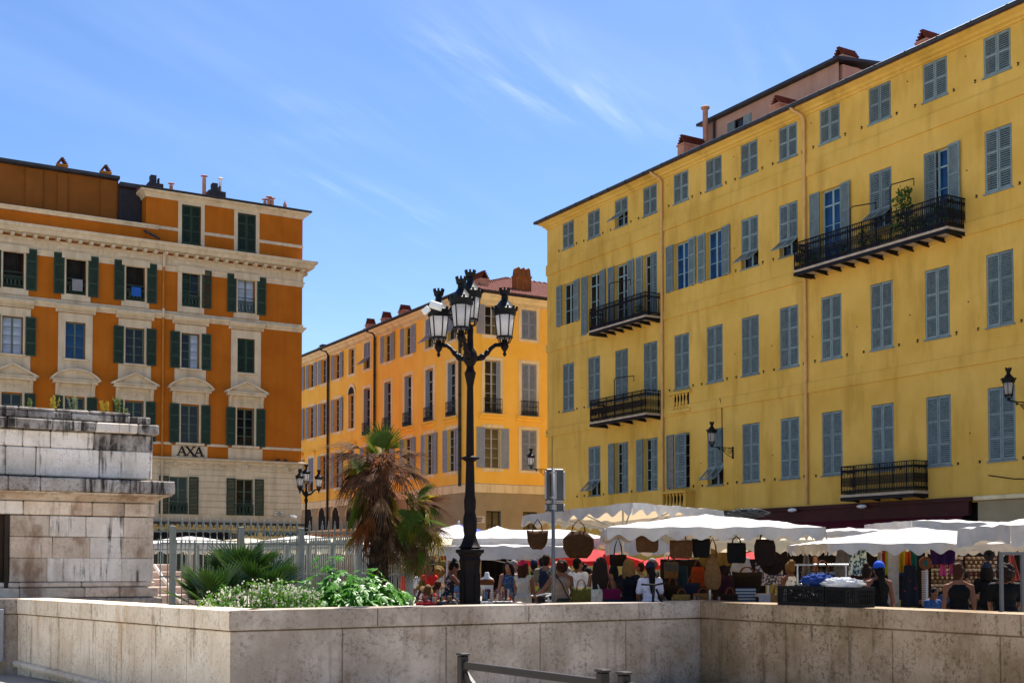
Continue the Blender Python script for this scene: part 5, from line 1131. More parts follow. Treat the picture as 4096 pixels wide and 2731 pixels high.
for k in range(1000):
    if k < 60: tp_ = tips[0] if k < 16 else rnd.choice(tips); p = tp_ + Vector((rnd.uniform(-.18, .18), rnd.uniform(-.18, .18), rnd.uniform(-.3, .08)))
    else:
        a = rnd.uniform(0, 6.28); u2 = rnd.random() ** .5; r_ = u2 * 1.0; p = Vector((r_ * 1.08 * math.cos(a) + .02, r_ * .7 * math.sin(a), (1.56 - .38 * r_ * r_) * (1 - .42 * rnd.random() ** 1.5)))
    nrm = Vector((p.x * .6 + rnd.uniform(-.5, .5), p.y * .5 - .25 + rnd.uniform(-.5, .5), 1.0)).normalized(); d = Vector((p.x + rnd.uniform(-.7, .7), p.y - .3 + rnd.uniform(-.7, .7), -.35)); d = (d - nrm * d.dot(nrm)).normalized(); x = d.cross(nrm)
    if k >= 290: p = p * rnd.uniform(.7, .95)
    m = Matrix((x, d, nrm)).transposed().to_4x4(); obj('leaf', rnd.choice(FL), 'fig_leaf', fg, mtx=Matrix.Translation(p) @ m @ Matrix.Scale(rnd.uniform(.26, .46), 4)) if k < 290 else (lambda M_, me_: mass.add([M_ @ v.co for v in me_.vertices], [tuple(q.vertices) for q in me_.polygons]))(Matrix.Translation(p) @ m @ Matrix.Scale(rnd.uniform(.28, .45), 4), rnd.choice(FL))
obj('inner_leaves', mass.mesh('inner_leaves', True), 'fig_leaf', fg, kind='stuff')
bedpoly = [W2 + D2 * .5 + D1 * .5, W2 + D2 * 3.3 + D1 * .5, f1 - D1 * .3, f0 - D1 * .5 + D2 * .3]
obj('planting_bed', MB().add([(p.x, p.y, .004) for p in bedpoly], [(0, 1, 2, 3)]), 'soil', kind='structure')
gc = MB()
for k in range(2600):
    u1, v1 = rnd.random(), rnd.random(); p = (bedpoly[0] * (1 - u1) + bedpoly[1] * u1) * (1 - v1) + (bedpoly[3] * (1 - u1) + bedpoly[2] * u1) * v1; h = rnd.uniform(.05, .3); d = Vector((rnd.uniform(-.4, .4), rnd.uniform(-.4, .4), 1)); w_ = Vector((rnd.uniform(-1, 1), rnd.uniform(-1, 1), 0)).normalized() * .015
    gc.add([p - w_, p + w_, p + d * h], [(0, 1, 2)])
obj('ground_cover', gc.mesh('ground_cover'), 'bush_green', label='low green plants on the soil of the planting bed', cat='ground cover', kind='stuff')
# ================================================================ market: canopies, umbrellas, tables, goods
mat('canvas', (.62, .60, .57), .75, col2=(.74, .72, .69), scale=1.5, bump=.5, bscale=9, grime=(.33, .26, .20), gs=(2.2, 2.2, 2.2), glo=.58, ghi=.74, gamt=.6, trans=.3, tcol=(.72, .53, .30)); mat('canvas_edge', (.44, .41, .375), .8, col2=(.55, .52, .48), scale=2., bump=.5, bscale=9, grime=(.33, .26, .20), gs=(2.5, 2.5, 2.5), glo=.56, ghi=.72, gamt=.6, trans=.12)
mat('canvas_cream', (.66, .58, .42), .75, col2=(.73, .65, .48), scale=1.5, bump=.3, bscale=12, trans=.4); mat('canvas_red', (.55, .025, .03), .75, .15, trans=.3); mat('canvas_blue', (.03, .07, .45), .7, .15, trans=.3)
mat('alu', (.42, .43, .45), .35, .1, metal=.8); mat('dark_cloth', (.006, .0055, .006), .95, .3); mat('brown_cloth', (.012, .008, .006), .95, .3)
def wob(x, y, s=0.): return math.sin(x * 3.1 + s) * math.cos(y * 2.7 - s * 1.3) * .5 + math.sin(x * 7.3 - y * 5.1 + s) * .25
def canopy(name, lab, c, rot, wx, wy, ze, za, val=.2, scal=.33, m='canvas', pole=True, struts=True, group='white market canopies', corner_poles=False, sag=.05, tilt=(0, 0), ridge=0., polexy=(0, 0)):
    t = thing(name, lab, 'market canopy', (c[0], c[1], 0), rot, group); n = 26; b = MB(); sd = rnd.uniform(0, 9)
    def zf(u, v):
        k = max(abs(u), abs(v)); 
        if ridge: k = max(abs(v), (abs(u) - ridge) / (1 - ridge)) if abs(u) > ridge else abs(v)
        return ze + (za - ze) * (1 - k ** 1.3) - sag * 1.2 * k * (1 - k) + .02 * wob(u * 3, v * 3, sd) + .012 * math.sin(u * 19 + 3 * v + sd) * math.sin(v * 5 + sd) + tilt[0] * u + tilt[1] * v
    for j in range(n + 1):
        for i in range(n + 1): u, v = 2 * i / n - 1, 2 * j / n - 1; b.v.append((u * wx / 2, v * wy / 2, zf(u, v)))
    for j in range(n):
        for i in range(n): a = j * (n + 1) + i; b.f.append((a, a + 1, a + n + 2, a + n + 1))
    obj('canopy_top', b.mesh('canopy_top', True), m, t)
    for k, (ax, ay, bx, by) in enumerate(((-1, -1, 1, -1), (1, -1, 1, 1), (1, 1, -1, 1), (-1, 1, -1, -1))):
        L = (wx if ay == by else wy); q = int(L / .05); v_ = MB(); nx, ny = (by - ay) / 2, -(bx - ax) / 2
        for i in range(q + 1):
            s_ = i / q; u, w = ax + (bx - ax) * s_, ay + (by - ay) * s_; z = zf(u, w); o = .022 * math.sin(s_ * L * 5 + sd) + .018 * math.sin(s_ * L * 13.7 + 2 * sd)
            h = val + .055 * math.cos(2 * math.pi * s_ * L / scal)
            for r_ in range(4): f = r_ / 3; v_.v.append((u * wx / 2 + nx * (o * f + .01 * f), w * wy / 2 + ny * (o * f + .01 * f), z - h * f))
        for i in range(q):
            for r_ in range(3): a = i * 4 + r_; v_.f.append((a, a + 1, a + 5, a + 4))
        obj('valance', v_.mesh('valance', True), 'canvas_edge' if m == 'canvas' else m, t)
    if pole: obj('pole', MB().tube([(polexy[0], polexy[1], 0), (polexy[0], polexy[1], zf(polexy[0] * 2 / wx, polexy[1] * 2 / wy) - .01)], .024, 10).mesh('pole', True), 'alu', t)
    if struts:
        fr_ = MB()
        for sx in (-1, 1):
            for sy in (-1, 1): fr_.bar((0, 0, za - .5), (sx * wx / 2 * .96, sy * wy / 2 * .96, zf(sx, sy) - .04), .025)
        for sx in (-.5, .5): fr_.bar((0, 0, za - .5), (sx * wx, 0, zf(sx * 2, 0) - .04), .022); fr_.bar((0, 0, za - .5), (0, sx * wy, zf(0, sx * 2) - .04), .022)
        obj('ribs', fr_.mesh('ribs'), 'alu', t)
        obj('frame_bar', MB().bar((-wx / 2 * .96, -wy / 2 * .96, zf(-1, -1) - .06), (wx / 2 * .96, -wy / 2 * .96, zf(1, -1) - .06), .03), 'alu', t)
    if corner_poles:
        for sx in (-1, 1):
            for sy in (-1, 1): obj('pole', MB().tube([(sx * wx / 2 * .97, sy * wy / 2 * .97, 0), (sx * wx / 2 * .97, sy * wy / 2 * .97, zf(sx, sy) - .01)], .022, 8).mesh('pole', True), 'alu', t)
    return t
def cpx(px, Y): return (gx(px, Y), Y)
# near stalls
YB = 22.0; zb_ = zY(2108, YB)
canopy('market_parasol', 'white canvas canopy with bags hanging in the middle of the market', (gx(2875, YB), YB + 1.45), R(-2), (3310 - 2440) / F * YB, 2.9, zb_, zY(2062, YB + 1.4) + .02, .19, .42, polexy=(-.06, -1.0))
YA = 26.0
canopy('market_parasol', 'tilted cream-lined canopy standing corner-on behind the road sign', (gx(2492, YA), YA), R(45), 3.02, 3.02, 2.75, 2.84, .19, .42, tilt=(-.03, -.085), sag=.0)
YC_ = 22.8
canopy('market_parasol', 'white canvas canopy over the fabric stall at right', (gx(3770, YC_), YC_ + 1.5), R(2), (4245 - 3300) / F * YC_, 3.0, zY(2172, YC_), zY(2112, YC_ + 1.5) + .02, .17, .42, polexy=(-.25, -1.2))
canopy('market_parasol', 'white canopy behind the fabric stall, below the red awning', (gx(3920, 29), 30.5), R(5), 3.6, 3.0, zY(2092, 29), zY(2075, 30), .24, .45, tilt=(-.06, 0))
canopy('market_parasol', 'white canopy corner cut off by the right edge of the picture', (gx(4042, 20.2) + 1.2, 21.4), R(0), 2.4, 2.4, zY(2098, 20.2), zY(2060, 21.4), .3, 3., struts=False)
canopy('market_parasol', 'pale canopy between the two front stalls at right', (gx(3470, 28), 29.6), R(-4), 2.6, 3.0, zY(2122, 28), zY(2110, 29.5), .18, .45)
canopy('market_parasol', 'cream canopy with low scalloped edge behind the hanging net bags', (gx(3120, 26.5), 27.8), R(2), 2.9, 2.6, zY(2158, 26.5), zY(2120, 28), .26, .45, m='canvas_cream')
canopy('market_parasol', 'white canopy with scalloped edge behind the brown tote bags', (gx(2690, 29.5), 31), R(-3), 2.9, 2.8, zY(2142, 29.5), zY(2110, 31), .42, .6)
# middle gazebo and stalls seen through the fence
canopy('market_gazebo', 'large white gazebo behind the cast-iron lamp', (gx(2120, 33), 34.6), R(2), (2437 - 1803) / F * 33, 3.2, zY(2152, 33), zY(2118, 34.6), .24, 9., corner_poles=True, pole=False, struts=False, ridge=.55)
canopy('market_gazebo', 'lower white awning with truss frame under the gazebo', (gx(2030, 31.5), 32.6), R(1), 3.6, 2.0, zY(2184, 31.5), zY(2176, 32.6), .32, 9., corner_poles=True, pole=False, struts=True)
canopy('market_gazebo', 'far white peaked tent left of the road sign', (gx(1990, 44), 44), R(20), 3.0, 3.0, zY(2178, 42.5), zY(2103, 44), .25, 9., corner_poles=True, pole=False, struts=False, sag=.16)
for k, (px, Y, w, yt, lab) in enumerate(((720, 43, 3.6, 2172, 'white canopy behind the fence, nearest the stone pavilion'), (960, 47, 4.2, 2180, 'white canopy behind the fence, second from the pavilion'), (1200, 44, 3.6, 2168, 'white canopy behind the fence below the distant lamp'), (1400, 40, 3.4, 2172, 'white canopy behind the fence, just left of the palm trunk'), (1590, 37, 3.0, 2178, 'white canopy behind the fence, just right of the palm trunk'), (1755, 34, 2.4, 2178, 'white scalloped canopy over the hat stall'))):
    canopy('market_parasol', lab, (gx(px, Y), Y + 1.4), R(rnd.uniform(-4, 4)), w, 2.8, zY(yt, Y), zY(yt - 28, Y + 1.4), .3, .45, m='canvas' if k % 2 == 0 else 'canvas_cream')
canopy('market_parasol', 'dark grey market awning with wavy top edge beside the pavilion', (gx(700, 52), 53), R(0), 4.6, 2.4, zY(2128, 52), zY(2118, 53), .5, 1.4, m='dark_cloth', group='dark awnings')
def umbrella(lab, px, Y, r, ze, za, mats, n=8, val=.12):
    t = thing('umbrella', lab, 'umbrella', (gx(px, Y), Y, 0), rnd.uniform(0, .7), 'round market umbrellas')
    for k in range(n):
        a0, a1 = 2 * math.pi * k / n, 2 * math.pi * (k + 1) / n; b = MB(); c0, s0, c1, s1 = math.cos(a0), math.sin(a0), math.cos(a1), math.sin(a1); v = []
        for f in (0.04, .35, .7, 1): z = za - (za - ze) * f ** 1.15; v += [(r * f * c0, r * f * s0, z), (r * f * (c0 + c1) / 2, r * f * (s0 + s1) / 2, z - .03 * f), (r * f * c1, r * f * s1, z)]
        v += [(r * c0, r * s0, ze - val), (r * (c0 + c1) / 2, r * (s0 + s1) / 2, ze - val - .03), (r * c1, r * s1, ze - val)]
        b.v = v; b.f = [(3 * i + j, 3 * i + 3 + j, 3 * i + 4 + j, 3 * i + 1 + j) for i in range(4) for j in range(2)]
        obj('panel', b.mesh('panel'), mats[k % len(mats)], t)
    obj('pole', MB().tube([(0, 0, 0), (0, 0, za + .03)], .02, 8).ell((0, 0, za + .06), .05, 8, 6), 'alu', t)
umbrella('blue and white striped parasol behind the palm', 1835, 37, 1.55, zY(2150, 37), zY(2096, 37), ('canvas_blue', 'canvas', 'canvas'))
umbrella('red parasol behind the gazebo, left one', 2170, 36, 1.3, zY(2240, 36), zY(2208, 36), ('canvas_red',)); umbrella('red parasol behind the largest hanging basket', 2380, 33, 1.35, zY(2240, 33), zY(2195, 33), ('canvas_red',)); umbrella('red parasol behind the brown tote bags', 2690, 34, 1.4, zY(2258, 34), zY(2222, 34), ('canvas_red',)); umbrella('red parasol deep in the market, right one', 3040, 37, 1.2, zY(2235, 37), zY(2200, 37), ('canvas_red',))
# ---------------------------------------------------------------- bags
for nm, c in (('straw', (0.0715, 0.0303, 0.0099)), ('straw_tan', (0.132, 0.0688, 0.0248)), ('straw_dark', (0.0121, 0.006, 0.0039)), ('bag_black', (0.0028, 0.0028, 0.0033)), ('bag_lime', (0.055, 0.0495, 0.0077)), ('bag_pink', (0.11, 0.0028, 0.0303)), ('bag_teal', (0.0044, 0.0165, 0.033)), ('bag_orange', (0.22, 0.0303, 0.0055)), ('leather', (0.121, 0.0385, 0.0138)), ('bag_grey', (0.055, 0.0578, 0.0605)), ('bag_navy', (0.0066, 0.011, 0.033)), ('linen', (.50, .46, .38)), ('straw_gold', (0.165, 0.099, 0.0248)), ('bag_plum', (0.022, 0.0066, 0.022))):
    mat(nm, c, .85, .25, scale=18., bump=.8, bscale=120)
def bag(px0, px1, pt, pb, Y, m, lab, hh=.2, prof=(.62, .86, .96, 1., 1., 1.0), flat=.16, hm=None, top_dip=0., rot=0., hw=.3, group='bags on the market stall', name='bag', hung=False, band=None):
    w = (px1 - px0) / F * Y; h = (pb - pt) / F * Y; zt = zY(pt, Y); zb = zt - h
    t = thing(name, lab, 'bag', (gx((px0 + px1) / 2, Y), Y, zb), rot, group); b = MB(); n = 20; zs = [0, .04, .15, .4, .75, 1.0]
    for k, (z, p) in enumerate(zip(zs, prof)):
        for j in range(n):
            a = 2 * math.pi * j / n; c, s_ = math.cos(a), math.sin(a); x = abs(c) ** .6 * (1 if c >= 0 else -1) * w / 2 * p; y = abs(s_) ** .8 * (1 if s_ >= 0 else -1) * w * flat * (.8 if k < 5 else .45)
            dz = (-.06 * w * (1 - abs(c)) if k == 0 else 0) * -1 - (top_dip * h * (1 - (x / (w / 2)) ** 2) if k == 5 else 0); b.v.append((x, y, z * h + dz + .004 * math.sin(j * 5.3 + k)))
    for k in range(5):
        for j in range(n): b.f.append((k * n + j, k * n + (j + 1) % n, (k + 1) * n + (j + 1) % n, (k + 1) * n + j))
    b.f.append(tuple(reversed(range(n)))); b.f.append(tuple(5 * n + j for j in range(n)))
    body = obj('body', b.mesh('body', True), m, t)
    if band:
        lo, hi, bm_ = band; b2 = MB()
        for f in (lo, (lo + hi) / 2, hi):
            for j in range(n):
                a = 2 * math.pi * j / n; c, s_ = math.cos(a), math.sin(a); p = prof[3]; b2.v.append((abs(c) ** .6 * (1 if c >= 0 else -1) * (w / 2 * p + .006), abs(s_) ** .8 * (1 if s_ >= 0 else -1) * (w * flat * .8 + .006), f * h))
        for k in range(2):
            for j in range(n): b2.f.append((k * n + j, k * n + (j + 1) % n, (k + 1) * n + (j + 1) % n, (k + 1) * n + j))
        obj('stripe', b2.mesh('stripe', True), bm_, t)
    if hh:
        for sy in (-1, 1):
            y = sy * w * flat * .3; pts = [(w * hw * math.cos(math.pi * k / 10) * .8, y + (0 if not hung else -y * math.sin(math.pi * k / 10)), h * .93 - top_dip * h * .8 + (hh + .07 * h) * math.sin(math.pi * k / 10)) for k in range(11)]
            if hung: pts = [(w * hw * .8, y, h * .9), (w * hw * .6, y * .8, h + hh * .5), (.0, 0, h + hh), (-w * hw * .6, y * .8, h + hh * .5), (-w * hw * .8, y, h * .9)]
            obj('handle', MB().tube(pts, .011, 6).mesh('handle', True), hm or m, t)
    return t
YBg = YB + .15
bag(2108, 2192, 2120, 2197, 24.3, 'straw', 'round-bottomed brown basket bag hanging left of the road sign pole', .22, (.35, .5, .72, .93, 1, 1.05), .2, 'bag_black', .08, hung=True)
bag(2252, 2376, 2128, 2232, 24.0, 'straw', 'largest brown basket bag, wide-brimmed, hanging right of the sign pole', .25, (.55, .62, .8, 1.0, 1.0, .5), .2, 'leather', -.05, hung=True)
bag(2543, 2634, 2140, 2209, YBg, 'straw', 'plain brown tote, leftmost of the row under the middle canopy', .1, (.6, .85, .95, 1, 1, 1), .1, hung=True)
bag(2438, 2506, 2217, 2264, 23.2, 'straw_dark', 'low dark brown handbag on a long strap under the parasol pole', .32, (.8, .92, .96, 1, 1, 1), .12, 'bag_black', hung=True)
bag(2678, 2770, 2160, 2234, YBg, 'straw', 'brown tote with leather handles, second of the row under the middle canopy', .15, (.7, .88, .96, 1, 1, .98), .12, 'leather', hung=True)
bag(2768, 2840, 2154, 2230, YBg + .1, 'bag_black', 'black tote beside the brown one under the middle canopy', .12, (.7, .82, .9, .95, 1, 1.05), .12, hung=True)
bag(2907, 2984, 2170, 2252, YBg, 'bag_black', 'black square tote hanging right of the canopy pole', .12, (.75, .9, .97, 1, 1, .96), .12, hung=True)
bag(3016, 3102, 2156, 2261, YBg, 'straw_dark', 'tall dark woven bag hanging rightmost under the middle canopy', .14, (.55, .75, .9, 1, 1, .8), .2, 'bag_black', hung=True)
bag(2815, 2884, 2215, 2358, YBg + .25, 'straw_tan', 'long tan net sack hanging on the canopy pole', .3, (.45, .7, .95, 1, .7, .35), .3, 'leather', hung=True)
bag(2286, 2364, 2345, 2425, 21.6, 'bag_lime', 'lime green straw shopper with leather handles behind the wall', .16, (.8, .9, .95, 1, 1, 1.02), .18, 'leather', .12)
bag(2410, 2482, 2353, 2425, 22.1, 'bag_pink', 'hot pink and teal straw shopper behind the wall', .18, (.9, .95, .98, 1, 1, 1.0), .18, 'leather', .02, band=(0.02, .42, 'bag_teal'))
bag(2762, 2820, 2266, 2345, 23.6, 'bag_orange', 'orange open tote in the bag display', .12, (.9, .95, 1, 1, .95, .8), .25, 'leather')
bag(2656, 2712, 2248, 2312, 24.2, 'straw_tan', 'tan and grey bucket bag in the bag display', .16, (.9, .95, 1, 1, 1, 1), .35, 'leather', band=(.45, .97, 'bag_grey'))
bag(2930, 3044, 2285, 2365, 23.4, 'straw_dark', 'big oval ribbed basket with two loop handles', .12, (.55, .75, .9, 1, 1.03, 1.06), .35, 'leather', .1)
bag(2735, 2800, 2330, 2392, 23.2, 'bag_navy', 'navy basket with leather loops in the bag display', .14, (.8, .9, 1, 1, 1, 1), .25, 'leather')
bag(2655, 2725, 2340, 2400, 22.9, 'straw_dark', 'dark basket with leather loops at the left of the bag display', .15, (.8, .9, 1, 1, 1, 1), .25, 'leather')
bag(2700, 2750, 2262, 2360, 24.6, 'bag_teal', 'blue rolled bag leaning in the bag display', .0, (.9, 1, 1, 1, 1, 1), .4, rot=R(10))
bag(2770, 2850, 2372, 2420, 22.8, 'straw_tan', 'low tan basket in the front row of the bag display', .1, (.8, .9, 1, 1, 1, 1), .25, 'leather')
bag(2690, 2760, 2376, 2420, 22.4, 'straw_gold', 'low golden basket in the front row, left', .1, (.8, .9, 1, 1, 1, 1), .25, 'leather')
bag(2880, 2935, 2300, 2375, 24.0, 'bag_plum', 'plum coloured bag behind the canopy pole', .14, (.8, .9, 1, 1, 1, .95), .25, 'bag_plum')
bag(2885, 2950, 2375, 2420, 22.6, 'straw_dark', 'low dark basket in the front row, right', .12, (.8, .9, 1, 1, 1, 1), .25, 'leather')
bag(3080, 3130, 2372, 2425, 21.4, 'straw_tan', 'small tan basket with looped handles beside the black crates', .14, (.8, .9, 1, 1, 1, 1), .25, 'leather')
bag(3235, 3340, 2288, 2345, 21.2, 'bag_teal', 'dark teal bag with brown loop handles behind the crates', .2, (.8, .9, 1, 1, 1, 1), .2, 'leather')
bag(1718, 1783, 2240, 2280, 27.5, 'straw_gold', 'golden woven tote with dark stripes on the hat stall', .12, (.8, .92, 1, 1, 1, 1), .15, 'straw_gold', band=(.2, .32, 'straw_dark'))
def hat(px, py, Y, r, m, lab, tilt=0., rx=0.):
    t = obj('hat', MB().lathe([(.0, .12), (r * .3, .115), (r * .42, .09), (r * .46, .02), (r * .48, .005), (r * .9, -.012), (r, -.02), (r * 1.0, -.012), (r * .5, .0), (r * .3, -.005), (.0, -.005)][::-1], 22).mesh('hat', True), m, None, (gx(px, Y), Y, zY(py, Y)), (rx, tilt, 0), label=lab, cat='hat', group='straw hats'); return t
hat(2838, 2232, 23.3, .20, 'straw_gold', 'round straw sunhat hanging flat behind the canopy pole', 0, R(80)); hat(3088, 2250, 22.6, .23, 'straw_dark', 'large dark sunhat hanging behind the woven bag', R(15), R(80))
hat(1710, 2358, 26.4, .17, 'straw_tan', 'cream straw hat on the hat table', R(20), R(35)); hat(1752, 2342, 26.6, .17, 'straw', 'brown straw hat on the hat table', 0, R(20)); hat(1690, 2340, 26.9, .16, 'straw_gold', 'pale straw hat at the left end of the hat table', R(-20), R(30)); hat(1752, 2285, 27.3, .15, 'straw_gold', 'yellow straw hat hanging on the hat stall board', 0, R(75))
# ---------------------------------------------------------------- hung cloths
for nm, c in (('cloth_grey', (0.1364, 0.1302, 0.1426)), ('cloth_white', (0.341, 0.3348, 0.3596)), ('cloth_floral', (0.217, 0.279, 0.279)), ('cloth_red', (0.279, 0.0124, 0.0186)), ('cloth_lime', (0.217, 0.31, 0.0186)), ('cloth_navy', (0.0074, 0.0099, 0.0217)), ('cloth_pink', (0.465, 0.062, 0.186)), ('cloth_salmon', (0.434, 0.0992, 0.0744)), ('cloth_yellow', (0.372, 0.2604, 0.0124)), ('cloth_blue', (0.0186, 0.0496, 0.248)), ('cloth_green', (0.0062, 0.0744, 0.0682)), ('cloth_purple', (0.031, 0.0093, 0.062)), ('cloth_stripe', (0.248, 0.2232, 0.2356)), ('cloth_orange', (0.372, 0.062, 0.0124)), ('cloth_maroon', (0.062, 0.0124, 0.0217)), ('cloth_sky', (0.093, 0.248, 0.403))):
    mat(nm, c, .9, .18, scale=6., trans=.15)
mat('floral', (.03, .07, .10), .9, col2=(.55, .62, .58), scale=16., lo=.46, hi=.54, detail=3); mat('dragon', (.01, .012, .02), .9, col2=(.40, .03, .02), scale=7., lo=.62, hi=.66, detail=4); mat('pebbles', (.03, .04, .07), .9, col2=(.42, .35, .33), scale=20., lo=.48, hi=.55, detail=2)
stripes('stripe_blue', (.02, .06, .14), (.35, .36, .36), 5.5); stripes('stripe_band', (.02, .02, .02), (.35, .30, .26), 9., 'X'); stripes('stripe_pale', (.12, .08, .10), (.45, .42, .42), 9.)
def cloth(px0, px1, p0, p1, Y, m, lab, waves=3., amp=.03, taper=1., thick=.008, group='cloths hanging on the stalls', slant=0., cat='cloth', name='hanging_cloth', rot=0., parent=None):
    w = (px1 - px0) / F * Y; h = (p1 - p0) / F * Y; b = MB(); nx, nz = 22, 10; ph = rnd.uniform(0, 6)
    for side in (0, 1):
        for j in range(nz + 1):
            for i in range(nx + 1):
                f = j / nz; u = i / nx - .5; ww = w * (taper + (1 - taper) * f); y = amp * math.sin(u * waves * 6.28 + ph + f * .6) * (.35 + .65 * f) + side * thick; b.v.append((u * ww + slant * f * w, y, h * (1 - f) + (.012 * math.sin(u * 9 + ph) if j == nz else 0)))
    q = (nx + 1) * (nz + 1)
    for j in range(nz):
        for i in range(nx): a = j * (nx + 1) + i; b.f += [(a, a + nx + 1, a + nx + 2, a + 1), (q + a, q + a + 1, q + a + nx + 2, q + a + nx + 1)]
    rim = [i for i in range(nx + 1)] + [j * (nx + 1) + nx for j in range(1, nz + 1)] + [nz * (nx + 1) + i for i in range(nx - 1, -1, -1)] + [j * (nx + 1) for j in range(nz - 1, 0, -1)]
    for k in range(len(rim)): a, c = rim[k], rim[(k + 1) % len(rim)]; b.f.append((a, c, c + q, a + q))
    return obj(name, b.mesh(name, True), m, parent, (gx((px0 + px1) / 2, Y), Y, zY(p1, Y)), (0, 0, rot), label=lab, cat=cat, group=group)
cloth(3330, 3408, 2195, 2315, 24.4, 'cloth_grey', 'grey jacket hanging left of the floral cloth', 2, .04, .55); cloth(3205, 3245, 2178, 2300, 24.6, 'cloth_grey', 'narrow grey shirt hanging by the clothes rail', 2, .03, .25)
cloth(3392, 3470, 2195, 2300, 23.2, 'floral', 'tropical leaf print cloth hanging at the front of the stall', 2.5, .04, .8); cloth(3400, 3432, 2290, 2350, 23.4, 'cloth_maroon', 'striped maroon trousers below the leaf print cloth', 2, .03)
cloth(3505, 3530, 2192, 2270, 24.6, 'cloth_white', 'grey-white scarf left of the red one', 1, .03, .5); cloth(3527, 3544, 2190, 2275, 24.2, 'cloth_red', 'red scarf hanging beside the lime one', 1, .03, .7); cloth(3541, 3553, 2190, 2300, 24.1, 'cloth_lime', 'lime green scarf hanging beside the white panel', 1, .03)
cloth(3551, 3594, 2200, 2425, 23.5, 'cloth_white', 'tall white lilac panel at the stall corner', 1, .02); cloth(3588, 3622, 2196, 2290, 23.9, 'cloth_yellow', 'yellow and blue ribbons right of the white panel', 2, .04); cloth(3590, 3608, 2200, 2300, 24.1, 'cloth_blue', 'royal blue strip behind the yellow ribbons', 1, .02)
cloth(3600, 3676, 2260, 2428, 23.0, 'dragon', 'dark navy wrap with red dragon print', 2, .03, .6); cloth(3636, 3668, 2180, 2280, 23.4, 'cloth_green', 'dark green scarf above the dragon wrap', 1, .03); cloth(3616, 3648, 2205, 2300, 23.1, 'cloth_orange', 'orange patterned scarf above the dragon wrap', 2, .04, .6); cloth(3685, 3712, 2280, 2425, 23.6, 'stripe_pale', 'striped pale cloth beside the stall pole', 1, .02)
cloth(3725, 3815, 2185, 2255, 23.0, 'cloth_purple', 'purple and blue patterned bunting under the canopy edge', 2.5, .05, 1.1); cloth(3756, 3784, 2255, 2302, 23.1, 'cloth_pink', 'bright pink scarf hanging above the blue shirt', 1.5, .03, .7); cloth(3792, 3815, 2245, 2297, 23.1, 'cloth_pink', 'second pink scarf nearer the woman in the black top', 1.5, .03, .6)
cloth(4018, 4068, 2215, 2320, 21.0, 'cloth_salmon', 'salmon pink feathered garland at the right stall', 3, .06, .3, slant=.3); cloth(3020, 3130, 2250, 2340, 26.0, 'pebbles', 'patterned fabric display behind the white table', 1, .02); cloth(2915, 3015, 2228, 2300, 25.2, 'cloth_white', 'greyish white dress hanging behind the dark baskets', 2, .05, .6); cloth(2870, 2922, 2208, 2262, 24.4, 'straw_gold', 'golden crochet top hanging behind the pole', 2, .02, .8)
cloth(2105, 2150, 2180, 2232, 32.3, 'stripe_band', 'black and cream scarf tied to the gazebo pole', 2, .05, .5); cloth(2712, 2745, 2240, 2300, 27.5, 'cloth_green', 'green striped sarong behind the tan bucket bag', 2, .03)
cloth(1925, 2075, 2232, 2345, 33.6, 'dark_cloth', 'black sheet added for the shade behind the jewellery table', 5, .06, group='added shade sheets'); cloth(3060, 3700, 2165, 2330, 29.3, 'brown_cloth', 'long dark sheet added for the shade behind the clothes stalls', 12, .07, group='added shade sheets'); cloth(3640, 4200, 2190, 2350, 27.2, 'brown_cloth', 'dark sheet added for the shade behind the bangle display', 9, .07, group='added shade sheets'); cloth(2640, 3060, 2235, 2420, 26.6, 'brown_cloth', 'dark sheet added for the shade behind the bag display', 8, .07, group='added shade sheets')  # dark sheets added to give the deep shade under the canopies
cloth(1655, 1690, 2225, 2300, 27.8, 'cloth_maroon', 'maroon leather straps at the left end of the hat stall', 3, .04); cloth(1755, 1785, 2222, 2290, 28.0, 'cloth_red', 'red board behind the golden woven tote', .5, .005, thick=.03)
# ---------------------------------------------------------------- tables
mat('table_white', (.62, .61, .60), .5, .05); mat('trinket', (.10, .07, .06), .5, col2=(.36, .28, .22), scale=30., lo=.4, hi=.6)
for k, c in enumerate(((.25, .03, .03), (.06, .10, .16), (.16, .15, .08), (.35, .22, .08), (.34, .30, .26), (.18, .04, .09), (.02, .02, .03), (.16, .09, .05))): mat('toy_%d' % k, c, .4, .1)
def table(px0, px1, Y, zt, lab, cm=None, cm2=None, dep=.8, group='market tables', skirt=True):
    w = (px1 - px0) / F * Y; t = thing('table', lab, 'table', (gx((px0 + px1) / 2, Y), Y, 0), 0, group)
    obj('table_top', MB().cbox(-w / 2, w / 2, -dep / 2, dep / 2, zt - .04, zt, .008), 'table_white', t)
    for sx in (-1, 1):
        for sy in (-1, 1): obj('leg', MB().bar((sx * (w / 2 - .08), sy * (dep / 2 - .06), 0), (sx * (w / 2 - .05), sy * (dep / 2 - .06), zt - .041), .03), 'iron', t)
    if cm:
        halves = ((-w / 2 - .01, 0, cm), (0.002, w / 2 + .01, cm2 or cm))
        for a, b_, m in halves: obj('cloth_skirt', MB().box(a, b_, -dep / 2 - .02, -dep / 2 - .005, .05, zt + .004).box(a, b_, -dep / 2 - .0049, dep / 2, zt + .003, zt + .009), m, t)
    return t
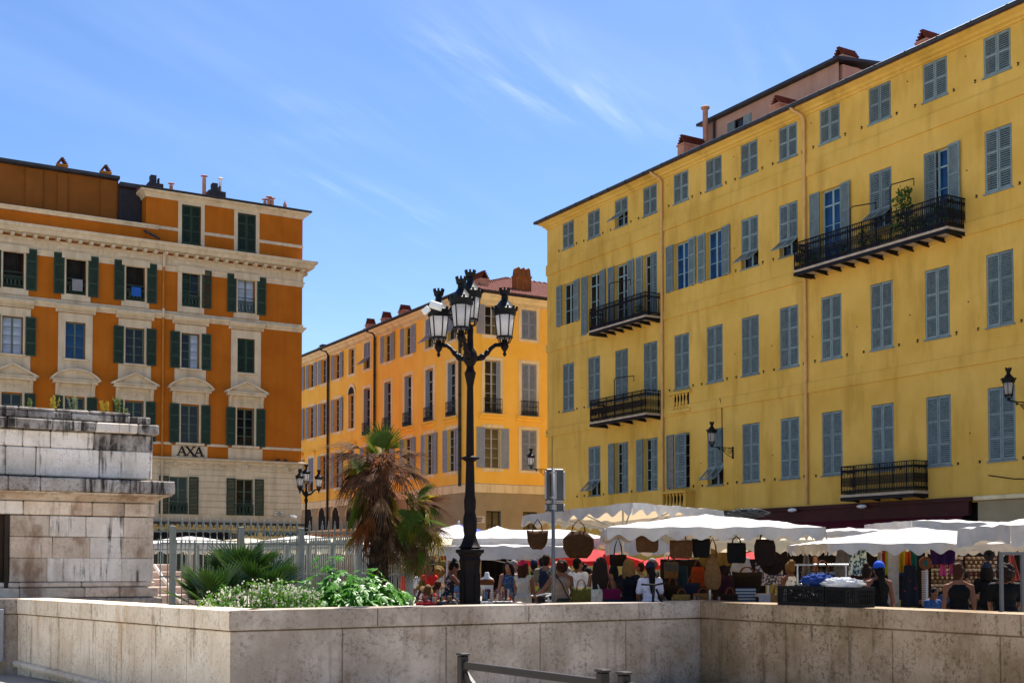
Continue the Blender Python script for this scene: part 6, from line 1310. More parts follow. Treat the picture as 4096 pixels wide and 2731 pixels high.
def trinkets(px0, px1, Y, z, dep, n, lab, hmax=.12):
    """small goods lying on a table: nobody could count them"""
    w = (px1 - px0) / F * Y; t = thing('trinkets', lab, 'trinkets', (gx((px0 + px1) / 2, Y), Y, z)); t['kind'] = 'stuff'; bs = [MB() for _ in range(8)]
    for k in range(n):
        b = bs[k % 8]; x, y = rnd.uniform(-w / 2, w / 2), rnd.uniform(-dep / 2, dep / 2); r = rnd.uniform(.015, .04); q = rnd.random()
        if q < .4: b.ell((x, y, r * .8), (r, r, r * .8), 7, 5)
        elif q < .8: b.box(x - r, x + r, y - r, y + r, 0, rnd.uniform(.02, hmax))
        else: b.lathe([(r, 0), (r * .5, .03), (r * .7, hmax), (r * .3, hmax * 1.2)], 8, (x, y, 0))
    for k, b in enumerate(bs): obj('trinkets', b.mesh('trinkets'), 'toy_%d' % k, t, kind='stuff')
table(1672, 1828, 25.6, .86, 'market table with red and navy cloth below the hats', 'cloth_red', 'cloth_navy'); trinkets(1675, 1820, 25.6, .87, .7, 130, 'colourful small toys and trinkets on the red and navy table')
table(1925, 2050, 25.0, .92, 'jewellery table right of the lamp base'); trinkets(1930, 2045, 25.0, .925, .7, 110, 'pale jewellery boxes and shells on the table right of the lamp', .2)
table(2050, 2150, 27.5, .98, 'white folding table in front of the woman in the red cap'); trinkets(2060, 2140, 27.5, .985, .5, 60, 'shells and jars on the white folding table', .16)
table(2180, 2260, 26.5, .9, 'folding table behind the road sign pole'); table(3018, 3130, 22.9, 1.1, 'table with a white cloth beside the striped sarong', 'cloth_white'); cloth(2942, 3022, 2350, 2425, 22.9, 'stripe_blue', 'blue and white striped towel hung beside the white table', 1, .02)
table(2640, 2950, 23.6, .75, 'display table under the bag stall', 'brown_cloth', dep=1.2); trinkets(2650, 2940, 22.7, .92, .2, 60, 'purses and small leather goods at the front of the bag stall'); table(2640, 2950, 22.72, .91, 'low front bench of the bag stall', 'brown_cloth', dep=.3)
table(3640, 3990, 24.9, .85, 'long counter of the bangle stall', 'dark_cloth'); trinkets(3650, 3980, 24.9, .86, .6, 120, 'jewellery spread over the bangle stall counter')
# bangle display
bd = thing('bangle_display', 'wide rack of horizontal rolls of bangles behind the women at right', 'display rack', (gx(3850, 25.6), 25.6, 0)); w_ = (3985 - 3715) / F * 25.6
for x in (-w_ / 2, 0, w_ / 2): obj('upright', MB().box(x - .025, x + .025, -.02, .03, 0, zY(2222, 25.6)), 'brown_cloth', bd)
for r_ in range(9):
    z = zY(2232 + r_ * 15.5, 25.6)
    for k in range(2):
        ms = rnd.choice([('toy_4', 'trinket'), ('toy_4', 'straw'), ('toy_7', 'trinket'), ('toy_7', 'toy_5'), ('straw_tan', 'trinket'), ('toy_7', 'cloth_maroon'), ('bag_grey', 'toy_7')])
        ro = obj('roll', cached('roll', lambda: MB().tube([(-w_ / 4 + .03, 0, 0), (w_ / 4 - .03, 0, 0)], .034, 10).mesh('roll', True)), None, bd, (-w_ / 4 + k * w_ / 2, -.06, z))
        if not ro.data.materials: ro.data.materials.append(None)
        ro.material_slots[0].link = 'OBJECT'; ro.material_slots[0].material = MATS[ms[0]]
        for q in range(6): 
            c_ = obj('bangles', cached('bangles', lambda: MB().tube([(0, 0, 0), (.06, 0, 0)], .039, 10).mesh('bangles', True)), None, ro, (-w_ / 4 + .06 + q * (w_ / 2 - .1) / 6, 0, 0))
            if not c_.data.materials: c_.data.materials.append(None)
            c_.material_slots[0].link = 'OBJECT'; c_.material_slots[0].material = MATS[ms[1]]
# clothes rail, dreamcatchers, frames
cr = thing('clothes_rail', 'metal clothes rail with hangers behind the black crates', 'clothes rail', (gx(3285, 22.4), 22.4, 0)); w_ = (3395 - 3180) / F * 22.4; z_ = zY(2258, 22.4)
obj('rail', MB().tube([(-w_ / 2, 0, z_), (w_ / 2, 0, z_)], .018, 8), 'alu', cr)
for x in (-w_ / 2 + .05, w_ / 2 - .05): obj('upright', MB().tube([(x, 0, 0), (x, 0, z_)], .018, 8).bar((x, -.25, .02), (x, .25, .02), .03), 'alu', cr)
for k in range(9): obj('hanger', cached('hanger', lambda: MB().tube([(0, 0, .02), (0, 0, -.05), (0, -.18, -.13), (0, .18, -.13), (0, 0, -.05)], .006, 4).mesh('hanger')), 'iron', cr, (-w_ / 2 + .12 + k * (w_ - .24) / 8, 0, z_), (0, 0, rnd.uniform(-.5, .5)))
def disc(px, py, Y, r, m1, m2, lab):
    t = obj('wall_disc', MB().lathe([(r * .93, -.012), (r, -.012), (r, .012), (r * .93, .012)], 24).xf(Matrix.Rotation(R(90), 4, 'X')), m1, None, (gx(px, Y), Y, zY(py, Y)), label=lab, cat='ornament', group='round ornaments')
    obj('face', MB().lathe([(r * .93, -.006), (r * .93, .006)], 24).xf(Matrix.Rotation(R(90), 4, 'X')), m2, t); return t
d_ = disc(3700, 2251, 22.4, .12, 'leather', 'cloth_maroon', 'round red and brown ornament hanging at the stall pole'); obj('figure', MB().ell((0, -.012, .02), (.03, .006, .045)).ell((0, -.012, -.03), (.06, .006, .02)), 'cloth_green', d_); obj('glow', MB().ell((0, -.008, .0), (.07, .004, .075)), 'cloth_pink', d_)
d_ = disc(3954, 2220, 22.6, .1, 'iron', 'cloth_green', 'round teal ornament with a tree hanging on the rail at right'); obj('tree', MB().bar((0, -.012, -.08), (0, -.012, 0), .02, .006).ell((0, -.012, .03), (.06, .005, .035)).bar((0, -.014, -.02), (.05, -.014, .04), .012, .006).bar((0, -.0135, -.02), (-.05, -.0135, .04), .012, .006), 'bag_black', d_)
gr = thing('steel_frame', 'grey square-tube steel frame at the right edge behind the wall', 'frame', (gx(4003, 17.4), 17.4, 0), R(8)); zt_ = zY(2206, 17.4)
for x in (0, .32, 1.0): obj('upright', MB().box(x - .022, x + .022, -.022, .022, 0, zt_ - .045), 'pole_grey', gr)
for z in (zt_, zt_ - .36, zt_ - .82): obj('crossbar', MB().box(-.022 if z == zt_ else .324, 1.02, -.022, .022, z - .044, z - .001), 'pole_grey', gr)
# mannequin bust
bu = obj('bust_display', MB().lathe([(.09, 0), (.10, .12), (.13, .28), (.15, .36), (.13, .42), (.05, .47), (.045, .53), (.03, .55)], 16).mesh('bust', True), 'table_white', None, (gx(1948, 25.0), 25.0, .925), label='white jewellery bust on the table right of the lamp base', cat='bust'); bu.scale = (1.0, .65, 1.05)
obj('necklace', MB().lathe([(.14, .30), (.153, .36), (.135, .415)], 16).mesh('necklace', True), 'leather', bu)
# crates on the wall
mat('crate_black', (.005, .005, .0055), .5, .2); mat('plastic_white', (.70, .70, .72), .3, .08, trans=.4); mat('blue_cloth', (.012, .035, .16), .9, .2); mat('metal_junk', (.30, .30, .28), .3, col2=(.05, .05, .06), scale=9., metal=.7)
def crate(s0, s1, lab, h=.31, dep=.42):
    L = s1 - s0; P = W3 - D1 * s0 + D2 * -.01; t = thing('crate', lab, 'crate', (P.x, P.y, 1.001), ANG1, 'black crates on the wall')
    obj('base', MB().box(0, L, 0, dep, 0, .015), 'crate_black', t)
    for nm, x0, x1, y0, y1 in (('side', 0, L, 0, .02), ('side', 0, L, dep - .02, dep), ('side', 0, .02, .0202, dep - .0202), ('side', L - .02, L, .0202, dep - .0202)):
        b = MB().box(x0, x1, y0, y1, h - .05, h).box(x0, x1, y0, y1, .016, .05); n = max(3, int(max(x1 - x0, y1 - y0) / .035)); lx = x1 - x0 > y1 - y0
        for k in range(n + 1):
            f = k / n; wd = .016
            if k in (0, n): wd = .04
            if lx: c = x0 + (x1 - x0) * f; b.box(max(x0, c - wd / 2), min(x1, c + wd / 2), y0 + .003, y1 - .003, .0501, h - .0501)
            else: c = y0 + (y1 - y0) * f; b.box(x0 + .003, x1 - .003, max(y0, c - wd / 2), min(y1, c + wd / 2), .0501, h - .0501)
        for z in (.13, .2): b.box(x0 + .002, x1 - .002, y0 + .005, y1 - .005, z, z + .012) if lx else b.box(x0 + .005, x1 - .005, y0 + .002, y1 - .002, z, z + .012)
        obj(nm, b.mesh('side'), 'crate_black', t)
    return t, P
cr1, p1 = crate(1.98, 3.03, 'longer black plastic crate full of odds and ends on the wall'); cr2, p2 = crate(3.05, 3.68, 'shorter black plastic crate with the white plastic bag on the wall')
def lump(nm, P, r, m, lab, cat, n=3, sd=0., flat=.5):
    b = MB(); b.ell((0, 0, 0), 1, 60, 36); rg = lambda x: 1 - 2 * abs((x * .37) % 1 - .5)
    b.v = [tuple(Vector((v[0] * r[0], v[1] * r[1], v[2] * r[2])) * (1 + .22 * wob(v[0] * n, v[1] * n + v[2] * n, sd) + .16 * (rg(v[0] * 9 + v[1] * 5 + v[2] * 6 + sd) - .5) + .12 * (rg(v[0] * -7 + v[1] * 13 + v[2] * 9 + 2 * sd + 1.5 * math.sin(v[0] * 4)) - .5))) for v in b.v]
    o = obj(nm, b.mesh(nm, True), m, None, P, (0, 0, ANG1), label=lab, cat=cat); return o
lump('folded_cloth', p1 - D1 * .72 + D2 * .2 + Vector((0, 0, 1.40)), (.33, .18, .1), 'blue_cloth', 'crumpled blue cloth lying on the black crates', 'cloth', 2.2, 1); lump('plastic_bag', p2 - D1 * .15 + D2 * .2 + Vector((0, 0, 1.36)), (.42, .18, .09), 'plastic_white', 'crumpled white plastic bag on the shorter crate', 'plastic bag', 2.6, 3)
jk = MB(); 
for k in range(70):
    x, y = rnd.uniform(.05, 1.0), rnd.uniform(.05, .37); a = rnd.uniform(0, 6.28); l_ = rnd.uniform(.03, .1); z = rnd.uniform(.05, .38) if x < .6 else rnd.uniform(.05, .3); jk.bar((x, y, z), (x + l_ * math.cos(a), y + l_ * math.sin(a) * .4, z + rnd.uniform(-.04, .06)), rnd.uniform(.01, .04), rnd.uniform(.01, .04))
o_ = obj('odds_and_ends', jk.mesh('odds'), 'metal_junk', None, (p1.x, p1.y, 1.01), (0, 0, ANG1), label='jumble of metal and plastic odds in the longer crate', cat='junk', kind='stuff')
# bundle of dark cloth on the canopy, potted palms
lump('cloth_bundle', Vector((gx(2990, 24.6), 24.6, zY(2052, 24.6))), (.5, .3, .09), 'bag_grey', 'dark bundled cloth lying on top of the middle canopy', 'cloth', 2.4, 2)
# bicycle and scooter behind the wall
mat('bike_white', (.6, .58, .56), .35, .1); mat('rubber', (.012, .012, .013), .8, .2); mat('saddle_brown', (.06, .025, .018), .35, .15)
bk = thing('bicycle', 'white bicycle with brown saddle parked behind the wall near the lamp', 'bicycle', (gx(2120, 21.5), 21.5, 0), R(18))
for x in (-.5, .52):
    wh = obj('wheel', MB().tube([(.33 * math.cos(k * math.pi / 14), 0, .34 + .33 * math.sin(k * math.pi / 14)) for k in range(29)], .02, 6), 'rubber', bk, (x, 0, 0)); sp = MB()
    for k in range(12): a = k * math.pi / 6; sp.bar((0, 0, .34), (.32 * math.cos(a), 0, .34 + .32 * math.sin(a)), .006)
    obj('spokes', sp, 'alu', wh)
obj('frame', MB().tube([(-.5, 0, .34), (-.05, 0, .32), (.38, 0, .8), (.52, 0, .34)], .02, 6).tube([(-.05, 0, .32), (-.2, 0, .92)], .018, 6).tube([(-.5, 0, .34), (-.17, 0, .78), (.37, 0, .84)], .018, 6), 'bike_white', bk)
obj('saddle', MB().ell((-.22, 0, .97), (.15, .08, .045)).mesh('saddle', True), 'saddle_brown', bk); obj('handlebar', MB().tube([(.38, 0, .8), (.34, 0, 1.08)], .016, 6).tube([(.2, -.26, 1.1), (.36, -.2, 1.14), (.36, .2, 1.14), (.2, .26, 1.1)], .014, 6), 'bike_white', bk); obj('basket', MB().lathe([(.12, .8), (.16, 1.05), (.165, 1.05), (.15, .8)], 12), 'bag_lime', bk, (-.5, 0, -.05))
sc_ = thing('kick_scooter', 'black kick scooter handlebars in front of the woman in the white tee', 'scooter', (gx(2600, 21.6), 21.6, 0), R(-65))
obj('stem', MB().tube([(0, 0, .12), (.12, 0, zY(2340, 21.6))], .025, 8), 'rubber', sc_); obj('handlebar', MB().tube([(.12, -.25, zY(2335, 21.6)), (.13, 0, zY(2338, 21.6)), (.12, .25, zY(2330, 21.6))], .018, 8), 'rubber', sc_); obj('deck', MB().cbox(-.6, .05, -.07, .07, .1, .14, .01), 'rubber', sc_)
for x in (.05, -.65): obj('wheel', MB().tube([(.07 * math.cos(k * math.pi / 6), 0, .1 + .07 * math.sin(k * math.pi / 6)) for k in range(13)], .03, 6), 'rubber', sc_, (x, 0, 0))
obj('display_arm', MB().tube([(.12, .05, zY(2355, 21.6)), (.05, .3, zY(2400, 21.6) - .2)], .02, 6), 'rubber', sc_)
# ================================================================ people
for nm, c in (('skin_fair', (0.3024, 0.144, 0.0936)), ('skin_tan', (0.18, 0.0756, 0.0432)), ('skin_olive', (0.1368, 0.0576, 0.0346)), ('hair_black', (0.0036, 0.0029, 0.0029)), ('hair_brown', (0.0158, 0.0072, 0.0043)), ('hair_auburn', (0.036, 0.0101, 0.0043)), ('hair_blond', (0.1584, 0.0864, 0.0288)), ('hair_grey', (0.2016, 0.1872, 0.18)), ('tee_white', (.68, .68, .70)), ('tee_lilac', (.58, .56, .66)), ('tee_navy', (0.0043, 0.005, 0.0101)), ('tee_black', (0.0032, 0.0032, 0.0036)), ('tee_red', (.62, .02, .015)), ('tee_khaki', (0.1584, 0.144, 0.1008)), ('vest_cream', (0.432, 0.396, 0.3312)), ('top_beige', (0.2448, 0.1728, 0.126)), ('dress_blue', (0.0216, 0.0432, 0.1008)), ('tee_blue', (0.0216, 0.0576, 0.1584)), ('shirt_sky', (0.072, 0.1584, 0.36)), ('cap_red', (.5, .02, .06)), ('cap_blue', (.015, .07, .42)), ('cap_navy', (0.0086, 0.0144, 0.0432)), ('trouser_dark', (0.0144, 0.0144, 0.018)), ('trouser_green', (0.0216, 0.0288, 0.018)), ('pack_lime', (0.2448, 0.3024, 0.0144)), ('pack_navy', (0.0108, 0.0144, 0.036)), ('lip', (0.216, 0.0504, 0.0432)), ('eye', (0.0144, 0.0108, 0.0086)), ('trouser_jean', (0.036, 0.0576, 0.1152)), ('lens', (0.0072, 0.0072, 0.0072))):
    mat(nm, c, .75 if 'skin' not in nm else .55, .12, scale=14., bump=.12 if 'skin' not in nm else .0, bscale=60)
mat('floral_dress', (.012, .014, .022), .85, col2=(.30, .25, .22), scale=14., lo=.55, hi=.62, detail=3); mat('dress_dots', (.03, .06, .14), .85, col2=(.2, .25, .3), scale=24., lo=.58, hi=.66, detail=2)
def capsule(b, a, c, r1, r2, n=10):
    a, c = Vector(a), Vector(c); b.tube([a, a.lerp(c, .33), a.lerp(c, .67), c], [r1, r1 + (r2 - r1) * .33, r1 + (r2 - r1) * .67, r2], n); b.ell(a, r1, n, 7); b.ell(c, r2, n, 7)
def remesh(b, vox, name, it=2):
    me = b.mesh('tmp'); o = bpy.data.objects.new('tmp', me)
    m = o.modifiers.new('r', 'REMESH'); m.mode = 'VOXEL'; m.voxel_size = vox
    if it: s_ = o.modifiers.new('s', 'SMOOTH'); s_.iterations = it; s_.factor = .5
    me2 = evaluated(o)
    me2.name = name; me2.polygons.foreach_set('use_smooth', [True] * len(me2.polygons)); return me2
ARMS = {'down': ((.225, -.03, 1.06), (.225, .05, .82)), 'fwd': ((.22, .06, 1.09), (.13, .30, 1.06)), 'low': ((.22, .05, 1.07), (.15, .24, .88)), 'chest': ((.22, .05, 1.1), (.06, .2, 1.22)), 'hip': ((.30, -.06, 1.12), (.19, .03, .96)), 'reach': ((.2, .2, 1.16), (.15, .45, 1.02)), 'side': ((.33, .1, 1.12), (.42, .33, 1.02))}
def person(px, Y, ptop, yaw, lab, skin='skin_tan', hair=('short', 'hair_brown'), top=('tee', 'tee_white'), bottom=('trouser', 'trouser_dark'), arms=('down', 'down'), lean=0., w=1., turn=0., nod=0., bag_=None, face=False, hatm=None, vox=.016, hz=None, extra=None):
    H = zY(ptop, Y); k = (hz or H) / 1.68 if not hz else hz / 1.68; drop = 0.
    t = thing('person', lab, 'person', (gx(px, Y), Y, 0), yaw, 'people at the market')
    if hz: pass
    ML_ = Matrix.Translation((0, 0, .95)) @ Matrix.Rotation(-lean, 4, 'X') @ Matrix.Translation((0, 0, -.95))
    MH = ML_ @ Matrix.Translation((0, 0, 1.44)) @ Matrix.Rotation(turn, 4, 'Z') @ Matrix.Rotation(-nod, 4, 'X') @ Matrix.Translation((0, 0, -1.44))
    U = lambda p: (ML_ @ Vector(p)) * k; Hd = lambda p: (MH @ Vector(p)) * k; G_ = lambda p: Vector(p) * k
    fem = hair[0] not in ('short', 'crop', 'cap_short', 'bald')
    def ellx(b, p, r, f, rot=None):
        i0 = len(b.v); b.ell((0, 0, 0), tuple(q * k for q in r), 12, 9); M_ = ML_ if f is U else (MH if f is Hd else Matrix()); R3 = M_.to_3x3(); c = f(p); b.v[i0:] = [tuple(c + R3 @ Vector(v)) for v in b.v[i0:]]
    def torso(b, g, hi=9., lo=-9.):
        for p, r in (((0, 0, 1.25), (.155 * w, .1 * w, .15)), ((0, .0, 1.08), (.128 * w, .09 * w, .14)), ((0, -.012, .94), (.165 * w, .11 * w, .13))):
            if lo < p[2] < hi: ellx(b, p, (r[0] + g, r[1] + g, r[2] + g * .6), U)
        if fem and 1.25 < hi:
            for sx in (-1, 1): ellx(b, (sx * .07, .075, 1.235), (.062 + g, .055 + g, .06 + g), U)
    def arm(b, sx, pose, g, frac=1.):
        e, wr = ARMS[pose]; s0 = (sx * .165 * w, 0, 1.345); e = (sx * e[0], e[1], e[2]); wr = (sx * wr[0], wr[1], wr[2])
        if frac < 1: e2 = Vector(s0).lerp(Vector(e), frac); capsule(b, U(s0), U(e2), (.056 + g) * k, (.046 + g * 1.3) * k); return
        capsule(b, U(s0), U(e), (.052 + g) * k, (.037 + g) * k); capsule(b, U(e), U(wr), (.038 + g) * k, (.024 + g) * k)
        d = (U(wr) - U(e)).normalized(); pc = U(wr) + d * .05 * k; side = Vector((-sx, .2, 0)).normalized(); side = (side - d * side.dot(d)).normalized(); nr = d.cross(side)
        for q in range(4):
            o = side * (.030 - q * .02) * k; base = pc + o + d * .02 * k; l_ = (.036, .042, .04, .03)[q] * k; mid_ = base + d * l_; capsule(b, U(wr) + o * .4, base, .014 * k, .011 * k, 7); capsule(b, base, mid_, .0105 * k, .0095 * k, 7); capsule(b, mid_, mid_ + (d * .7 + nr * .6 * sx) * l_ * .8, .0095 * k, .008 * k, 7)
        th = U(wr) + d * .02 * k + side * .03 * k; capsule(b, U(wr) + d * .01 * k, th, .014 * k, .012 * k, 7); capsule(b, th, th + (d * .6 + side * .6) * .045 * k, .0115 * k, .009 * k, 7)
    b = MB(); torso(b, 0)
    capsule(b, U((-.15 * w, -.005, 1.35)), U((.15 * w, -.005, 1.35)), .052 * k, .052 * k)
    for sx in (-1, 1): capsule(b, U((sx * .12 * w, -.01, 1.365)), U((sx * .02, -.015, 1.43)), .045 * k, .045 * k)
    capsule(b, U((0, -.012, 1.36)), Hd((0, .0, 1.5)), .056 * k, .05 * k)
    ellx(b, (0, 0, 1.575), (.076, .096, .105), Hd); ellx(b, (0, .03, 1.505), (.056, .066, .062), Hd); ellx(b, (0, .1, 1.545), (.013, .02, .024), Hd); ellx(b, (0, .088, 1.49), (.024, .016, .016), Hd)
    for sx in (-1, 1): ellx(b, (sx * .078, -.005, 1.55), (.012, .022, .032), Hd)
    for sx, ps in ((-1, arms[0]), (1, arms[1])): arm(b, sx, ps, 0)
    for sx in (-1, 1):
        capsule(b, G_((sx * .085, 0, .9)), G_((sx * .095, .01, .5)), .085 * w * k, .055 * k); capsule(b, G_((sx * .095, .01, .5)), G_((sx * .095, -.02, .1)), .055 * k, .036 * k); capsule(b, G_((sx * .095, -.05, .045)), G_((sx * .11, .12, .035)), .042 * k, .034 * k)
    body = obj('body', remesh(b, vox * .8, 'body', 1), skin, t)
    # clothing
    kind, tm = top; b = MB()
    if kind in ('tee', 'vest', 'shirt'):
        torso(b, .014); capsule(b, U((-.15 * w, -.005, 1.35)), U((.15 * w, -.005, 1.35)), .063 * k, .063 * k)
        if kind != 'vest':
            for sx, ps in ((-1, arms[0]), (1, arms[1])): arm(b, sx, ps, .013, .68)
        for sx in (-1, 1): capsule(b, U((sx * .11 * w, -.01, 1.36)), U((sx * .05, -.015, 1.4)), .05 * k, .046 * k)
    else:
        torso(b, .012)
        if kind == 'tank':
            capsule(b, U((-.07, -.015, 1.36)), U((.07, -.015, 1.36)), .06 * k, .06 * k)
            for sx in (-1, 1): b.tube([U((sx * .1, .1, 1.28)), U((sx * .1, .03, 1.41)), U((sx * .09, -.06, 1.36)), U((sx * .07, -.1, 1.25))], .022 * k, 8)
        elif kind == 'cami':
            for sx in (-1, 1): b.tube([U((sx * .1, .1, 1.27)), U((sx * .1, .03, 1.405)), U((sx * .09, -.06, 1.38)), U((sx * .03 - .01, -.118, 1.24))], .011 * k, 8)
    if kind == 'dress':
        b.tube([G_((0, 0, 1.0)), G_((0, 0, .75)), G_((0, 0, .5))], [.16 * k, .2 * k, .25 * k], 16)
        for sx in (-1, 1): b.tube([U((sx * .09, .1, 1.27)), U((sx * .095, .03, 1.405)), U((sx * .08, -.08, 1.33))], .014 * k, 8)
    obj({'tee': 't_shirt', 'vest': 'vest', 'tank': 'tank_top', 'cami': 'camisole', 'dress': 'dress', 'tube': 'tube_top', 'shirt': 'shirt'}[kind], remesh(b, vox * .8, 'top', 2), tm, t)
    if kind != 'dress':
        b = MB(); ellx(b, (0, -.012, .92), (.172 * w, .118 * w, .115), G_)
        if bottom[0] == 'skirt': b.tube([G_((0, 0, .98)), G_((0, 0, .75)), G_((0, 0, .4))], [.155 * k, .19 * k, .22 * k], 16)
        else:
            for sx in (-1, 1): capsule(b, G_((sx * .085, 0, .88)), G_((sx * .095, .01, .5)), .093 * w * k, .066 * k); capsule(b, G_((sx * .095, .01, .5)), G_((sx * .095, -.02, .14)), .066 * k, .052 * k)
        obj('skirt' if bottom[0] == 'skirt' else 'trousers', remesh(b, vox, 'trousers', 2), bottom[1], t)
    # hair
    hk_, hm = hair; b = MB()
    def jitter(n, c, r, s0, f=Hd):
        for q in range(n):
            d = Vector((rnd.gauss(0, 1), rnd.gauss(0, 1), rnd.gauss(0, 1))).normalized(); ellx(b, (c[0] + d.x * r[0], c[1] + d.y * r[1], c[2] + d.z * r[2]), (s0 * rnd.uniform(.7, 1.3),) * 3, f)
    if hk_ != 'bald':
        ellx(b, (0, -.022, 1.59), (.084, .098, .103), Hd); ellx(b, (0, -.045, 1.54), (.078, .068, .085), Hd)
    if hk_ in ('long', 'longbob', 'ponytail', 'bun', 'updo'):
        for sx in (-1, 1): ellx(b, (sx * .055, .0, 1.6), (.036, .075, .07), Hd)
    if hk_ == 'long':
        for q in range(9): x = (q - 4) * .021; b.tube([Hd((x, -.07, 1.6)), Hd((x * 1.15, -.105, 1.48)), U((x * 1.3, -.125, 1.33)), U((x * 1.35 + rnd.uniform(-.01, .01), -.135, 1.12 + rnd.uniform(-.06, .04)))], [.034 * k, .036 * k, .036 * k, .015 * k], 8)
    if hk_ == 'longbob':
        for q in range(11): a = R(-115 + 23 * q); x, y = .082 * math.sin(a), -.085 * math.cos(a); b.tube([Hd((x * .8, y * .8 - .01, 1.62)), Hd((x * 1.1, y * 1.05 - .01, 1.5)), U((x * 1.25, y * 1.15 - .01, 1.36 + rnd.uniform(-.03, .02)))], [.03 * k, .036 * k, .018 * k], 8)
    if hk_ == 'ponytail':
        for q in range(4): x = (q - 1.5) * .016; b.tube([Hd((x, -.1, 1.6)), Hd((x, -.135, 1.52)), U((x * 1.3, -.14, 1.36)), U((x * 1.1 + .01, -.135, 1.12))], [.026 * k, .032 * k, .03 * k, .01 * k], 8)
    if hk_ == 'bun': ellx(b, (0, -.06, 1.695), (.05, .05, .042), Hd); jitter(14, (0, -.06, 1.69), (.045, .045, .035), .016)
    if hk_ == 'updo': ellx(b, (0, -.05, 1.68), (.065, .065, .05), Hd); jitter(26, (0, -.04, 1.68), (.07, .07, .045), .018)
    if hk_ == 'curly': jitter(70, (0, -.03, 1.575), (.095, .1, .11), .026)
    if hk_ == 'bigcurly': jitter(110, (0, -.035, 1.56), (.12, .115, .13), .03)
    if b.v: obj('hair', remesh(b, .012, 'hair', 1), hm, t)
    if hatm:
        b = MB(); 
        if hatm[0] == 'cap':
            i0 = len(b.v); b.lathe([(.0, .115), (.04, .108), (.075, .085), (.096, .04), (.1, -.005), (.094, -.008), (.0, .06)], 18); b.v[i0:] = [tuple(Hd((v[0] * .9, v[1] * 1.08 - .015, v[2] + 1.6))) for v in b.v[i0:]]
            i0 = len(b.v); b.prism([(-.075, 0), (.075, 0), (.06, .06), (.03, .085), (-.03, .085), (-.06, .06)], -.006, .006); b.v[i0:] = [tuple(Hd((v[0], v[2] + .08, 1.6 - v[1] - .15 * v[2]))) for v in b.v[i0:]]
        else:
            i0 = len(b.v); b.lathe([(.0, .13), (.06, .125), (.09, .1), (.095, .02), (.2, .0), (.2, -.008), (.0, -.005)], 20); b.v[i0:] = [tuple(Hd((v[0] * .9, v[1] - .01, v[2] + 1.63))) for v in b.v[i0:]]
        o = obj('cap' if hatm[0] == 'cap' else 'hat', b.mesh('hat', fix=True), hatm[1], t); smooth(o, 50)
    for sx in (-1, 1): e_ = MB(); ellx(e_, (sx * .032, .086, 1.565), (.014, .009, .008), Hd); obj('eye', e_.mesh('eye', True), 'eye', t)
    e_ = MB(); ellx(e_, (0, .101, 1.497), (.022, .006, .007), Hd); obj('mouth', e_.mesh('mouth', True), 'lip', t)
    if extra == 'glasses':
        e_ = MB()
        for sx in (-1, 1): ellx(e_, (sx * .034, .1, 1.57), (.028, .008, .02), Hd); e_.tube([Hd((sx * .06, .09, 1.57)), Hd((sx * .08, 0, 1.565))], .004 * k, 5)
        obj('sunglasses', e_.mesh('glasses'), 'lens', t)
    if extra in ('pack_lime', 'pack_navy'):
        e_ = MB(); ellx(e_, (0, -.17, 1.17), (.125, .075, .2), U); o = obj('backpack', remesh(e_, .02, 'backpack', 1), extra, t)
        s2 = MB()
        for sx in (-1, 1): s2.tube([U((sx * .09, -.14, 1.33)), U((sx * .1, -.02, 1.425)), U((sx * .1, .08, 1.34)), U((sx * .12, .12, 1.15))], .02 * k, 6)
        obj('strap', s2, extra, o)
    if extra == 'cross': obj('strap', MB().tube([U((-.12, -.04, 1.415)), U((-.03, -.128, 1.25)), U((.06, -.135, 1.05)), U((.16, -.1, .93))], .009 * k, 6), 'bag_black', t)
    if extra == 'tote':
        o = obj('tote_bag', MB().add([G_(p) for p in ((-.2, -.16, 1.12), (.04, -.2, 1.14), (.1, -.22, .72), (-.26, -.18, .7), (-.2, -.1, 1.12), (.04, -.12, 1.14), (.1, -.1, .72), (-.26, -.08, .7))], [(0, 3, 2, 1), (4, 5, 6, 7), (0, 1, 5, 4), (1, 2, 6, 5), (2, 3, 7, 6), (3, 0, 4, 7)]), 'linen', t); obj('strap', MB().tube([G_((-.14, -.16, 1.1)), G_((-.13, -.07, 1.38)), G_((-.13, .02, 1.41))], .014, 6).tube([G_((-.0, -.18, 1.12)), G_((-.1, -.07, 1.39)), G_((-.12, .02, 1.412))], .014, 6), 'linen', o)
    if extra == 'earring':
        for sx in (-1, 1): e_ = MB(); ellx(e_, (sx * .085, 0, 1.5), (.004, .016, .02), Hd); obj('earring', e_.mesh('earring', True), 'straw_gold', t)
    return t
PI = math.pi
person(1718, 26.9, 2248, R(140), 'man in a red T-shirt and black hat at the hat table', 'skin_tan', ('short', 'hair_black'), ('tee', 'tee_red'), arms=('low', 'low'), hatm=('hat', 'bag_black'))
person(1795, 26.0, 2240, R(-75), 'woman with a topknot in a dark floral dress leaning over the hat table', 'skin_olive', ('bun', 'hair_black'), ('dress', 'floral_dress'), arms=('low', 'reach'), lean=.12, nod=.35)
person(1826, 28.2, 2268, R(150), 'woman in a straw hat and blue top behind the pole by the lamp', 'skin_tan', ('longbob', 'hair_brown'), ('tee', 'shirt_sky'), hatm=('hat', 'straw_tan'), arms=('fwd', 'fwd'))
person(2040, 27.0, 2240, R(165), 'woman in a blue patterned strap dress facing the camera', 'skin_fair', ('longbob', 'hair_black'), ('dress', 'dress_dots'), arms=('low', 'low'), lean=.15, nod=.45)
person(2058, 29.5, 2240, R(-110), 'grey-haired man in profile behind the woman in blue', 'skin_fair', ('short', 'hair_grey'), ('tee', 'cloth_grey'), w=1.1)
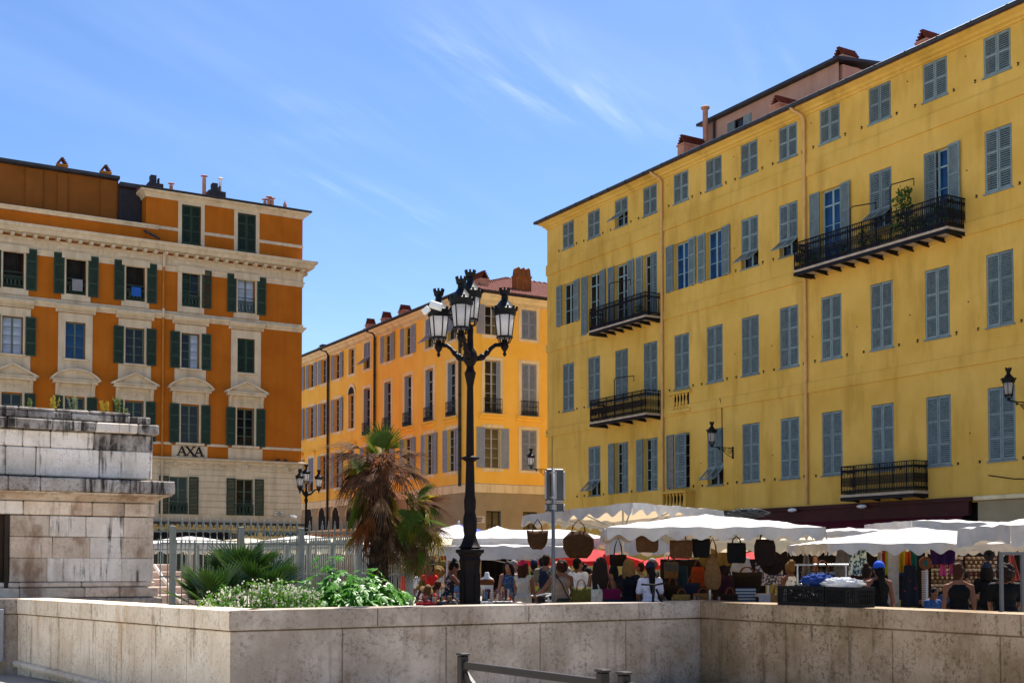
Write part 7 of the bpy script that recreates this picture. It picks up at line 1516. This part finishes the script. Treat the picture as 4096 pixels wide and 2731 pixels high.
person(2094, 25.4, 2244, R(-35), 'woman in a red cap and cream sleeveless blouse', 'skin_tan', ('longbob', 'hair_auburn'), ('vest', 'vest_cream'), ('trouser', 'linen'), arms=('low', 'low'), turn=R(-20), hatm=('cap', 'cap_red'), w=1.08)
person(2136, 28.8, 2240, R(0), 'man in a dark cap with a lime green backpack', 'skin_tan', ('short', 'hair_black'), ('tee', 'tee_black'), hatm=('cap', 'cap_navy'), extra='pack_lime', w=1.08)
person(2168, 29.4, 2228, R(30), 'man with black hair and beard beside the khaki shirt', 'skin_olive', ('short', 'hair_black'), ('tee', 'cloth_sky'), w=1.05)
person(2185, 26.6, 2216, R(-15), 'tall man in a khaki T-shirt with a navy backpack', 'skin_fair', ('crop', 'hair_brown'), ('tee', 'tee_khaki'), arms=('fwd', 'fwd'), extra='pack_navy', w=1.1)
person(2246, 23.6, 2240, R(12), 'curly-haired woman in a beige tube top with a cross-body strap', 'skin_tan', ('curly', 'hair_auburn'), ('tube', 'top_beige'), ('skirt', 'trouser_green'), arms=('side', 'low'), extra='cross', w=1.06)
person(2312, 26.4, 2232, R(-40), 'man in a white T-shirt and glasses in profile', 'skin_tan', ('crop', 'hair_black'), ('tee', 'tee_white'), arms=('low', 'low'), w=1.08, turn=R(-20), extra='glasses')
person(2273, 28.6, 2268, R(0), 'person in a pale shirt mostly hidden behind the curly-haired woman', 'skin_fair', ('short', 'hair_grey'), ('tee', 'tee_white'))
person(2352, 27.8, 2268, R(-10), 'shorter person with a dark bob behind the lime bag', 'skin_tan', ('longbob', 'hair_black'), ('cami', 'tee_black'))
person(2403, 22.6, 2228, R(-12), 'woman with very long dark hair carrying a linen tote', 'skin_tan', ('long', 'hair_brown'), ('cami', 'tee_navy'), ('skirt', 'trouser_jean'), arms=('down', 'down'), extra='tote')
person(2516, 22.8, 2236, R(-50), 'blonde woman in a navy T-shirt', 'skin_tan', ('longbob', 'hair_blond'), ('tee', 'tee_navy'), arms=('low', 'fwd'), w=1.15)
person(2600, 22.5, 2250, R(8), 'woman in a white T-shirt and navy cap with a ponytail', 'skin_tan', ('ponytail', 'hair_black'), ('tee', 'tee_lilac'), arms=('low', 'low'), hatm=('cap', 'cap_navy'))
person(2612, 28.6, 2232, R(-120), 'grey-haired man with sunglasses behind the white T-shirt', 'skin_tan', ('short', 'hair_grey'), ('tee', 'tee_black'), extra='glasses')
person(3158, 25.0, 2248, R(35), 'woman with a curly blonde updo in a white top left of the crates', 'skin_olive', ('updo', 'hair_blond'), ('tank', 'tee_white'), arms=('low', 'low'))
person(3258, 25.2, 2222, R(176), 'dark-haired woman facing the camera behind the clothes rail', 'skin_fair', ('longbob', 'hair_brown'), ('tee', 'tee_black'), arms=('low', 'low'))
person(3466, 20.9, 2262, R(-5), 'woman with brown tied hair in a black sleeveless top, left of the blue cap', 'skin_tan', ('bun', 'hair_brown'), ('tank', 'tee_black'), turn=R(-25), vox=.014)
person(3512, 20.0, 2249, R(3), 'woman in a bright blue cap with a long dark ponytail', 'skin_tan', ('ponytail', 'hair_black'), ('tank', 'tee_black'), hatm=('cap', 'cap_blue'), w=1.08, vox=.014, nod=-.05)
hc_ = person(3832, 19.0, 2262, R(-12), 'woman with a reddish updo in a black strappy top', 'skin_tan', ('updo', 'hair_auburn'), ('cami', 'tee_black'), turn=R(-30), w=1.12, vox=.014, extra='earring')
person(4018, 18.6, 2258, R(-10), 'curly-haired woman in a black T-shirt at the right edge', 'skin_tan', ('bigcurly', 'hair_brown'), ('tee', 'tee_black'), arms=('low', 'low'), w=1.15, vox=.014, nod=.15)
person(3785, 23.0, 2240, R(-60), 'person in a light blue shirt bending over the bangle stall', 'skin_tan', ('short', 'hair_black'), ('tee', 'tee_blue'), arms=('reach', 'reach'), lean=.85, w=1.2, hz=1.72)
person(3728, 21.0, 2348, R(200), 'seated man with short black hair in a blue shirt by the stall pole', 'skin_olive', ('crop', 'hair_black'), ('tee', 'tee_blue'), arms=('low', 'low'), nod=.5)
person(3945, 22.6, 2252, R(-30), 'person in black with a dark cap at the bangle display', 'skin_fair', ('longbob', 'hair_black'), ('tee', 'tee_black'), arms=('fwd', 'fwd'), hatm=('cap', 'cap_navy'))
for px, Y, pt, yw, sk, hr, tp, lab in ((1690, 30, 2262, 160, 'skin_tan', ('longbob', 'hair_brown'), ('tee', 'tee_white'), 'woman in a white T-shirt behind the straw hats'), (1975, 35, 2250, 20, 'skin_tan', ('short', 'hair_black'), ('tee', 'tee_black'), 'man in black behind the jewellery bust'), (2225, 30.5, 2246, 170, 'skin_fair', ('short', 'hair_grey'), ('tee', 'tee_khaki'), 'man in khaki deep in the crowd behind the sign pole'), (2338, 30.2, 2262, 10, 'skin_olive', ('bun', 'hair_black'), ('tank', 'tee_red'), 'woman with a bun in a red top behind the man in white'), (2455, 29.4, 2258, -20, 'skin_tan', ('longbob', 'hair_black'), ('tee', 'tee_navy'), 'woman in navy behind the low dark handbag'), (2560, 30.6, 2250, 60, 'skin_tan', ('short', 'hair_brown'), ('tee', 'tee_khaki'), 'man in khaki between the blonde woman and the navy cap'), (2665, 28.4, 2262, 180, 'skin_fair', ('longbob', 'hair_grey'), ('tee', 'tee_white'), 'older woman in white behind the bucket bag'), (1560, 31, 2260, 30, 'skin_tan', ('short', 'hair_black'), ('tee', 'tee_navy'), 'man in navy behind the iron fence right of the palm trunk'), (1610, 33, 2262, 190, 'skin_fair', ('longbob', 'hair_blond'), ('tee', 'tee_red'), 'blonde woman in red behind the fence near the hat stall'), (3350, 27.4, 2262, -30, 'skin_tan', ('longbob', 'hair_brown'), ('tee', 'tee_black'), 'woman in black deep behind the grey jacket')):
    person(px, Y, pt, R(yw), lab, sk, hr, tp, arms=('low', 'low'), vox=.02)
bpy.data.scenes.remove(TMPS)
